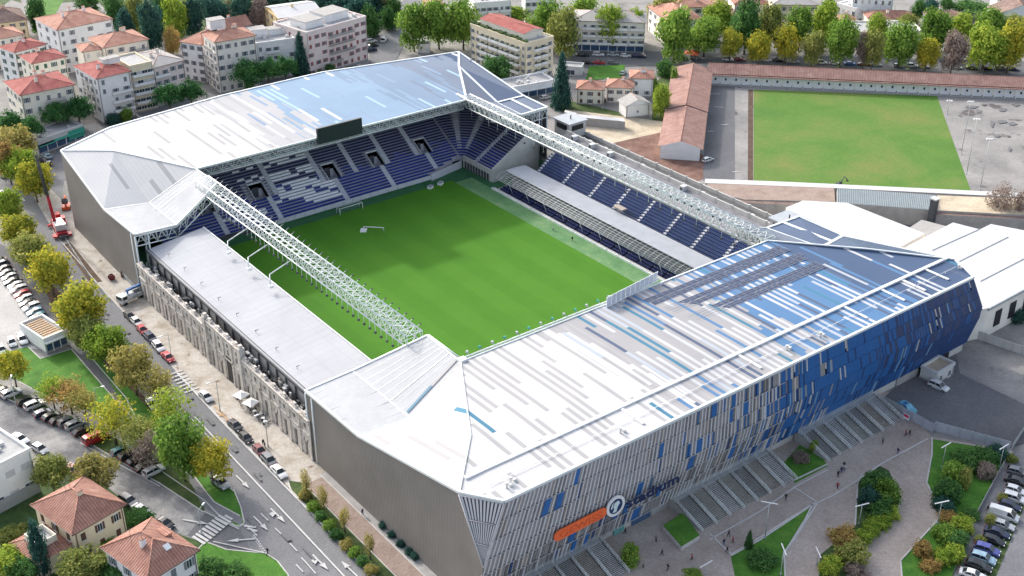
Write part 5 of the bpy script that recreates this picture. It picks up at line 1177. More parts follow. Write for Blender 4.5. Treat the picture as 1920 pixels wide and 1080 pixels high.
for i in range(9): b = MB(); a_ = q0 + en * (4 + i * 6.0) + nn * .06; a_.z = 1.8; b.obox(a_, en * 2.6, nn * .08, V(0, 0, 4.2), 0); b.build('window', M['dark'], r)
b = MB(); b.obox(V(q0.x, q0.y, 7.6) + nn * .05, e, nn * .35, V(0, 0, .7), 0); b.build('eaves', M['steel'], r)
hall('small grey roof lean to beside the white halls', [(1700, 430), (1728, 412), (1790, 428), (1745, 450)], 5.0, mt='tile_grey')
p = at(1748, 405, 3); ch = empty('chimney_stack', (at(1743, 430, 0).x, at(1743, 430, 0).y, 0), 0, 'dark square chimney rising between the white halls', 'chimney')
b = MB(); b.box(-.8, .8, -.8, .8, 0, 9, 0); b.box(-1, 1, -1, 1, 9, 9.4, 1); b.build('shaft', [M['dark_metal'], M['hvac']], ch)
r, P = slab('yard_wall', 'long plain white wall behind the sandy yard', [(1082, 214), (1170, 222), (1172, 228), (1080, 219)], 0, 3.0, 'white_roof', 'wall')
slab('yard_wall', 'low sunlit wall between the houses and the sandy yard', [(1060, 206), (1082, 212), (1080, 216), (1058, 210)], 0, 3.0, 'concrete_light', 'wall')
# site hut under the facade end
r, w_, h_ = house('site_hut', 'shabby open sided hut at the foot of the blue facade end', 'shed', (1757, 704), (1790, 684), 4.0, 2.6, 'grey', 'flat', 'sand_yard', .2, 2, 1, None, (1.0, 1.6), chim=0)
# ================================================================ TREES AND BUSHES
def leaf_mat(name, cols):
    mt = bpy.data.materials.new(name); mt.use_nodes = True; t = mt.node_tree; t.nodes.clear(); out = N(t, 'ShaderNodeOutputMaterial')
    g = N(t, 'ShaderNodeNewGeometry'); oi = N(t, 'ShaderNodeObjectInfo')
    f = math1(t, 'ADD', math1(t, 'MULTIPLY', g.outputs['Random Per Island'], .55), math1(t, 'MULTIPLY', noisef(t, N(t, 'ShaderNodeTexCoord').outputs['Object'], 1.6, 2, .5), .75))
    f = math1(t, 'ADD', f, math1(t, 'MULTIPLY_ADD', oi.outputs['Random'], .24, -.27))
    n_ = len(cols); c = ramp(t, f, [(i / (n_ - 1) * .8 + .1, cc) for i, cc in enumerate(cols)])
    d = N(t, 'ShaderNodeBsdfDiffuse'); tr = N(t, 'ShaderNodeBsdfTranslucent'); mx = N(t, 'ShaderNodeMixShader'); mx.inputs[0].default_value = .38
    L(t, c, d.inputs[0]); L(t, c, tr.inputs[0]); L(t, d.outputs[0], mx.inputs[1]); L(t, tr.outputs[0], mx.inputs[2]); L(t, mx.outputs[0], out.inputs[0]); return mt
LEAF = dict(
    green=leaf_mat('leaf_green', [(0.082, 0.159, 0.032), (0.152, 0.276, 0.054), (0.258, 0.404, 0.082), (0.400, 0.529, 0.108)]),
    deep=leaf_mat('leaf_deep', [(0.043, 0.107, 0.038), (0.069, 0.170, 0.056), (0.117, 0.245, 0.076), (0.199, 0.342, 0.094)]),
    olive=leaf_mat('leaf_olive', [(0.127, 0.163, 0.058), (0.236, 0.286, 0.077), (0.362, 0.381, 0.116), (0.491, 0.459, 0.155)]),
    lime=leaf_mat('leaf_lime', [(0.106, 0.202, 0.036), (0.230, 0.347, 0.052), (0.390, 0.492, 0.079), (0.566, 0.602, 0.106)]),
    yellow=leaf_mat('leaf_yellow', [(0.171, 0.228, 0.047), (0.341, 0.375, 0.055), (0.557, 0.505, 0.071), (0.750, 0.619, 0.079)]),
    gold=leaf_mat('leaf_gold', [(0.194, 0.194, 0.072), (0.330, 0.306, 0.102), (0.466, 0.408, 0.131), (0.563, 0.469, 0.174)]),
    orange=leaf_mat('leaf_orange', [(0.233, 0.173, 0.072), (0.407, 0.275, 0.102), (0.533, 0.357, 0.131), (0.466, 0.428, 0.145)]),
    brown=leaf_mat('leaf_brown', [(0.175, 0.133, 0.131), (0.291, 0.224, 0.203), (0.369, 0.306, 0.261), (0.407, 0.377, 0.319)]),
    fir=leaf_mat('leaf_fir', [(0.023, 0.066, 0.063), (0.041, 0.107, 0.093), (0.067, 0.155, 0.121), (0.102, 0.213, 0.145)]),
    pine=leaf_mat('leaf_pine', [(0.029, 0.090, 0.040), (0.058, 0.168, 0.058), (0.100, 0.247, 0.078), (0.158, 0.337, 0.108)]))
def crown_mesh(shape, seed, n=4400, ls=.062, open_=0.0):
    r = random.Random(seed); v = []; f = []
    def leaf(p, s, nrm=None):
        a = Vector((r.gauss(0, 1), r.gauss(0, 1), r.gauss(0, 1))).normalized()
        if nrm is not None: a = (a * .8 + nrm).normalized()
        t = a.orthogonal().normalized(); t = Matrix.Rotation(r.uniform(0, 6.3), 3, a) @ t; u = a.cross(t); b = len(v)
        s1 = s * r.uniform(.6, 1.3); s2 = s1 * r.uniform(.55, .9)
        v.extend([p - t * s1, p - u * s2, p + t * s1, p + u * s2]); f.append((b, b + 1, b + 2, b + 3))
    cl = []
    if shape in ('round', 'pine', 'tall', 'bush', 'wispy'):
        nc = 46 if shape != 'wispy' else 34
        for i in range(nc):
            z = 1 - 2 * (i + .5) / nc; z = max(z, -.78) if shape != 'pine' else max(z, -.25); a = i * 2.39996 + r.uniform(-.3, .3); q = sqrt(max(0, 1 - z * z)); k = r.uniform(.50, .93)
            if r.random() < .12 and z < .7: continue
            if shape == 'tall': q *= .95
            cl.append((Vector((cos(a) * q * k, sin(a) * q * k, z * k)), r.uniform(.2, .36)))
        cl += [(Vector((r.uniform(-.4, .4), r.uniform(-.4, .4), r.uniform(-.4, .5))), .34) for _ in range(8)]
        if shape == 'pine': cl = [(Vector((p.x, p.y, p.z * .9 - (p.x ** 2 + p.y ** 2) * .2)), q * .9) for p, q in cl]
    elif shape == 'cone':
        for i in range(64):
            h = (i + .5) / 64; rr_ = (1 - h) ** .8 * .92 + .04; a = i * 2.39996
            cl.append((Vector((cos(a) * rr_ * .72, sin(a) * rr_ * .72, h * 2 - 1)), .12 + rr_ * .25))
    elif shape == 'column':
        for i in range(60):
            h = (i + .5) / 60; rr_ = sin(min(1, h * 1.4 + .28) * pi * .5) * (1 - max(0, h - .6) * 2.1) ; a = i * 2.39996
            cl.append((Vector((cos(a) * rr_ * .62, sin(a) * rr_ * .62, h * 2 - 1)), .2 + rr_ * .2))
    tot = sum(q ** 2 for _, q in cl)
    for p, q in cl:
        for i in range(int(n * q * q / tot)):
            d = Vector((r.gauss(0, 1), r.gauss(0, 1), r.gauss(0, 1))).normalized(); k = r.uniform(.5, 1.05) if r.random() < .75 else r.uniform(.9, 1.35)
            leaf(p + d * q * k, ls, (d + p * .8).normalized() * .9)
    # inner mass so that the crown is not see-through
    if not open_:
        for p, q in cl[::2]:
            b = len(v); m_ = [Vector(c) * q * .62 + p * .86 for c in ((1, 0, 0), (-1, 0, 0), (0, 1, 0), (0, -1, 0), (0, 0, 1), (0, 0, -1))]; v.extend(m_)
            for t_ in ((0, 2, 4), (2, 1, 4), (1, 3, 4), (3, 0, 4), (2, 0, 5), (1, 2, 5), (3, 1, 5), (0, 3, 5)): f.append(tuple(b + i for i in t_))
    me = bpy.data.meshes.new('crown'); me.from_pydata([tuple(p) for p in v], [], f); me.materials.append(LEAF['green']); me.update(); return me
CR = dict(round=[crown_mesh('round', s) for s in (1, 2, 3, 4)], tall=[crown_mesh('tall', s, 4200) for s in (5, 6, 7)], pine=[crown_mesh('pine', s, 4200, .055) for s in (8, 9)],
          cone=[crown_mesh('cone', s, 3600, .065) for s in (10, 11)], column=[crown_mesh('column', s, 3200, .065) for s in (12,)], wispy=[crown_mesh('wispy', s, 1900, .058, 1) for s in (13, 14, 15)], bush=[crown_mesh('bush', s, 2600, .075) for s in (16, 17, 18)])
def trunk_mesh(seed, low=False):
    r = random.Random(seed); b = MB(); top = Vector((r.uniform(-.05, .05), r.uniform(-.05, .05), 1.0))
    b.tube((0, 0, -.02), top * .6, .055, 7, 0, .04); b.tube(top * .6, top * 1.15, .04, 6, 0, .02)
    for i in range(5):
        a = r.uniform(0, 6.28); b.tube(top * r.uniform(.55, .9), Vector((cos(a) * .35, sin(a) * .35, r.uniform(1.15, 1.5))), .022, 5, 0, .008)
    return b.mesh('trunk', M['bark'])
TRK = [trunk_mesh(1), trunk_mesh(2), trunk_mesh(3)]
tcount = 0
def tree(px, py, rx, ry, col, label, shape='round', trunk=None, group=None, name=None, clear=None, onz=0.0):
    """px,py centre of the crown, rx,ry its half sizes in the photograph; stands on the ground"""
    global tcount; tcount += 1; r = random.Random(tcount * 13 + 5)
    if py < 110 and px > 760 and shape == 'tall': rx *= 1.16; ry *= 1.08
    name = name or {'cone': 'fir_tree', 'pine': 'umbrella_pine', 'bush': 'bush', 'column': 'cypress_tree'}.get(shape, 'tree')
    cl_ = clear if clear is not None else {'bush': 0.0, 'cone': .6, 'column': .4, 'pine': 4.5}.get(shape, 2.2)
    zc = 6.0
    for _ in range(6):
        p = at(px, py, zc + onz); s = ppm(p); rw = rx / s; bb = sqrt(max((ry / s) ** 2 - (rw * sin(DIP)) ** 2, (.45 * ry / s) ** 2)) / cos(DIP); zc = cl_ + bb
        if shape == 'bush': zc = bb * .75
    root = empty(name, (p.x, p.y, onz), r.uniform(0, 6.28), label, 'bush' if shape == 'bush' else 'tree', group)
    c = put('crown', r.choice(CR[shape]), root, (0, 0, zc), 0, (rw * 1.13, rw * 1.13, bb * 1.1)); c.material_slots[0].link = 'OBJECT'; c.material_slots[0].material = LEAF[col]
    th = max(zc - bb * .35, .3); t_ = put('trunk', r.choice(TRK), root, (0, 0, 0), 0, (max(3.2, rw * 1.15),) * 2 + (th,))
    if shape == 'bush': t_.scale = (rw * .8, rw * .8, zc)
    return root
KSC = [1.0]
C_ = dict(green='green', deep='dark green', olive='dull olive', lime='yellow green', yellow='yellow', gold='golden', orange='orange', brown='brownish', fir='blackish green', pine='deep green')
def row(items, tmpl, group, shape='round', **kw):
    for i, it in enumerate(items):
        px, py, rx, ry, col = it[:5]; sh = it[5] if len(it) > 5 else shape
        tree(px, py, rx, ry, col, tmpl % (C_[col], ORD[i] if i < 20 else 'next'), sh, group=group, **kw)
row([(25, 270, 38, 34, 'gold'), (12, 300, 26, 34, 'orange'), (40, 310, 32, 32, 'lime'), (62, 335, 32, 34, 'yellow'), (14, 385, 26, 30, 'lime'), (32, 430, 33, 30, 'yellow'), (55, 470, 35, 34, 'olive'), (92, 505, 37, 40, 'yellow')],
    '%s street tree, %s from the far end of the avenue grove', 'avenue grove trees')
row([(150, 582, 44, 48, 'yellow'), (165, 628, 30, 32, 'olive'), (202, 645, 36, 36, 'lime'), (248, 688, 36, 42, 'gold'), (292, 715, 34, 34, 'gold', 'wispy'), (317, 765, 38, 36, 'lime', 'wispy'), (337, 836, 42, 56, 'green'), (394, 862, 36, 38, 'yellow')],
    '%s tree on the median by the kiosk path, %s going towards the junction', 'median trees')
row([(22, 686, 28, 28, 'yellow'), (95, 728, 26, 26, 'lime', 'wispy'), (128, 738, 36, 28, 'orange', 'wispy'), (155, 752, 28, 26, 'gold', 'wispy'), (208, 782, 44, 42, 'yellow', 'wispy'), (255, 810, 38, 36, 'olive', 'wispy'), (280, 842, 34, 30, 'brown', 'wispy')],
    '%s autumn tree, %s along the row of cars beside the lawn', 'autumn trees by the lawn')
tree(94, 884, 34, 32, 'olive', 'round olive and rust tree between the white block and the terracotta villa')
tree(176, 886, 38, 36, 'gold', 'bright golden tree behind the terracotta villa')
tree(72, 1032, 17, 54, 'fir', 'tall narrow dark cypress in front of the cream villa', 'column')
tree(12, 1052, 36, 26, 'lime', 'light green tree at the bottom left corner', clear=1)
tree(45, 1068, 30, 24, 'deep', 'dark bluish tree beside the cypress foot', clear=.5)
tree(152, 1062, 42, 32, 'olive', 'broad yellowish tree between the two villas at the bottom edge', clear=1)
tree(226, 1066, 40, 26, 'deep', 'dark rounded tree in front of the white villa', clear=.5)
tree(395, 1066, 30, 20, 'deep', 'low dark hedge bush below the corner lawn', 'bush'); tree(440, 1072, 26, 16, 'deep', 'second dark bush on the corner lawn, at the bottom edge', 'bush')
tree(200, 1018, 18, 14, 'green', 'bush against the cream villa wall', 'bush'); tree(262, 972, 24, 20, 'deep', 'shadowy bush between villa and parked cars', 'bush'); tree(20, 1000, 26, 16, 'olive', 'sprawling bush in the villa garden by the left edge', 'bush')
row([(20, 228, 24, 22, 'pine'), (58, 238, 20, 22, 'pine'), (103, 212, 24, 22, 'pine'), (146, 202, 24, 24, 'pine'), (314, 178, 26, 24, 'pine'), (357, 170, 24, 22, 'pine')], '%s umbrella pine, %s from the left edge among the apartment blocks', 'umbrella pines', 'pine')
row([(463, 134, 28, 26, 'pine'), (502, 130, 22, 22, 'pine'), (534, 124, 22, 20, 'pine')], '%s umbrella pine, %s of the three before the roof terrace block', 'umbrella pines', 'pine')
tree(213, 225, 15, 13, 'fir', 'round dark bush at the foot of the white red roofed block', 'bush'); tree(236, 215, 13, 14, 'green', 'bright bush beside the round dark bush', 'bush')
tree(468, 163, 10, 20, 'deep', 'dark ivy green tree below the leftmost of three pines', 'column'); tree(564, 110, 17, 40, 'fir', 'dark conical fir beside the pink white block', 'cone')
tree(620, 130, 10, 10, 'deep', 'small dark tree at the foot of the pink white block', clear=.5); tree(600, 140, 8, 7, 'green', 'small bush before the pink white block', 'bush')
tree(322, 78, 15, 24, 'orange', 'orange tree wedged left of the narrow white block', 'tall', clear=0)
tree(94, 80, 14, 10, 'lime', 'yellow green bush in the gap between back row blocks', 'bush')
row([(70, 30, 18, 32, 'deep'), (215, 22, 22, 34, 'deep'), (235, 55, 20, 34, 'fir'), (252, 25, 20, 34, 'olive'), (283, 50, 22, 46, 'fir'), (328, 30, 26, 40, 'lime'), (305, 20, 20, 30, 'deep'), (362, 30, 20, 36, 'fir'), (395, 10, 20, 30, 'fir'), (405, 28, 24, 34, 'fir'), (433, 25, 14, 24, 'orange'), (455, 25, 24, 34, 'fir'), (488, 30, 18, 32, 'brown'), (505, 5, 20, 22, 'fir')],
    '%s park tree, %s from the left in the dark wood', 'park wood trees', 'tall', clear=.3)
row([(165, 5, 22, 18, 'deep'), (540, 2, 26, 20, 'fir'), (575, 5, 26, 18, 'fir'), (610, 8, 24, 20, 'fir'), (640, 20, 26, 28, 'fir'), (668, 30, 24, 34, 'fir'), (692, 42, 22, 28, 'deep'), (700, 12, 22, 26, 'fir'), (722, 12, 18, 22, 'gold'), (728, 36, 16, 20, 'deep'), (740, 18, 14, 22, 'deep'), (660, 2, 24, 18, 'fir')],
    '%s park tree, %s beside the hill road wood', 'hill road wood trees', 'tall', clear=.3)
row([(775, 46, 27, 37, 'green'), (822, 42, 27, 37, 'green'), (868, 42, 28, 38, 'green')], '%s clipped plane tree, %s from the hill road', 'plane trees', 'tall', clear=2)
row([(958, 28, 28, 18, 'lime'), (925, 22, 20, 16, 'olive'), (1025, 40, 28, 34, 'green'), (1058, 58, 26, 38, 'olive'), (1094, 20, 22, 26, 'green'), (1143, 48, 24, 32, 'lime'), (1190, 48, 18, 27, 'lime'), (1245, 20, 24, 26, 'olive'), (1267, 62, 30, 42, 'green')],
    '%s plane tree, %s rightwards from the planted beige block', 'plane trees', 'tall', clear=2)
row([(1322, 66, 28, 30, 'green'), (1346, 36, 26, 28, 'lime'), (1371, 80, 18, 25, 'yellow'), (1400, 46, 26, 42, 'deep'), (1424, 88, 20, 24, 'yellow'), (1447, 48, 20, 34, 'olive'), (1475, 80, 20, 27, 'yellow'), (1502, 50, 22, 32, 'green'), (1525, 88, 19, 26, 'olive'), (1548, 46, 22, 34, 'lime'), (1580, 76, 26, 36, 'green')],
    '%s plane tree of the avenue, %s counted from the tiled corner', 'plane trees', 'tall', clear=2)
row([(1638, 92, 18, 28, 'olive'), (1645, 60, 18, 28, 'lime'), (1690, 82, 28, 34, 'green'), (1704, 44, 18, 16, 'olive'), (1739, 100, 20, 23, 'yellow'), (1753, 55, 26, 36, 'green'), (1790, 95, 20, 33, 'brown'), (1802, 54, 22, 24, 'lime'), (1850, 85, 34, 38, 'lime'), (1897, 86, 28, 38, 'yellow'), (1858, 42, 28, 24, 'green'), (1905, 50, 20, 22, 'olive'), (1622, 90, 12, 26, 'brown')],
    '%s plane tree of the avenue, %s of its right hand half', 'plane trees', 'tall', clear=2)
tree(1820, 14, 40, 17, 'deep', 'wide dark tree clump at the top edge before the corner houses'); tree(1745, 14, 16, 16, 'fir', 'dark tree above the faded orange roof'); tree(1722, 18, 12, 16, 'deep', 'small dark tree right of the white villa', 'tall'); tree(1775, 8, 12, 12, 'deep', 'small dark tree at the top edge between villa and clump'); tree(1555, 12, 14, 14, 'deep', 'dark tree left of the white arcaded wing')
tree(1255, 4, 16, 14, 'deep', 'dark tree behind the white gabled house')
tree(930, 130, 28, 26, 'deep', 'dark green tree at the foot of the planted beige block', clear=1.5); tree(1053, 153, 20, 44, 'fir', 'tall dark fir beside the low glass annex', 'cone')
tree(1240, 190, 17, 28, 'lime', 'yellow green tree left of the tiled yard wing', 'tall', clear=.5); tree(1246, 130, 14, 18, 'deep', 'dark shrubs beside the orange roofed garden houses', 'bush'); tree(1228, 165, 9, 18, 'green', 'green hedge bush by the white garden house', 'bush'); tree(1265, 150, 8, 22, 'green', 'narrow hedge bush along the tiled wing', 'bush')
tree(1875, 375, 26, 30, 'brown', 'thin brown autumn tree by the bleached terrace', 'wispy', clear=2); tree(1918, 380, 18, 28, 'brown', 'thin brown autumn tree cut by the right edge', 'wispy', clear=2)
tree(1012, 212, 12, 8, 'deep', 'dark hedge bush by the stair cabin', 'bush'); tree(1905, 590, 22, 16, 'fir', 'dark hedge at the right edge below the white hall', 'bush')
# plaza islands
for i, (px, py, rx, ry, col, lb) in enumerate([
    (1640, 905, 26, 24, 'deep', 'dark bush at the tip of the centre island'), (1665, 925, 24, 26, 'green', 'green bush on the right flank of the centre island'), (1630, 935, 20, 24, 'fir', 'blackish bush in the middle of the centre island'), (1650, 955, 26, 22, 'deep', 'dark bush at the widest part of the centre island'),
    (1668, 962, 20, 15, 'lime', 'yellow hedge block at the right bend of the centre island'), (1650, 978, 22, 16, 'lime', 'yellow hedge block, second down the curb of the centre island'), (1632, 993, 20, 16, 'lime', 'yellow green hedge block, third down the curb'), (1614, 1008, 20, 16, 'lime', 'yellow green hedge block, fourth down the curb'),
    (1585, 1008, 28, 20, 'orange', 'rusty orange bush on the centre island'), (1600, 1040, 28, 26, 'olive', 'dull bush below the rusty one'), (1573, 1040, 10, 14, 'gold', 'small bright golden bush'), (1556, 1062, 22, 22, 'lime', 'yellow green bush at the bottom of the centre island'), (1605, 1070, 22, 16, 'brown', 'brown bush at the bottom edge of the centre island'),
    (1810, 865, 26, 22, 'deep', 'dark bush in the side island, top'), (1845, 860, 24, 22, 'deep', 'dark bush by the metal fence corner'), (1870, 850, 20, 16, 'fir', 'blackish bush where fence and walkway meet'), (1790, 890, 26, 26, 'green', 'green bush left side of the side island'), (1808, 900, 12, 26, 'olive', 'pale olive bush among dark ones'), (1850, 885, 18, 18, 'brown', 'brownish bush near the walkway railing'),
    (1778, 925, 26, 26, 'deep', 'dark bush above the lawn of the side island'), (1770, 948, 20, 16, 'fir', 'blackish bush by the left curb of the side island'), (1778, 970, 18, 12, 'orange', 'rusty bush at the waist of the side island'), (1805, 985, 22, 18, 'lime', 'yellow green bush at the waist of the side island'), (1822, 965, 16, 12, 'deep', 'dark bush beside the railing at the waist'),
    (1775, 1005, 26, 20, 'green', 'leafy bush with pink tinge below the waist'), (1795, 1015, 22, 20, 'deep', 'dark bush right of the pinkish one'), (1730, 1030, 18, 18, 'orange', 'orange green bush at the left curb low down'), (1768, 1045, 20, 18, 'lime', 'yellow bush near the bottom of the side island'), (1745, 1060, 20, 14, 'orange', 'rusty patch of bush at the bottom of the side island'), (1790, 1040, 20, 18, 'lime', 'yellow green bush along the walkway near the bottom'),
    (1502, 858, 16, 12, 'brown', 'purple brown bush on the planter lawn'), (1525, 838, 8, 14, 'lime', 'small yellow green bush at the stair corner'), (1182, 1042, 20, 26, 'green', 'green bush at the end of the lowest stair'), (1405, 1012, 9, 18, 'deep', 'small young fir on the triangle lawn'), (1430, 1050, 28, 18, 'deep', 'thin dark shrubs on the triangle lawn'), (1300, 1078, 18, 8, 'green', 'bush at the bottom edge in the plaza'),
    (1895, 860, 12, 10, 'olive', 'bush at the head of the car row'), (1880, 935, 10, 10, 'olive', 'scrubby bush between car row and walkway, upper'), (1858, 975, 12, 12, 'olive', 'scrubby bush between car row and walkway, middle'), (1838, 1015, 11, 11, 'olive', 'scrubby bush between car row and walkway, lower')]):
    tree(px, py, rx, ry, col, lb, 'cone' if 'young fir' in lb else 'bush', clear=0)
# strip of shrubs along the avenue
for i, (px, py, col) in enumerate([(572, 928, 'gold'), (588, 950, 'green'), (602, 968, 'deep'), (618, 985, 'green'), (632, 1003, 'deep'), (650, 1022, 'gold'), (664, 1036, 'green'), (680, 1052, 'deep'), (695, 1068, 'gold')]):
    tree(px, py, 13, 11, col, '%s shrub, %s down the planted strip by the avenue' % (C_[col], ORD[i]), 'bush', group='shrubs in the avenue strip')
for i, (px, py) in enumerate([(573, 900), (605, 930), (645, 970), (692, 1020)]):
    tree(px, py, 10, 22, 'gold', 'nearly bare young street tree, %s down the brick walk' % ORD[i], 'wispy', clear=1.2, group='young street trees', name='young_tree')
# ================================================================ VEHICLES
def paint_mat(name, c, metal=.2):
    mt, t, b = newmat(name); b.inputs['Base Color'].default_value = (*c, 1); b.inputs['Roughness'].default_value = .3; b.inputs['Metallic'].default_value = metal
    b.inputs['Coat Weight'].default_value = .4; b.inputs['Coat Roughness'].default_value = .08
    f = noisef(t, coords(t), .9, 3, .5); L(t, ramp(t, f, [(.3, tuple(x * .88 for x in c)), (.7, tuple(min(1, x * 1.1) for x in c))]), b.inputs['Base Color']); return mt
CARC = dict(white=(.70, .71, .72), silver=(.42, .44, .46), grey=(.16, .17, .19), black=(.018, .019, .022), darkblue=(.02, .03, .075), blue=(.05, .17, .42), red=(.42, .025, .035), darkred=(.16, .018, .028), teal=(.05, .17, .21), green=(.28, .38, .33), lightblue=(.30, .45, .55), purple=(.08, .09, .32))
for k_, c_ in CARC.items(): M['car_' + k_] = paint_mat('car_' + k_, c_)
M['car_glass'] = mat('car_glass', (.015, .02, .025), .08, .2, spec=.7)
M['lamp_clear'] = mat('lamp_clear', (.7, .72, .74), .2, .05); M['lamp_red'] = mat('lamp_red', (.4, .02, .02), .3, .05); M['alloy'] = mat('alloy', (.4, .41, .42), .3, .1, metal=.6)
def car_protos(kind):
    """profile sections along x (front +x): (x, half width, z low, z top)"""
    Lh, W, H, body, cab = dict(
        hatch=(2.05, .86, 1.48, [(-2.05, .55, .80), (-1.95, .35, .98), (-1.2, .30, 1.0), (.75, .28, .96), (1.55, .30, .82), (1.95, .36, .68), (2.05, .42, .55)], [(-1.98, 1.0), (-1.55, 1.40), (-.9, 1.47), (.15, 1.46), (.95, .97)]),
        sedan=(2.3, .89, 1.44, [(-2.3, .55, .85), (-2.2, .36, .98), (-1.4, .30, 1.0), (.8, .28, .96), (1.75, .30, .84), (2.2, .36, .68), (2.3, .44, .55)], [(-1.75, 1.0), (-1.05, 1.38), (-.5, 1.44), (.25, 1.43), (1.05, .97)]),
        suv=(2.25, .93, 1.72, [(-2.25, .6, .95), (-2.15, .42, 1.12), (-1.4, .36, 1.14), (.85, .34, 1.1), (1.75, .36, 1.0), (2.15, .42, .82), (2.25, .5, .65)], [(-2.16, 1.14), (-1.85, 1.62), (-1.1, 1.72), (.35, 1.70), (1.1, 1.12)]),
        van=(2.7, 1.0, 2.2, [(-2.7, .5, 1.2), (-2.66, .38, 1.3), (-1.4, .36, 1.32), (1.2, .36, 1.3), (2.1, .38, 1.12), (2.6, .42, .9), (2.7, .5, .7)], [(-2.68, 1.3), (-2.6, 2.1), (-1.9, 2.2), (1.1, 2.15), (2.0, 1.28)]))[kind]
    def loft(secs, mi=0):
        b = MB(); n_ = len(secs)
        for s in secs: b.v += [tuple(p) for p in s]
        m_ = len(secs[0])
        for i in range(n_ - 1):
            for j in range(m_):
                k = (j + 1) % m_; b.f.append((i * m_ + j, i * m_ + k, (i + 1) * m_ + k, (i + 1) * m_ + j)); b.m.append(mi); b.sm.append(False)
        b.f.append(tuple(range(m_))[::-1]); b.m.append(mi); b.sm.append(False); b.f.append(tuple((n_ - 1) * m_ + j for j in range(m_))); b.m.append(mi); b.sm.append(False); return b
    secs = []
    for i, (x, z0, z1) in enumerate(body):
        e = .86 if i in (0, len(body) - 1) else (.95 if i in (1, len(body) - 2) else 1.0); w_ = W * e; zm = z0 + (z1 - z0) * .55
        secs.append([(x, -w_ * .93, z0), (x, -w_, zm), (x, -w_ * .97, z1 - .06), (x, -w_ * .88, z1), (x, w_ * .88, z1), (x, w_ * .97, z1 - .06), (x, w_, zm), (x, w_ * .93, z0)])
    bb = loft(secs); 
    for sx_ in (-1, 1):
        for xx in (-Lh * .64, Lh * .62): bb.tube((xx, sx_ * (W - .30), .33), (xx, sx_ * (W + .005), .33), .37, 14, 1)
    body_me = bb.mesh('body', [M['car_white'], M['rubber']])
    secs = []
    for i, (x, z) in enumerate(cab):
        w_ = W * (.90 if z < cab[0][1] + .05 or i in (0, 4) else .74); zb = cab[0][1] - .05
        secs.append([(x, -W * .88, zb), (x, -w_, z - .02), (x, -w_ * .9, z), (x, w_ * .9, z), (x, w_, z - .02), (x, W * .88, zb)])
    glass_me = loft(secs).mesh('glass', [M['car_glass']])
    rb = MB(); a, c = cab[1], cab[3]
    zt = cab[2][1]; xs = [cab[1][0] - .02, cab[2][0], cab[3][0] + .04]; zz = [cab[1][1] + .015, cab[2][1] + .02, cab[3][1] + .015]
    for i in range(2): rb.quad([(xs[i], -W * .70, zz[i]), (xs[i + 1], -W * .70, zz[i + 1]), (xs[i + 1], W * .70, zz[i + 1]), (xs[i], W * .70, zz[i])])
    for s_ in (-1, 1):
        for i in range(2): rb.quad([(xs[i], s_ * W * .70, zz[i]), (xs[i + 1], s_ * W * .70, zz[i + 1]), (xs[i + 1], s_ * W * .76, zz[i + 1] - .08), (xs[i], s_ * W * .76, zz[i] - .08)][::-s_])
        for x0_, z0_, x1_, z1_ in ((cab[3][0], cab[3][1], cab[4][0], cab[4][1]), (cab[1][0], cab[1][1], cab[0][0], cab[0][1]), ((cab[2][0] + cab[3][0]) / 2 - .1, zt, (cab[2][0] + cab[3][0]) / 2, cab[0][1])):
            rb.tube((x0_, s_ * W * .75, z0_ - .03), (x1_, s_ * W * .885, z1_ - .02), .045, 4)
    if kind == 'van':
        for s_ in (-1, 1): rb.quad([(-2.55, s_ * W * .90, 1.3), (.6, s_ * W * .90, 1.3), (.6, s_ * W * .80, 2.12), (-2.55, s_ * W * .80, 2.1)][::s_])
    roof_me = rb.mesh('roof_panel', [M['car_white']])
    wb = MB(); wb.tube((0, -.1, 0), (0, .1, 0), .32, 14, 0); wb.tube((0, -.115, 0), (0, .115, 0), .19, 10, 1); wheel = wb.mesh('wheel', [M['rubber'], M['alloy']])
    hb = MB(); hb.box(-.14, .03, -.17, .17, -.07, .08); head = hb.mesh('headlight', [M['lamp_clear']]); tb = MB(); tb.box(-.04, .1, -.13, .13, -.1, .14); tail = tb.mesh('tail_light', [M['lamp_red']])
    mb = MB(); mb.box(-.08, .08, -.1, .1, -.06, .08); mirror = mb.mesh('mirror', [M['car_black']])
    return dict(L=Lh, W=W, body=body_me, glass=glass_me, roof=roof_me, wheel=wheel, head=head, tail=tail, mirror=mirror, zb=body[-2][2], zr=body[0][2], xm=cab[4][0] - .25, zm=cab[0][1])
PROTO = {k_: car_protos(k_) for k_ in ('hatch', 'sedan', 'suv', 'van')}
def car(x, y, hd, kind, col, label, group=None, z=0.02, detail=2, roofcol=None):
    p = PROTO[kind]; r = empty('parked_car' if kind != 'van' else 'parked_van', (x, y, z), hd, label, 'car' if kind != 'van' else 'van', group)
    def pp(nm, me, loc, c=None):
        o = put(nm, me, r, loc)
        if c: o.material_slots[0].link = 'OBJECT'; o.material_slots[0].material = M['car_' + c]
        return o
    pp('body', p['body'], (0, 0, 0), col); pp('windows', p['glass'], (0, 0, 0)); pp('roof_panel', p['roof'], (0, 0, 0), roofcol or col)
    if detail:
        for sx_ in (-.64, .62):
            for sy_ in (-1, 1): pp('wheel', p['wheel'], (p['L'] * sx_, sy_ * (p['W'] - .08), .32))
    if detail > 1:
        for sy_ in (-1, 1):
            pp('headlight', p['head'], (p['L'] - .06, sy_ * p['W'] * .62, p['zb'] - .06)); pp('tail_light', p['tail'], (-p['L'] - .01, sy_ * p['W'] * .66, p['zr'] - .02)); pp('mirror', p['mirror'], (p['xm'], sy_ * (p['W'] + .06), p['zm'] + .02))
    return r
def heading(a, b): q, w_ = at(*a, 0), at(*b, 0); return atan2(w_.y - q.y, w_.x - q.x)
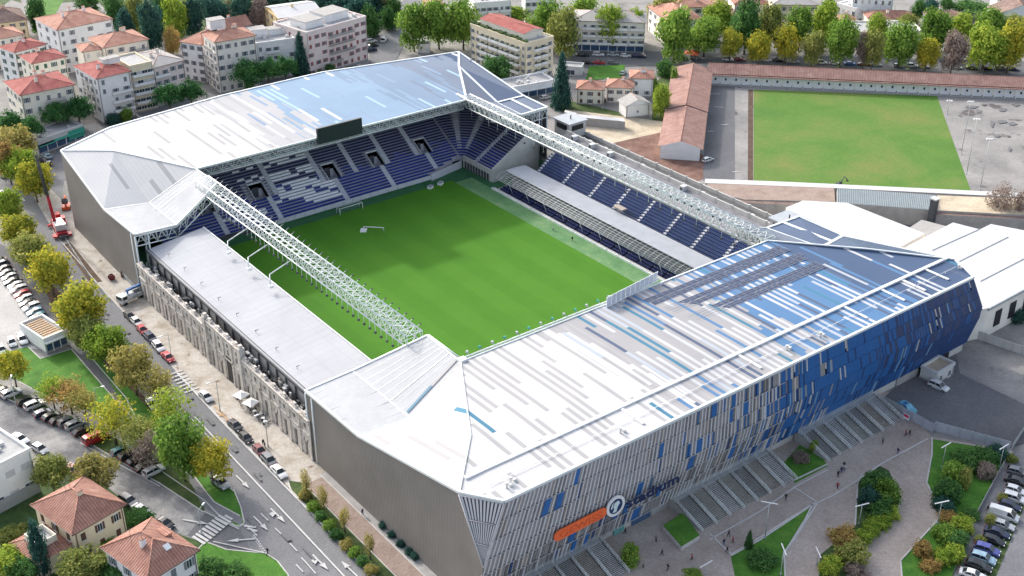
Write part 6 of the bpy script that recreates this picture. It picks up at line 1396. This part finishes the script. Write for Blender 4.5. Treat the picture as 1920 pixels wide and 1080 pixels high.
def carrow(pts, hd, tmpl, group, detail=2, z=.02):
    for i, (px, py, kind, col) in enumerate(pts):
        c = at(px, py, .7); cn = dict(darkblue='dark blue', darkred='dark red', lightblue='light blue', purple='violet blue', green='pale green').get(col, col)
        kn = dict(hatch='hatchback', sedan='saloon car', suv='tall car', van='van')[kind]
        car(c.x, c.y, hd + R_.uniform(-.04, .04), kind, col, tmpl % (cn + ' ' + kn, ORD[i]), group, z, detail)
a0, a1 = at(72, 593, .7), at(-4, 489, .7); cl_ = ['teal', 'lightblue', 'white', 'black', 'white', 'red', 'white', 'silver', 'black', 'silver', 'grey', 'black', 'darkblue', 'black']
kk = ['hatch', 'hatch', 'suv', 'sedan', 'hatch', 'hatch', 'suv', 'hatch', 'sedan', 'hatch', 'sedan', 'hatch', 'suv', 'sedan']
for i in range(14):
    c = a0.lerp(a1, i / 13); car(c.x, c.y, pi + R_.uniform(-.05, .05), kk[i], cl_[i], '%s car, %s of the car park row counted up from the kiosk' % (cl_[i].replace('lightblue', 'light blue').replace('darkblue', 'dark blue'), ORD[i]), 'cars in the car park row')
carrow([(3, 655, 'hatch', 'green'), (22, 641, 'hatch', 'silver'), (42, 636, 'suv', 'white'), (59, 629, 'sedan', 'grey')], radians(-96), '%s, %s rightwards beside the kiosk', 'cars beside the kiosk')
carrow([(243, 592, 'hatch', 'black'), (256, 603, 'hatch', 'white'), (267, 618, 'hatch', 'red'), (282, 633, 'suv', 'darkblue'), (297, 650, 'suv', 'white'), (315, 669, 'sedan', 'red')], radians(-90), '%s, %s of the line parked by the sandy pavement', 'cars at the sandy pavement')
carrow([(386, 743, 'sedan', 'silver'), (441, 797, 'sedan', 'black'), (461, 820, 'hatch', 'black'), (487, 844, 'hatch', 'darkred'), (505, 863, 'suv', 'grey'), (523, 884, 'sedan', 'white')], radians(-90), '%s, %s of the line parked towards the junction', 'cars by the stone front')
carrow([(7, 732, 'sedan', 'black'), (22, 737, 'suv', 'white'), (51, 751, 'suv', 'black'), (65, 759, 'suv', 'white'), (81, 774, 'hatch', 'darkblue'), (97, 780, 'hatch', 'black'), (112, 787, 'hatch', 'black'), (128, 790, 'suv', 'grey'), (142, 796, 'suv', 'silver'), (154, 808, 'hatch', 'black')], radians(8), '%s, %s of the slanted row by the lawn trees from the left edge', 'slanted cars by the lawn trees')
q = at(181, 822, .7); car(q.x, q.y, radians(8), 'van', 'red', 'bright red van in the slanted row by the lawn trees')
carrow([(228, 846, 'suv', 'teal'), (242, 853, 'suv', 'black'), (257, 862, 'hatch', 'black'), (272, 873, 'sedan', 'black'), (288, 883, 'suv', 'white')], radians(8), '%s, %s of the slanted row right of the red van', 'slanted cars right of the red van')
hs = heading((100, 862), (232, 936)); 
carrow([(37, 822, 'sedan', 'white'), (75, 841, 'hatch', 'silver')], hs, '%s, %s behind the white modern block', 'cars behind the modern block')
carrow([(241, 939, 'suv', 'grey'), (265, 956, 'sedan', 'silver'), (308, 980, 'sedan', 'black')], heading((241, 939), (308, 980)), '%s, %s along the kerb behind the villas', 'cars behind the villas')
q = at(137, 880, .7); car(q.x, q.y, hs, 'hatch', 'darkred', 'dark red car half hidden behind the golden tree'); q = at(413, 905, .7); car(q.x, q.y, radians(-80), 'suv', 'silver', 'silver tall car parked on the median lawn edge'); q = at(285, 757, .7); car(q.x, q.y, radians(-95), 'hatch', 'white', 'white car under the thin trees of the median')
hf = heading((1864, 962), (1900, 973))
carrow([(1908, 884, 'hatch', 'grey'), (1907, 902, 'sedan', 'black'), (1905, 919, 'hatch', 'white'), (1902, 934, 'suv', 'white'), (1894, 948, 'hatch', 'darkblue'), (1882, 966, 'van', 'white'), (1881, 984, 'hatch', 'silver'), (1870, 998, 'sedan', 'darkblue'), (1863, 1013, 'hatch', 'black'), (1851, 1031, 'suv', 'purple'), (1843, 1047, 'suv', 'lightblue'), (1835, 1062, 'suv', 'black'), (1824, 1077, 'sedan', 'white')], hf, '%s, %s from the top in the row beside the plaza walkway', 'cars beside the plaza walkway')
q = at(1760, 724, .7); car(q.x, q.y, heading((1745, 719), (1774, 731)), 'suv', 'white', 'lone white car in the dark service yard'); q = at(1327, 299, .7); car(q.x, q.y, 0, 'hatch', 'white', 'lone white car beside the tiled wing of the training yard')
carrow([(1280, 109, 'hatch', 'darkblue'), (1303, 108, 'hatch', 'grey'), (1365, 111, 'suv', 'white'), (1386, 111, 'sedan', 'darkred'), (1437, 112, 'hatch', 'white'), (1460, 113, 'sedan', 'black'), (1488, 115, 'sedan', 'silver'), (1540, 117, 'suv', 'white'), (1565, 118, 'hatch', 'white'), (1594, 119, 'sedan', 'blue'), (1619, 120, 'sedan', 'darkred'), (1642, 121, 'sedan', 'silver'), (1685, 123, 'hatch', 'silver'), (1709, 123, 'suv', 'white'), (1732, 124, 'sedan', 'white'), (1793, 126, 'sedan', 'white'), (1822, 127, 'hatch', 'black'), (1850, 128, 'hatch', 'black'), (1877, 128, 'suv', 'grey'), (1900, 129, 'hatch', 'darkblue')],
       heading((1500, 115), (1600, 119)), '%s, %s rightwards behind the long tiled building', 'cars behind the long tiled building', 1)
carrow([(1074, 101, 'hatch', 'white'), (1094, 103, 'sedan', 'black'), (1122, 102, 'suv', 'white'), (1150, 102, 'sedan', 'silver'), (1173, 104, 'hatch', 'white'), (1198, 105, 'van', 'darkblue')], heading((1074, 102), (1190, 106)), '%s, %s along the front of the blue glass shops', 'cars before the glass shops', 1)
carrow([(1102, 117, 'hatch', 'black'), (1123, 117, 'sedan', 'red'), (1149, 117, 'hatch', 'grey')], heading((1074, 102), (1190, 106)), '%s, %s on the near kerb opposite the shops', 'cars opposite the shops', 1)
q = at(1168, 136, .7); car(q.x, q.y, .6, 'sedan', 'green', 'pale car on the small lawn by the garden houses', detail=1); q = at(1023, 182, .7); car(q.x, q.y, 0, 'hatch', 'white', 'white car in the shade by the low glass annex', detail=1)
carrow([(702, 66, 'hatch', 'silver'), (696, 77, 'suv', 'white'), (700, 85, 'hatch', 'black'), (696, 93, 'suv', 'darkblue')], heading((690, 85), (720, 80)), '%s, %s going down the hill road parking', 'cars on the hill road', 1)
q = at(720, 72, 1.2); car(q.x, q.y, heading((710, 90), (735, 55)), 'van', 'white', 'white van driving on the hill road', detail=1)
carrow([(88, 292, 'sedan', 'lightblue'), (88, 305, 'hatch', 'darkblue'), (4, 327, 'sedan', 'silver'), (2, 362, 'hatch', 'white'), (72, 300, 'hatch', 'black')], radians(100), '%s, %s near the far end of the avenue', 'cars at the far avenue end')
carrow([(625, 138, 'hatch', 'white'), (655, 128, 'sedan', 'black'), (675, 124, 'hatch', 'silver')], radians(20), '%s, %s at the foot of the pink white block', 'cars at the pink white block', 1)
# covered blue car by the screens
q = at(1700, 763, .7); r = empty('covered_car', (q.x, q.y, 0), heading((1685, 755), (1715, 772)), 'car under a pale blue cover behind the fence sheets', 'car')
b = MB(); prof = [(-2.2, .2, .3), (-2.1, .95, .8), (-1.4, 1.4, .8), (.3, 1.45, .8), (1.0, 1.0, .9), (2.0, .8, .85), (2.25, .2, .5)]
for (x0, z0, w0), (x1, z1, w1) in zip(prof, prof[1:]):
    b.quad([(x0, -w0, z0), (x1, -w1, z1), (x1, w1, z1), (x0, w0, z0)])
    for s_ in (-1, 1): b.quad([(x0, s_ * w0, z0), (x1, s_ * w1, z1), (x1, s_ * 1.0, .02), (x0, s_ * 1.0, .02)][::-s_])
b.build('cover', mat('tarpaulin', (.16, .40, .52), .5, .25, 2), r); b = MB(); b.quad([(-1.9, -.81, .98), (-1.3, -.81, 1.42), (.3, -.81, 1.47), (.9, -.9, 1.05)]); b.quad([(-.9, -.5, 1.44), (0, -.5, 1.47), (0, .5, 1.47), (-.9, .5, 1.44)]); b.build('cover_patch', M['car_blue'], r)
# lorry with crane arm by the stone front
q = at(250, 562, 0); r = empty('crane_lorry', (q.x, q.y, 0), heading((228, 572), (268, 553)) + pi, 'white cabbed lorry with blue folded loader crane on the sandy pavement', 'lorry')
b = MB(); b.box(2.0, 3.9, -1.15, 1.15, .7, 2.6, 0); b.box(3.9, 3.95, -1.0, 1.0, 1.6, 2.4, 1); b.box(2.3, 3.6, -1.18, 1.18, 1.6, 2.35, 1); b.build('cab', [M['car_white'], M['car_glass']], r)
b = MB(); b.box(-4, 2, -1.2, 1.2, .9, 1.15, 0); b.box(-4, .8, -1.2, -1.12, 1.15, 1.8, 0); b.box(-4, .8, 1.12, 1.2, 1.15, 1.8, 0); b.build('load_bed', M['car_silver'], r)
b = MB(); b.box(-4.6, 1.6, -.25, .25, 2.9, 3.4); b.box(-4.6, 1.2, -.9, -.45, 2.6, 3.1); b.tube((1.3, 0, 1), (1.3, 0, 3.2), .25, 8); b.build('loader_crane', M['car_blue'], r)
b = MB(); b.box(-.4, 1.8, -1.15, 1.15, 1.2, 2.0); b.build('white_load', M['car_white'], r)
for x in (-3, -1.8, 3):
    for y in (-1, 1): b = MB(); b.tube((x, y - .15, .5), (x, y + .15, .5), .5, 12); b.build('wheel', M['rubber'], r)
# mobile crane with long upright jib
q = at(112, 432, 0); r = empty('mobile_crane', (q.x, q.y, 0), radians(80), 'red mobile crane with a tall dark jib beside the grey cladding', 'crane')
b = MB(); b.box(-6, 5, -1.4, 1.4, .8, 1.7); b.box(4.2, 6.2, -1.3, -.1, 1.0, 2.9); b.box(-5.5, -3.6, -2.4, 2.4, .5, .9); b.box(2.6, 3.4, -2.6, 2.6, .5, .9); b.build('chassis', M['red_crane'], r)
b = MB(); b.box(-3.5, 1.5, -1.3, 1.3, 1.8, 3.1); b.box(-4.6, -3.2, -1.4, 1.4, 1.9, 3.6); b.build('superstructure', M['car_white'], r)
b = MB(); b.box(.2, 2.2, -2.0, -1.1, 1.8, 3.3); b.box(1.8, 2.25, -2.02, -1.08, 2.3, 3.2, 1); b.build('cabin', [M['red_crane'], M['car_glass']], r)
b = MB(); b.tube((0, .8, 2.6), (-.3, 1.4, 10.5), .5, 6, 0, .42); b.build('boom_foot', M['red_crane'], r)
b = MB(); lattice(b, (-.3, 1.4, 10.3), (-.5, 2.4, 23.5), .8, .8, 1.5, .07, side=Vector((0, 1, 0)), up=Vector((-1, 0, .05)), rd=.04); b.tube((-.3, 1.4, 10.3), (-.5, 2.4, 22.8), .24, 5); b.build('jib', M['dark_metal'], r)
for x in (-4.5, -3, 0, 1.6, 4):
    for y in (-1.2, 1.2): b = MB(); b.tube((x, y - .25, .6), (x, y + .25, .6), .6, 12); b.build('wheel', M['rubber'], r)
b = MB(); b.box(-7.2, -5.4, -1, 1, .3, 1.3); b.build('counterweight', M['dark_metal'], r)
q = at(125, 392, 0); r = empty('aerial_lift', (q.x, q.y, 0), radians(70), 'orange folded boom lift behind the red crane', 'lift')
b = MB(); b.box(-1.6, 1.6, -1.1, 1.1, .5, 1.3); b.build('chassis', M['orange_dark'], r); b = MB(); b.tube((-1.2, 0, 1.3), (2.0, 0, 3.2), .3, 6); b.tube((2.0, 0, 3.2), (-1.6, 0, 3.8), .26, 6); b.build('arm', M['orange_sign'], r); b = MB(); b.box(-2.8, -1.7, -.8, .8, 2.8, 3.0); b.box(-2.8, -2.72, -.8, .8, 3.0, 3.9); b.box(-1.78, -1.7, -.8, .8, 3.0, 3.9); b.build('basket', M['dark_metal'], r)
for x in (-1.1, 1.1):
    for y in (-1, 1): b = MB(); b.tube((x, y - .15, .4), (x, y + .15, .4), .4, 10); b.build('wheel', M['rubber'], r)
# ================================================================ STREET FURNITURE, STAIRS, FENCES, PEOPLE
for i_, c_ in enumerate([(.36, .36, .34), (.56, .56, .54), (.25, .25, .21), (.27, .23, .18)]): M['grate%d' % i_] = mat('grate_%d' % i_, c_, .6, .45, .5, fine=.6)
def stair_block(label, pt0, pt1, depth, zt=2.4, bays=7, start=1.5):
    """steel stairs running down from the facade to the plaza; pt0/pt1 world x range"""
    r = empty('steel_staircase', (pt0, -95.6, 0), 0, label, 'staircase', 'steel stairs below the facade'); w_ = pt1 - pt0
    n = 24
    for k in range(bays):
        b = MB(); xa_, xb_ = w_ * k / bays + .12, w_ * (k + 1) / bays - .12; kd = [0, 2, 1, 2, 0, 3, 1][k % 7]
        for i in range(n):
            y = -start - i * depth / n; z = zt * (1 - (i + 1) / n); b.box(xa_, xb_, y - depth / n, y - .02, max(0, z - .1), z + .03, 0, bottom=False); b.box(xa_, xb_, y - depth / n, y - depth / n + .07, max(0, z - .06), z + .045, 1, bottom=False)
        b.build('stair_flight', [M['grate%d' % kd], M['dark_metal'] if kd in (0, 1) else M['grate1']], r)
    b = MB(); b.box(0, w_, -start, 0, zt - .1, zt + .04, 0)
    b.build('landing', M['steel'], r)
    rm = MB(); n_ = 10
    for i in range(n_):
        y = -start - i * depth / (n_ - 1); z = zt * (1 - i / (n_ - 1)); rm.tube((0, y, z), (0, y, z + 1.05), .035, 4)
    for hgt in (.15, .3, .45, .6, .75, .9, 1.05): rm.tube((0, -start, zt + hgt), (0, -start - depth, hgt), .022 if hgt < 1 else .04, 4)
    rme = rm.mesh('railing', [M['white_metal']])
    for k in range(bays + 1): put('railing', rme, r, (w_ * k / bays, 0, 0))
    b = MB()
    for hgt in (.2, .4, .6, .8, 1.05): b.tube((0, -.1, zt + hgt), (w_, -.1, zt + hgt), .03, 4); b.tube((0, -start * .45, zt + hgt), (w_, -start * .45, zt + hgt), .03, 4)
    for k in range(bays * 2 + 1): x = w_ * k / (bays * 2); b.tube((x, -.1, zt), (x, -.1, zt + 1.1), .035, 4)
    b.build('guard_rail', M['white_metal'], r)
    # glass side panels
    for x in (-.15, w_ + .15):
        b = MB(); b.quad([(x, 0, 0), (x, -start - depth, 0), (x, -start - depth, .15), (x, -start, zt + .1), (x, 0, zt + .1)]); b.build('side_panel', M['concrete'], r)
stair_block('steel staircase between the small green planters, nearest the round emblem end', -20.0, 5.5, 7.6, 2.4, 7)
stair_block('steel staircase nearest the car under the blue cover, by the fence', 15.0, 38.5, 7.6, 2.4, 7)
stair_block('steel staircase at the bottom edge below the orange sign', -63.5, -38.0, 7.6, 2.4, 7)
# raised planter beside the emblem end of the middle stairs
pp_ = [at(x, y, 1.3) for x, y in ((1243, 984), (1281, 960), (1312, 1003), (1278, 1024))]; o = pp_[0].copy(); o.z = 0
r = empty('raised_planter', o, 0, 'raised grass planter with concrete rim beside the middle steel staircase', 'planter')
b = MB(); b.prism([(p.x - o.x, p.y - o.y) for p in pp_], 0, 1.2, 1, 0); cc = sum(pp_, Vector()) / 4
b.prism([((p.x - cc.x) * .93 + cc.x - o.x, (p.y - cc.y) * .93 + cc.y - o.y) for p in pp_], 1.2, 1.26, 1, 1); b.build('planter_box', [M['concrete_light'], M['grass']], r)
# metal sheet fences
def fence(label, pts, h, step, mt, name='sheet_fence', posts=True, group=None):
    P = [at(x, y, 0) for x, y in pts]; o = P[0]; r = empty(name, (o.x, o.y, 0), 0, label, 'fence', group)
    for a, c in zip(P, P[1:]):
        d = c - a; n = max(1, round(d.length / step)); dn = d.normalized(); nn = V(-dn.y, dn.x, 0) * .06
        for i in range(n):
            q = a + d * (i / n) - o; b = MB(); b.obox(q + dn * .05 + V(0, 0, .1), dn * (d.length / n - .1), nn, V(0, 0, h - .1)); b.build('panel', M[mt], r)
            if posts: b = MB(); b.box(q.x - .06, q.x + .06, q.y - .06, q.y + .06, 0, h + .1); b.build('post', M['steel'], r)
    return r
M['sheet_metal'] = mat('sheet_metal', (.42, .44, .50), .5, .12, 1, fine=.2)
fence('corrugated grey sheet fence between service yard and plaza lawn', [(1690, 780), (1748, 812), (1752, 808), (1893, 846)], 2.3, 2.4, 'sheet_metal')
fence('blue grey glass fence by the covered car', [(1656, 762), (1690, 780)], 2.4, 2.2, 'steel')
fence('pale concrete panel fence across the far side of the service yard', [(1828, 636), (1932, 672)], 2.4, 2.2, 'concrete_light')
fence('thin metal railing between side island and walkway', [(1893, 850), (1861, 909), (1822, 982)], 1.0, 2.6, 'steel', 'railing')
fence('low wall railing along the bottom right walkway edge', [(1925, 800), (1895, 846)], 1.6, 2.6, 'steel', 'railing')
fence('site hoarding at the foot of the grey cladding, far left', [(160, 432), (205, 492), (262, 552)], 1.3, 2.6, 'steel', 'site_fence')
fence('row of wire fence along the far side of the avenue pavement', [(92, 402), (130, 462), (168, 520), (205, 565)], 1.0, 3.0, 'steel', 'site_fence')
q = at(1697, 779, 1.6); r = empty('notice_board', (q.x, q.y - .35, .6), heading((1690, 780), (1748, 812)), 'small red and white notice on the sheet fence corner', 'sign')
b = MB(); b.box(-.7, .7, -.05, .0, .3, 1.5); b.build('board', M['seat_white'], r); b = MB(); b.box(-.6, .6, -.07, -.052, .75, 1.4); b.build('red_field', mat('notice_red', (.6, .05, .12), .5), r)
# street lamps
def lamp(px, py, top, label, kind='arm', hd=0.0, group=None):
    g = at(px, py, 0); lo, hi = 2, 30
    for _ in range(30):
        h = (lo + hi) / 2; rr = V(g.x, g.y, h) - CAM; yy_ = 540 - FPX * rr.dot(UP) / rr.dot(FW)
        if yy_ > top: lo = h
        else: hi = h
    r = empty('street_lamp', (g.x, g.y, 0), hd, label, 'street lamp', group); b = MB(); b.tube((0, 0, 0), (0, 0, h), .11, 8, 0, .06); b.tube((0, 0, 0), (0, 0, .8), .16, 8); b.build('pole', M['steel'], r)
    if kind == 'arm': b = MB(); b.tube((0, 0, h), (1.6, 0, h + .25), .05, 6); b.build('arm', M['steel'], r); b = MB(); b.box(1.4, 2.2, -.15, .15, h + .18, h + .34); b.build('lamp_head', M['white_paint'], r)
    elif kind == 'flood':
        b = MB(); b.tube((0, -.9, h), (0, .9, h), .06, 5); b.build('crossbar', M['steel'], r)
        for y in (-.7, 0, .7): b = MB(); b.box(-.25, .25, y - .22, y + .22, h, h + .4); b.build('lamp_head', M['white_paint'], r)
    else: b = MB(); b.box(-1.5, 1.5, -.09, .09, h, h + .1); b.build('lamp_head', M['white_paint'], r)
    return r
for i, (px, py, tp) in enumerate([(1802, 290, 192), (1812, 328, 225), (1837, 357, 262), (1776, 215, 190)]): lamp(px, py, tp, 'floodlight mast, %s beside the training field edge' % ['second', 'third', 'fourth', 'first'][i], 'flood', .8, 'training floodlights')
for i, (px, py, tp, hd) in enumerate([(1434, 1012, 943, 2.2), (1322, 1078, 1058, 0), (1765, 880, 835, 0), (1463, 1080, 1030, 1), (1610, 985, 947, -.3), (1757, 985, 942, -.35), (1873, 880, 838, 0), (1531, 1060, 1036, 1)]):
    lamp(px, py, tp, 'slim plaza lamp with a flat bar head, %s in the plaza from the stairs side' % ORD[i], 'bar', hd, 'plaza lamps')
lamp(378, 1000, 958, 'grey curved lamp beside the zebra crossing', 'arm', .6); lamp(323, 678, 628, 'thin lamp post on the sandy pavement by the parked cars', 'arm', pi); lamp(413, 772, 715, 'thin lamp post among tree shadows before the stone front', 'arm', pi); lamp(503, 838, 775, 'thin lamp post near the black cars by the stone front', 'arm', pi)
lamp(185, 775, 728, 'lamp with long arm over the lawn path', 'arm', -.5); lamp(1130, 205, 150, 'lamp by the yard wall and tall fir', 'arm', 0); lamp(33, 770, 715, 'thin lamp at the left end of the slanted cars', 'arm', 1.2); lamp(1043, 205, 152, 'slender mast at the stair cabin corner', 'arm', 0)
# bollards and cafe
for i in range(9):
    p = at(477 + i * 2.8, 1007 + i * 4.2, 0); r = empty('bollard', (p.x, p.y, 0), 0, 'white lane separator stub, %s in the dotted row by the junction island' % ORD[i], 'bollard', 'lane separators'); b = MB(); b.tube((0, 0, 0), (0, 0, .5), .14, 8); b.box(-.25, .25, -.25, .25, 0, .08); b.build('post', M['line'], r)
for i, (px, py) in enumerate([(452, 738), (470, 752)]):
    p = at(px, py, 2.6); r = empty('parasol', (p.x, p.y, 0), .3, ['white square parasol, the farther of two at the cafe tables', 'white square parasol, the nearer of two at the cafe tables'][i], 'parasol', 'cafe parasols'); b = MB(); b.tube((0, 0, 0), (0, 0, 2.7), .05, 6); b.build('pole', M['steel'], r)
    b = MB(); s_ = 1.35; b.v = [(-s_, -s_, 2.3), (s_, -s_, 2.3), (s_, s_, 2.3), (-s_, s_, 2.3), (0, 0, 2.95)]; b.f = [(0, 1, 4), (1, 2, 4), (2, 3, 4), (3, 0, 4)]; b.m = [0] * 4; b.sm = [False] * 4; b.build('canopy', M['white_paint'], r)
tm_ = MB(); tm_.tube((0, 0, .72), (0, 0, .76), .45, 12); tme = tm_.mesh('table_top', [M['white_paint']]); tm_ = MB(); tm_.tube((0, 0, 0), (0, 0, .72), .05, 6); tm_.tube((0, 0, 0), (0, 0, .04), .3, 8); tle = tm_.mesh('pedestal', [M['dark_metal']])
sm_ = MB(); sm_.box(-.22, .22, -.22, .22, .42, .47); sme = sm_.mesh('seat', [M['dark_metal']]); sm_ = MB(); sm_.box(-.22, .22, .18, .22, .47, .9); sbe = sm_.mesh('backrest', [M['dark_metal']]); sm_ = MB(); sm_.tube((0, 0, 0), (0, 0, .42), .025, 4); sle = sm_.mesh('leg', [M['dark_metal']])
for i, (px, py) in enumerate([(447, 748), (461, 762), (472, 768), (478, 776), (486, 782), (494, 789), (498, 795), (455, 742)]):
    p = at(px, py, 0); r = empty('cafe_table', (p.x, p.y, 0), 0, 'round white cafe table, %s of the terrace row by the stone front' % ORD[i], 'table', 'cafe tables'); put('table_top', tme, r); put('pedestal', tle, r)
    for k in range(3):
        a = k * 2.1 + i; c = empty('cafe_chair', (p.x + cos(a) * .85, p.y + sin(a) * .85, 0), a - pi / 2, 'dark chair on the %s side of the %s cafe table by the stone front' % (['wall', 'road', 'crane'][k], ORD[i]), 'chair', 'chairs at the %s cafe table' % ORD[i]); put('seat', sme, c); put('backrest', sbe, c)
        for lx, ly in ((-.18, -.18), (.18, -.18), (-.18, .18), (.18, .18)): put('leg', sle, c, (lx, ly, 0))
# cable drums
for i, (px, py) in enumerate([(210, 525), (232, 519)]):
    p = at(px, py, 0); r = empty('cable_drum', (p.x, p.y, 0), i, ['dark red cable drum, the left one of two on the sandy pavement', 'dark red cable drum, the right one of two on the sandy pavement'][i], 'drum'); b = MB(); b.tube((0, -.4, .8), (0, .4, .8), .45, 12); b.build('core', M['timber'], r)
    for y in (-.45, .4): b = MB(); b.tube((0, y, .8), (0, y + .06, .8), .8, 16); b.build('flange', M['car_darkred'], r)
# excavator arm at the field edge
q = at(1572, 345, 0); r = empty('excavator', (q.x - 1, q.y - 1, 0), radians(-20), 'small digger with raised bent arm behind the field wall', 'excavator')
b = MB(); b.box(-1.4, 1.4, -1.1, -.6, 0, .6); b.box(-1.4, 1.4, .6, 1.1, 0, .6); b.build('tracks', M['rubber'], r); b = MB(); b.box(-1.3, 1.0, -1, 1, .7, 1.7); b.box(-.2, 1.0, -1, .1, 1.7, 2.6); b.build('body', M['dark_metal'], r); b = MB(); b.tube((.8, .3, 1.4), (2.6, .3, 4.6), .22, 6); b.tube((2.6, .3, 4.6), (4.6, .3, 2.4), .18, 6); b.build('arm', M['dark_metal'], r); b = MB(); b.box(4.2, 5.0, -.2, .8, 1.7, 2.4); b.build('bucket', M['dark_metal'], r); r.scale = (.6, .6, .6)
# red canopy and small things on the top avenue
p = at(1298, 98, 2.6); r = empty('market_awning', (p.x, p.y, 0), .5, 'red orange square awning under the avenue trees', 'awning')
b = MB(); s_ = 2.8; b.v = [(-s_, -s_, 2.4), (s_, -s_, 2.4), (s_, s_, 2.4), (-s_, s_, 2.4), (0, 0, 3.5)]; b.f = [(0, 1, 4), (1, 2, 4), (2, 3, 4), (3, 0, 4)]; b.m = [0] * 4; b.sm = [False] * 4; b.build('canopy', mat('awning_red', (.6, .13, .06), .6), r)
for x, y in ((-2.5, -2.5), (2.5, -2.5), (2.5, 2.5), (-2.5, 2.5)): b = MB(); b.tube((x, y, 0), (x, y, 2.5), .06, 5); b.build('post', M['steel'], r)
# people: continuous skinned figures
def person_mesh(name, pose, cols):
    me = bpy.data.meshes.new(name); sw = .16 * pose
    V_ = [(0, 0, .95), (0, 0, 1.2), (0, 0, 1.42), (.02, 0, 1.52), (.04, 0, 1.62), (.03, 0, 1.74), (0, .09, .9), (sw * 1.2, .1, .5), (sw * .6, .1, .06), (sw * .6 + .14, .11, .03), (0, -.09, .9), (-sw * 1.0, -.1, .5), (-sw * 2.2, -.1, .08), (-sw * 2.2 + .14, -.11, .04),
          (0, .2, 1.4), (-sw, .25, 1.12), (-sw * .2 + .06, .26, .86), (0, -.2, 1.4), (sw, -.25, 1.12), (sw + .12, -.26, .88)]
    E_ = [(0, 1), (1, 2), (2, 3), (3, 4), (4, 5), (0, 6), (6, 7), (7, 8), (8, 9), (0, 10), (10, 11), (11, 12), (12, 13), (2, 14), (14, 15), (15, 16), (2, 17), (17, 18), (18, 19)]
    me.from_pydata(V_, E_, []); o = bpy.data.objects.new(name, me); COL.objects.link(o); md = o.modifiers.new('s', 'SKIN'); md.use_smooth_shade = True
    RR = [.15, .14, .16, .06, .10, .085, .10, .07, .045, .04, .10, .07, .045, .04, .07, .045, .035, .07, .045, .035]
    for v, r_ in zip(me.skin_vertices[0].data, RR): v.radius = (r_, r_ * (1.15 if r_ > .12 else 1))
    me.skin_vertices[0].data[0].use_root = True; sb = o.modifiers.new('u', 'SUBSURF'); sb.levels = 1; sb.render_levels = 1
    out = bpy.data.meshes.new_from_object(o.evaluated_get(bpy.context.evaluated_depsgraph_get())); bpy.data.objects.remove(o); out.name = name; out.materials.clear()
    for c in cols: out.materials.append(c)
    for p in out.polygons:
        z = p.center.z; y = abs(p.center.y); p.material_index = 3 if z > 1.68 else 2 if (z > 1.5 or (z < .95 and y > .2)) else 0 if z > .92 else 1; p.use_smooth = True
    return out
skin = mat('skin', (.45, .28, .21), .6); hair = mat('hair', (.03, .02, .015), .7); cl = {k_: mat('cloth_' + k_, c_, .85) for k_, c_ in dict(black=(.02, .02, .022), navy=(.03, .04, .09), white=(.6, .6, .6), red=(.35, .04, .05), grey=(.2, .2, .21), denim=(.07, .1, .18)).items()}
PE = {k_: person_mesh('person_' + k_, ps, [cl[a], cl[c], skin, hair]) for k_, ps, a, c in (('black', 1, 'black', 'black'), ('navy', .5, 'navy', 'denim'), ('white', 1.2, 'white', 'denim'), ('red', .8, 'red', 'black'), ('grey', .3, 'grey', 'black'))}
for i, (px, py, k_, lb) in enumerate([(1582, 876, 'black', 'person in black at the back of the small group on the plaza'), (1583, 882, 'white', 'person in white top in the group on the plaza'), (1577, 886, 'navy', 'person in navy beside the group on the plaza'), (1571, 893, 'black', 'person in black at the front of the group on the plaza'),
    (1570, 915, 'red', 'lone person in red near the white floor line'), (1473, 936, 'black', 'person in black at the foot of the middle stairs'), (1655, 830, 'grey', 'person in grey at the foot of the stairs by the fence'), (1683, 850, 'navy', 'person in navy walking near the channel line'), (1698, 816, 'red', 'person in red near the sheet fence'), (1705, 816, 'black', 'person in black near the sheet fence'),
    (1366, 1005, 'black', 'person in black right of the raised planter'), (1374, 1017, 'red', 'person in red by the triangle lawn corner'), (1357, 1021, 'navy', 'person in navy by the triangle lawn corner'), (1363, 1035, 'black', 'person in black closest to the triangle lawn'), (1230, 1015, 'grey', 'person in grey on the open paving below the emblem'), (1241, 1041, 'black', 'person in black on the paving near the emblem end'),
    (1186, 1032, 'black', 'person in black left of a companion by the lowest stairs'), (1194, 1036, 'navy', 'companion in navy by the lowest stairs'), (1206, 1064, 'grey', 'person in grey at the bottom of the plaza'), (1252, 1068, 'black', 'person in black near the bottom edge of the plaza'), (1297, 1049, 'red', 'person in red in the middle of the lower plaza'), (1172, 1000, 'black', 'person in black at the lobby doors'),
    (1893, 880, 'black', 'person in black on the walkway by the car row'), (1851, 958, 'black', 'person in black beside the white van'), (494, 834, 'black', 'person in black behind the dark red car'), (497, 838, 'grey', 'person in grey beside the dark red car'), (161, 663, 'black', 'person in black on the path behind the kiosk'), (502, 1038, 'black', 'person in black at the end of the lane separators'),
    (1073, 452, 'black', 'person in black on the light turf near the canopy'), (1037, 432, 'white', 'person in white on the boundary wall side'), (680, 965, 'green' if False else 'navy', 'person in navy on the brick walk by the cladding'), (157, 528, 'grey', 'person in grey by the trench'), (1480, 405, 'grey', 'x')]):
    if lb == 'x': continue
    p = at(px, py, .3); o = put('person', PE[k_], None, (p.x, p.y, .03), R_.uniform(0, 6.28)); tag(o, lb, 'person')
# planting boxes along the foot of the near cladding
for i, (px, py) in enumerate([(718, 985), (735, 1002), (752, 1020), (768, 1034), (778, 1043)]):
    p = at(px, py, .3); tree(px, py, 9, 8, 'fir', 'blackish shrub, %s along the foot of the near grey cladding' % ORD[i], 'bush', group='shrubs at the cladding foot')
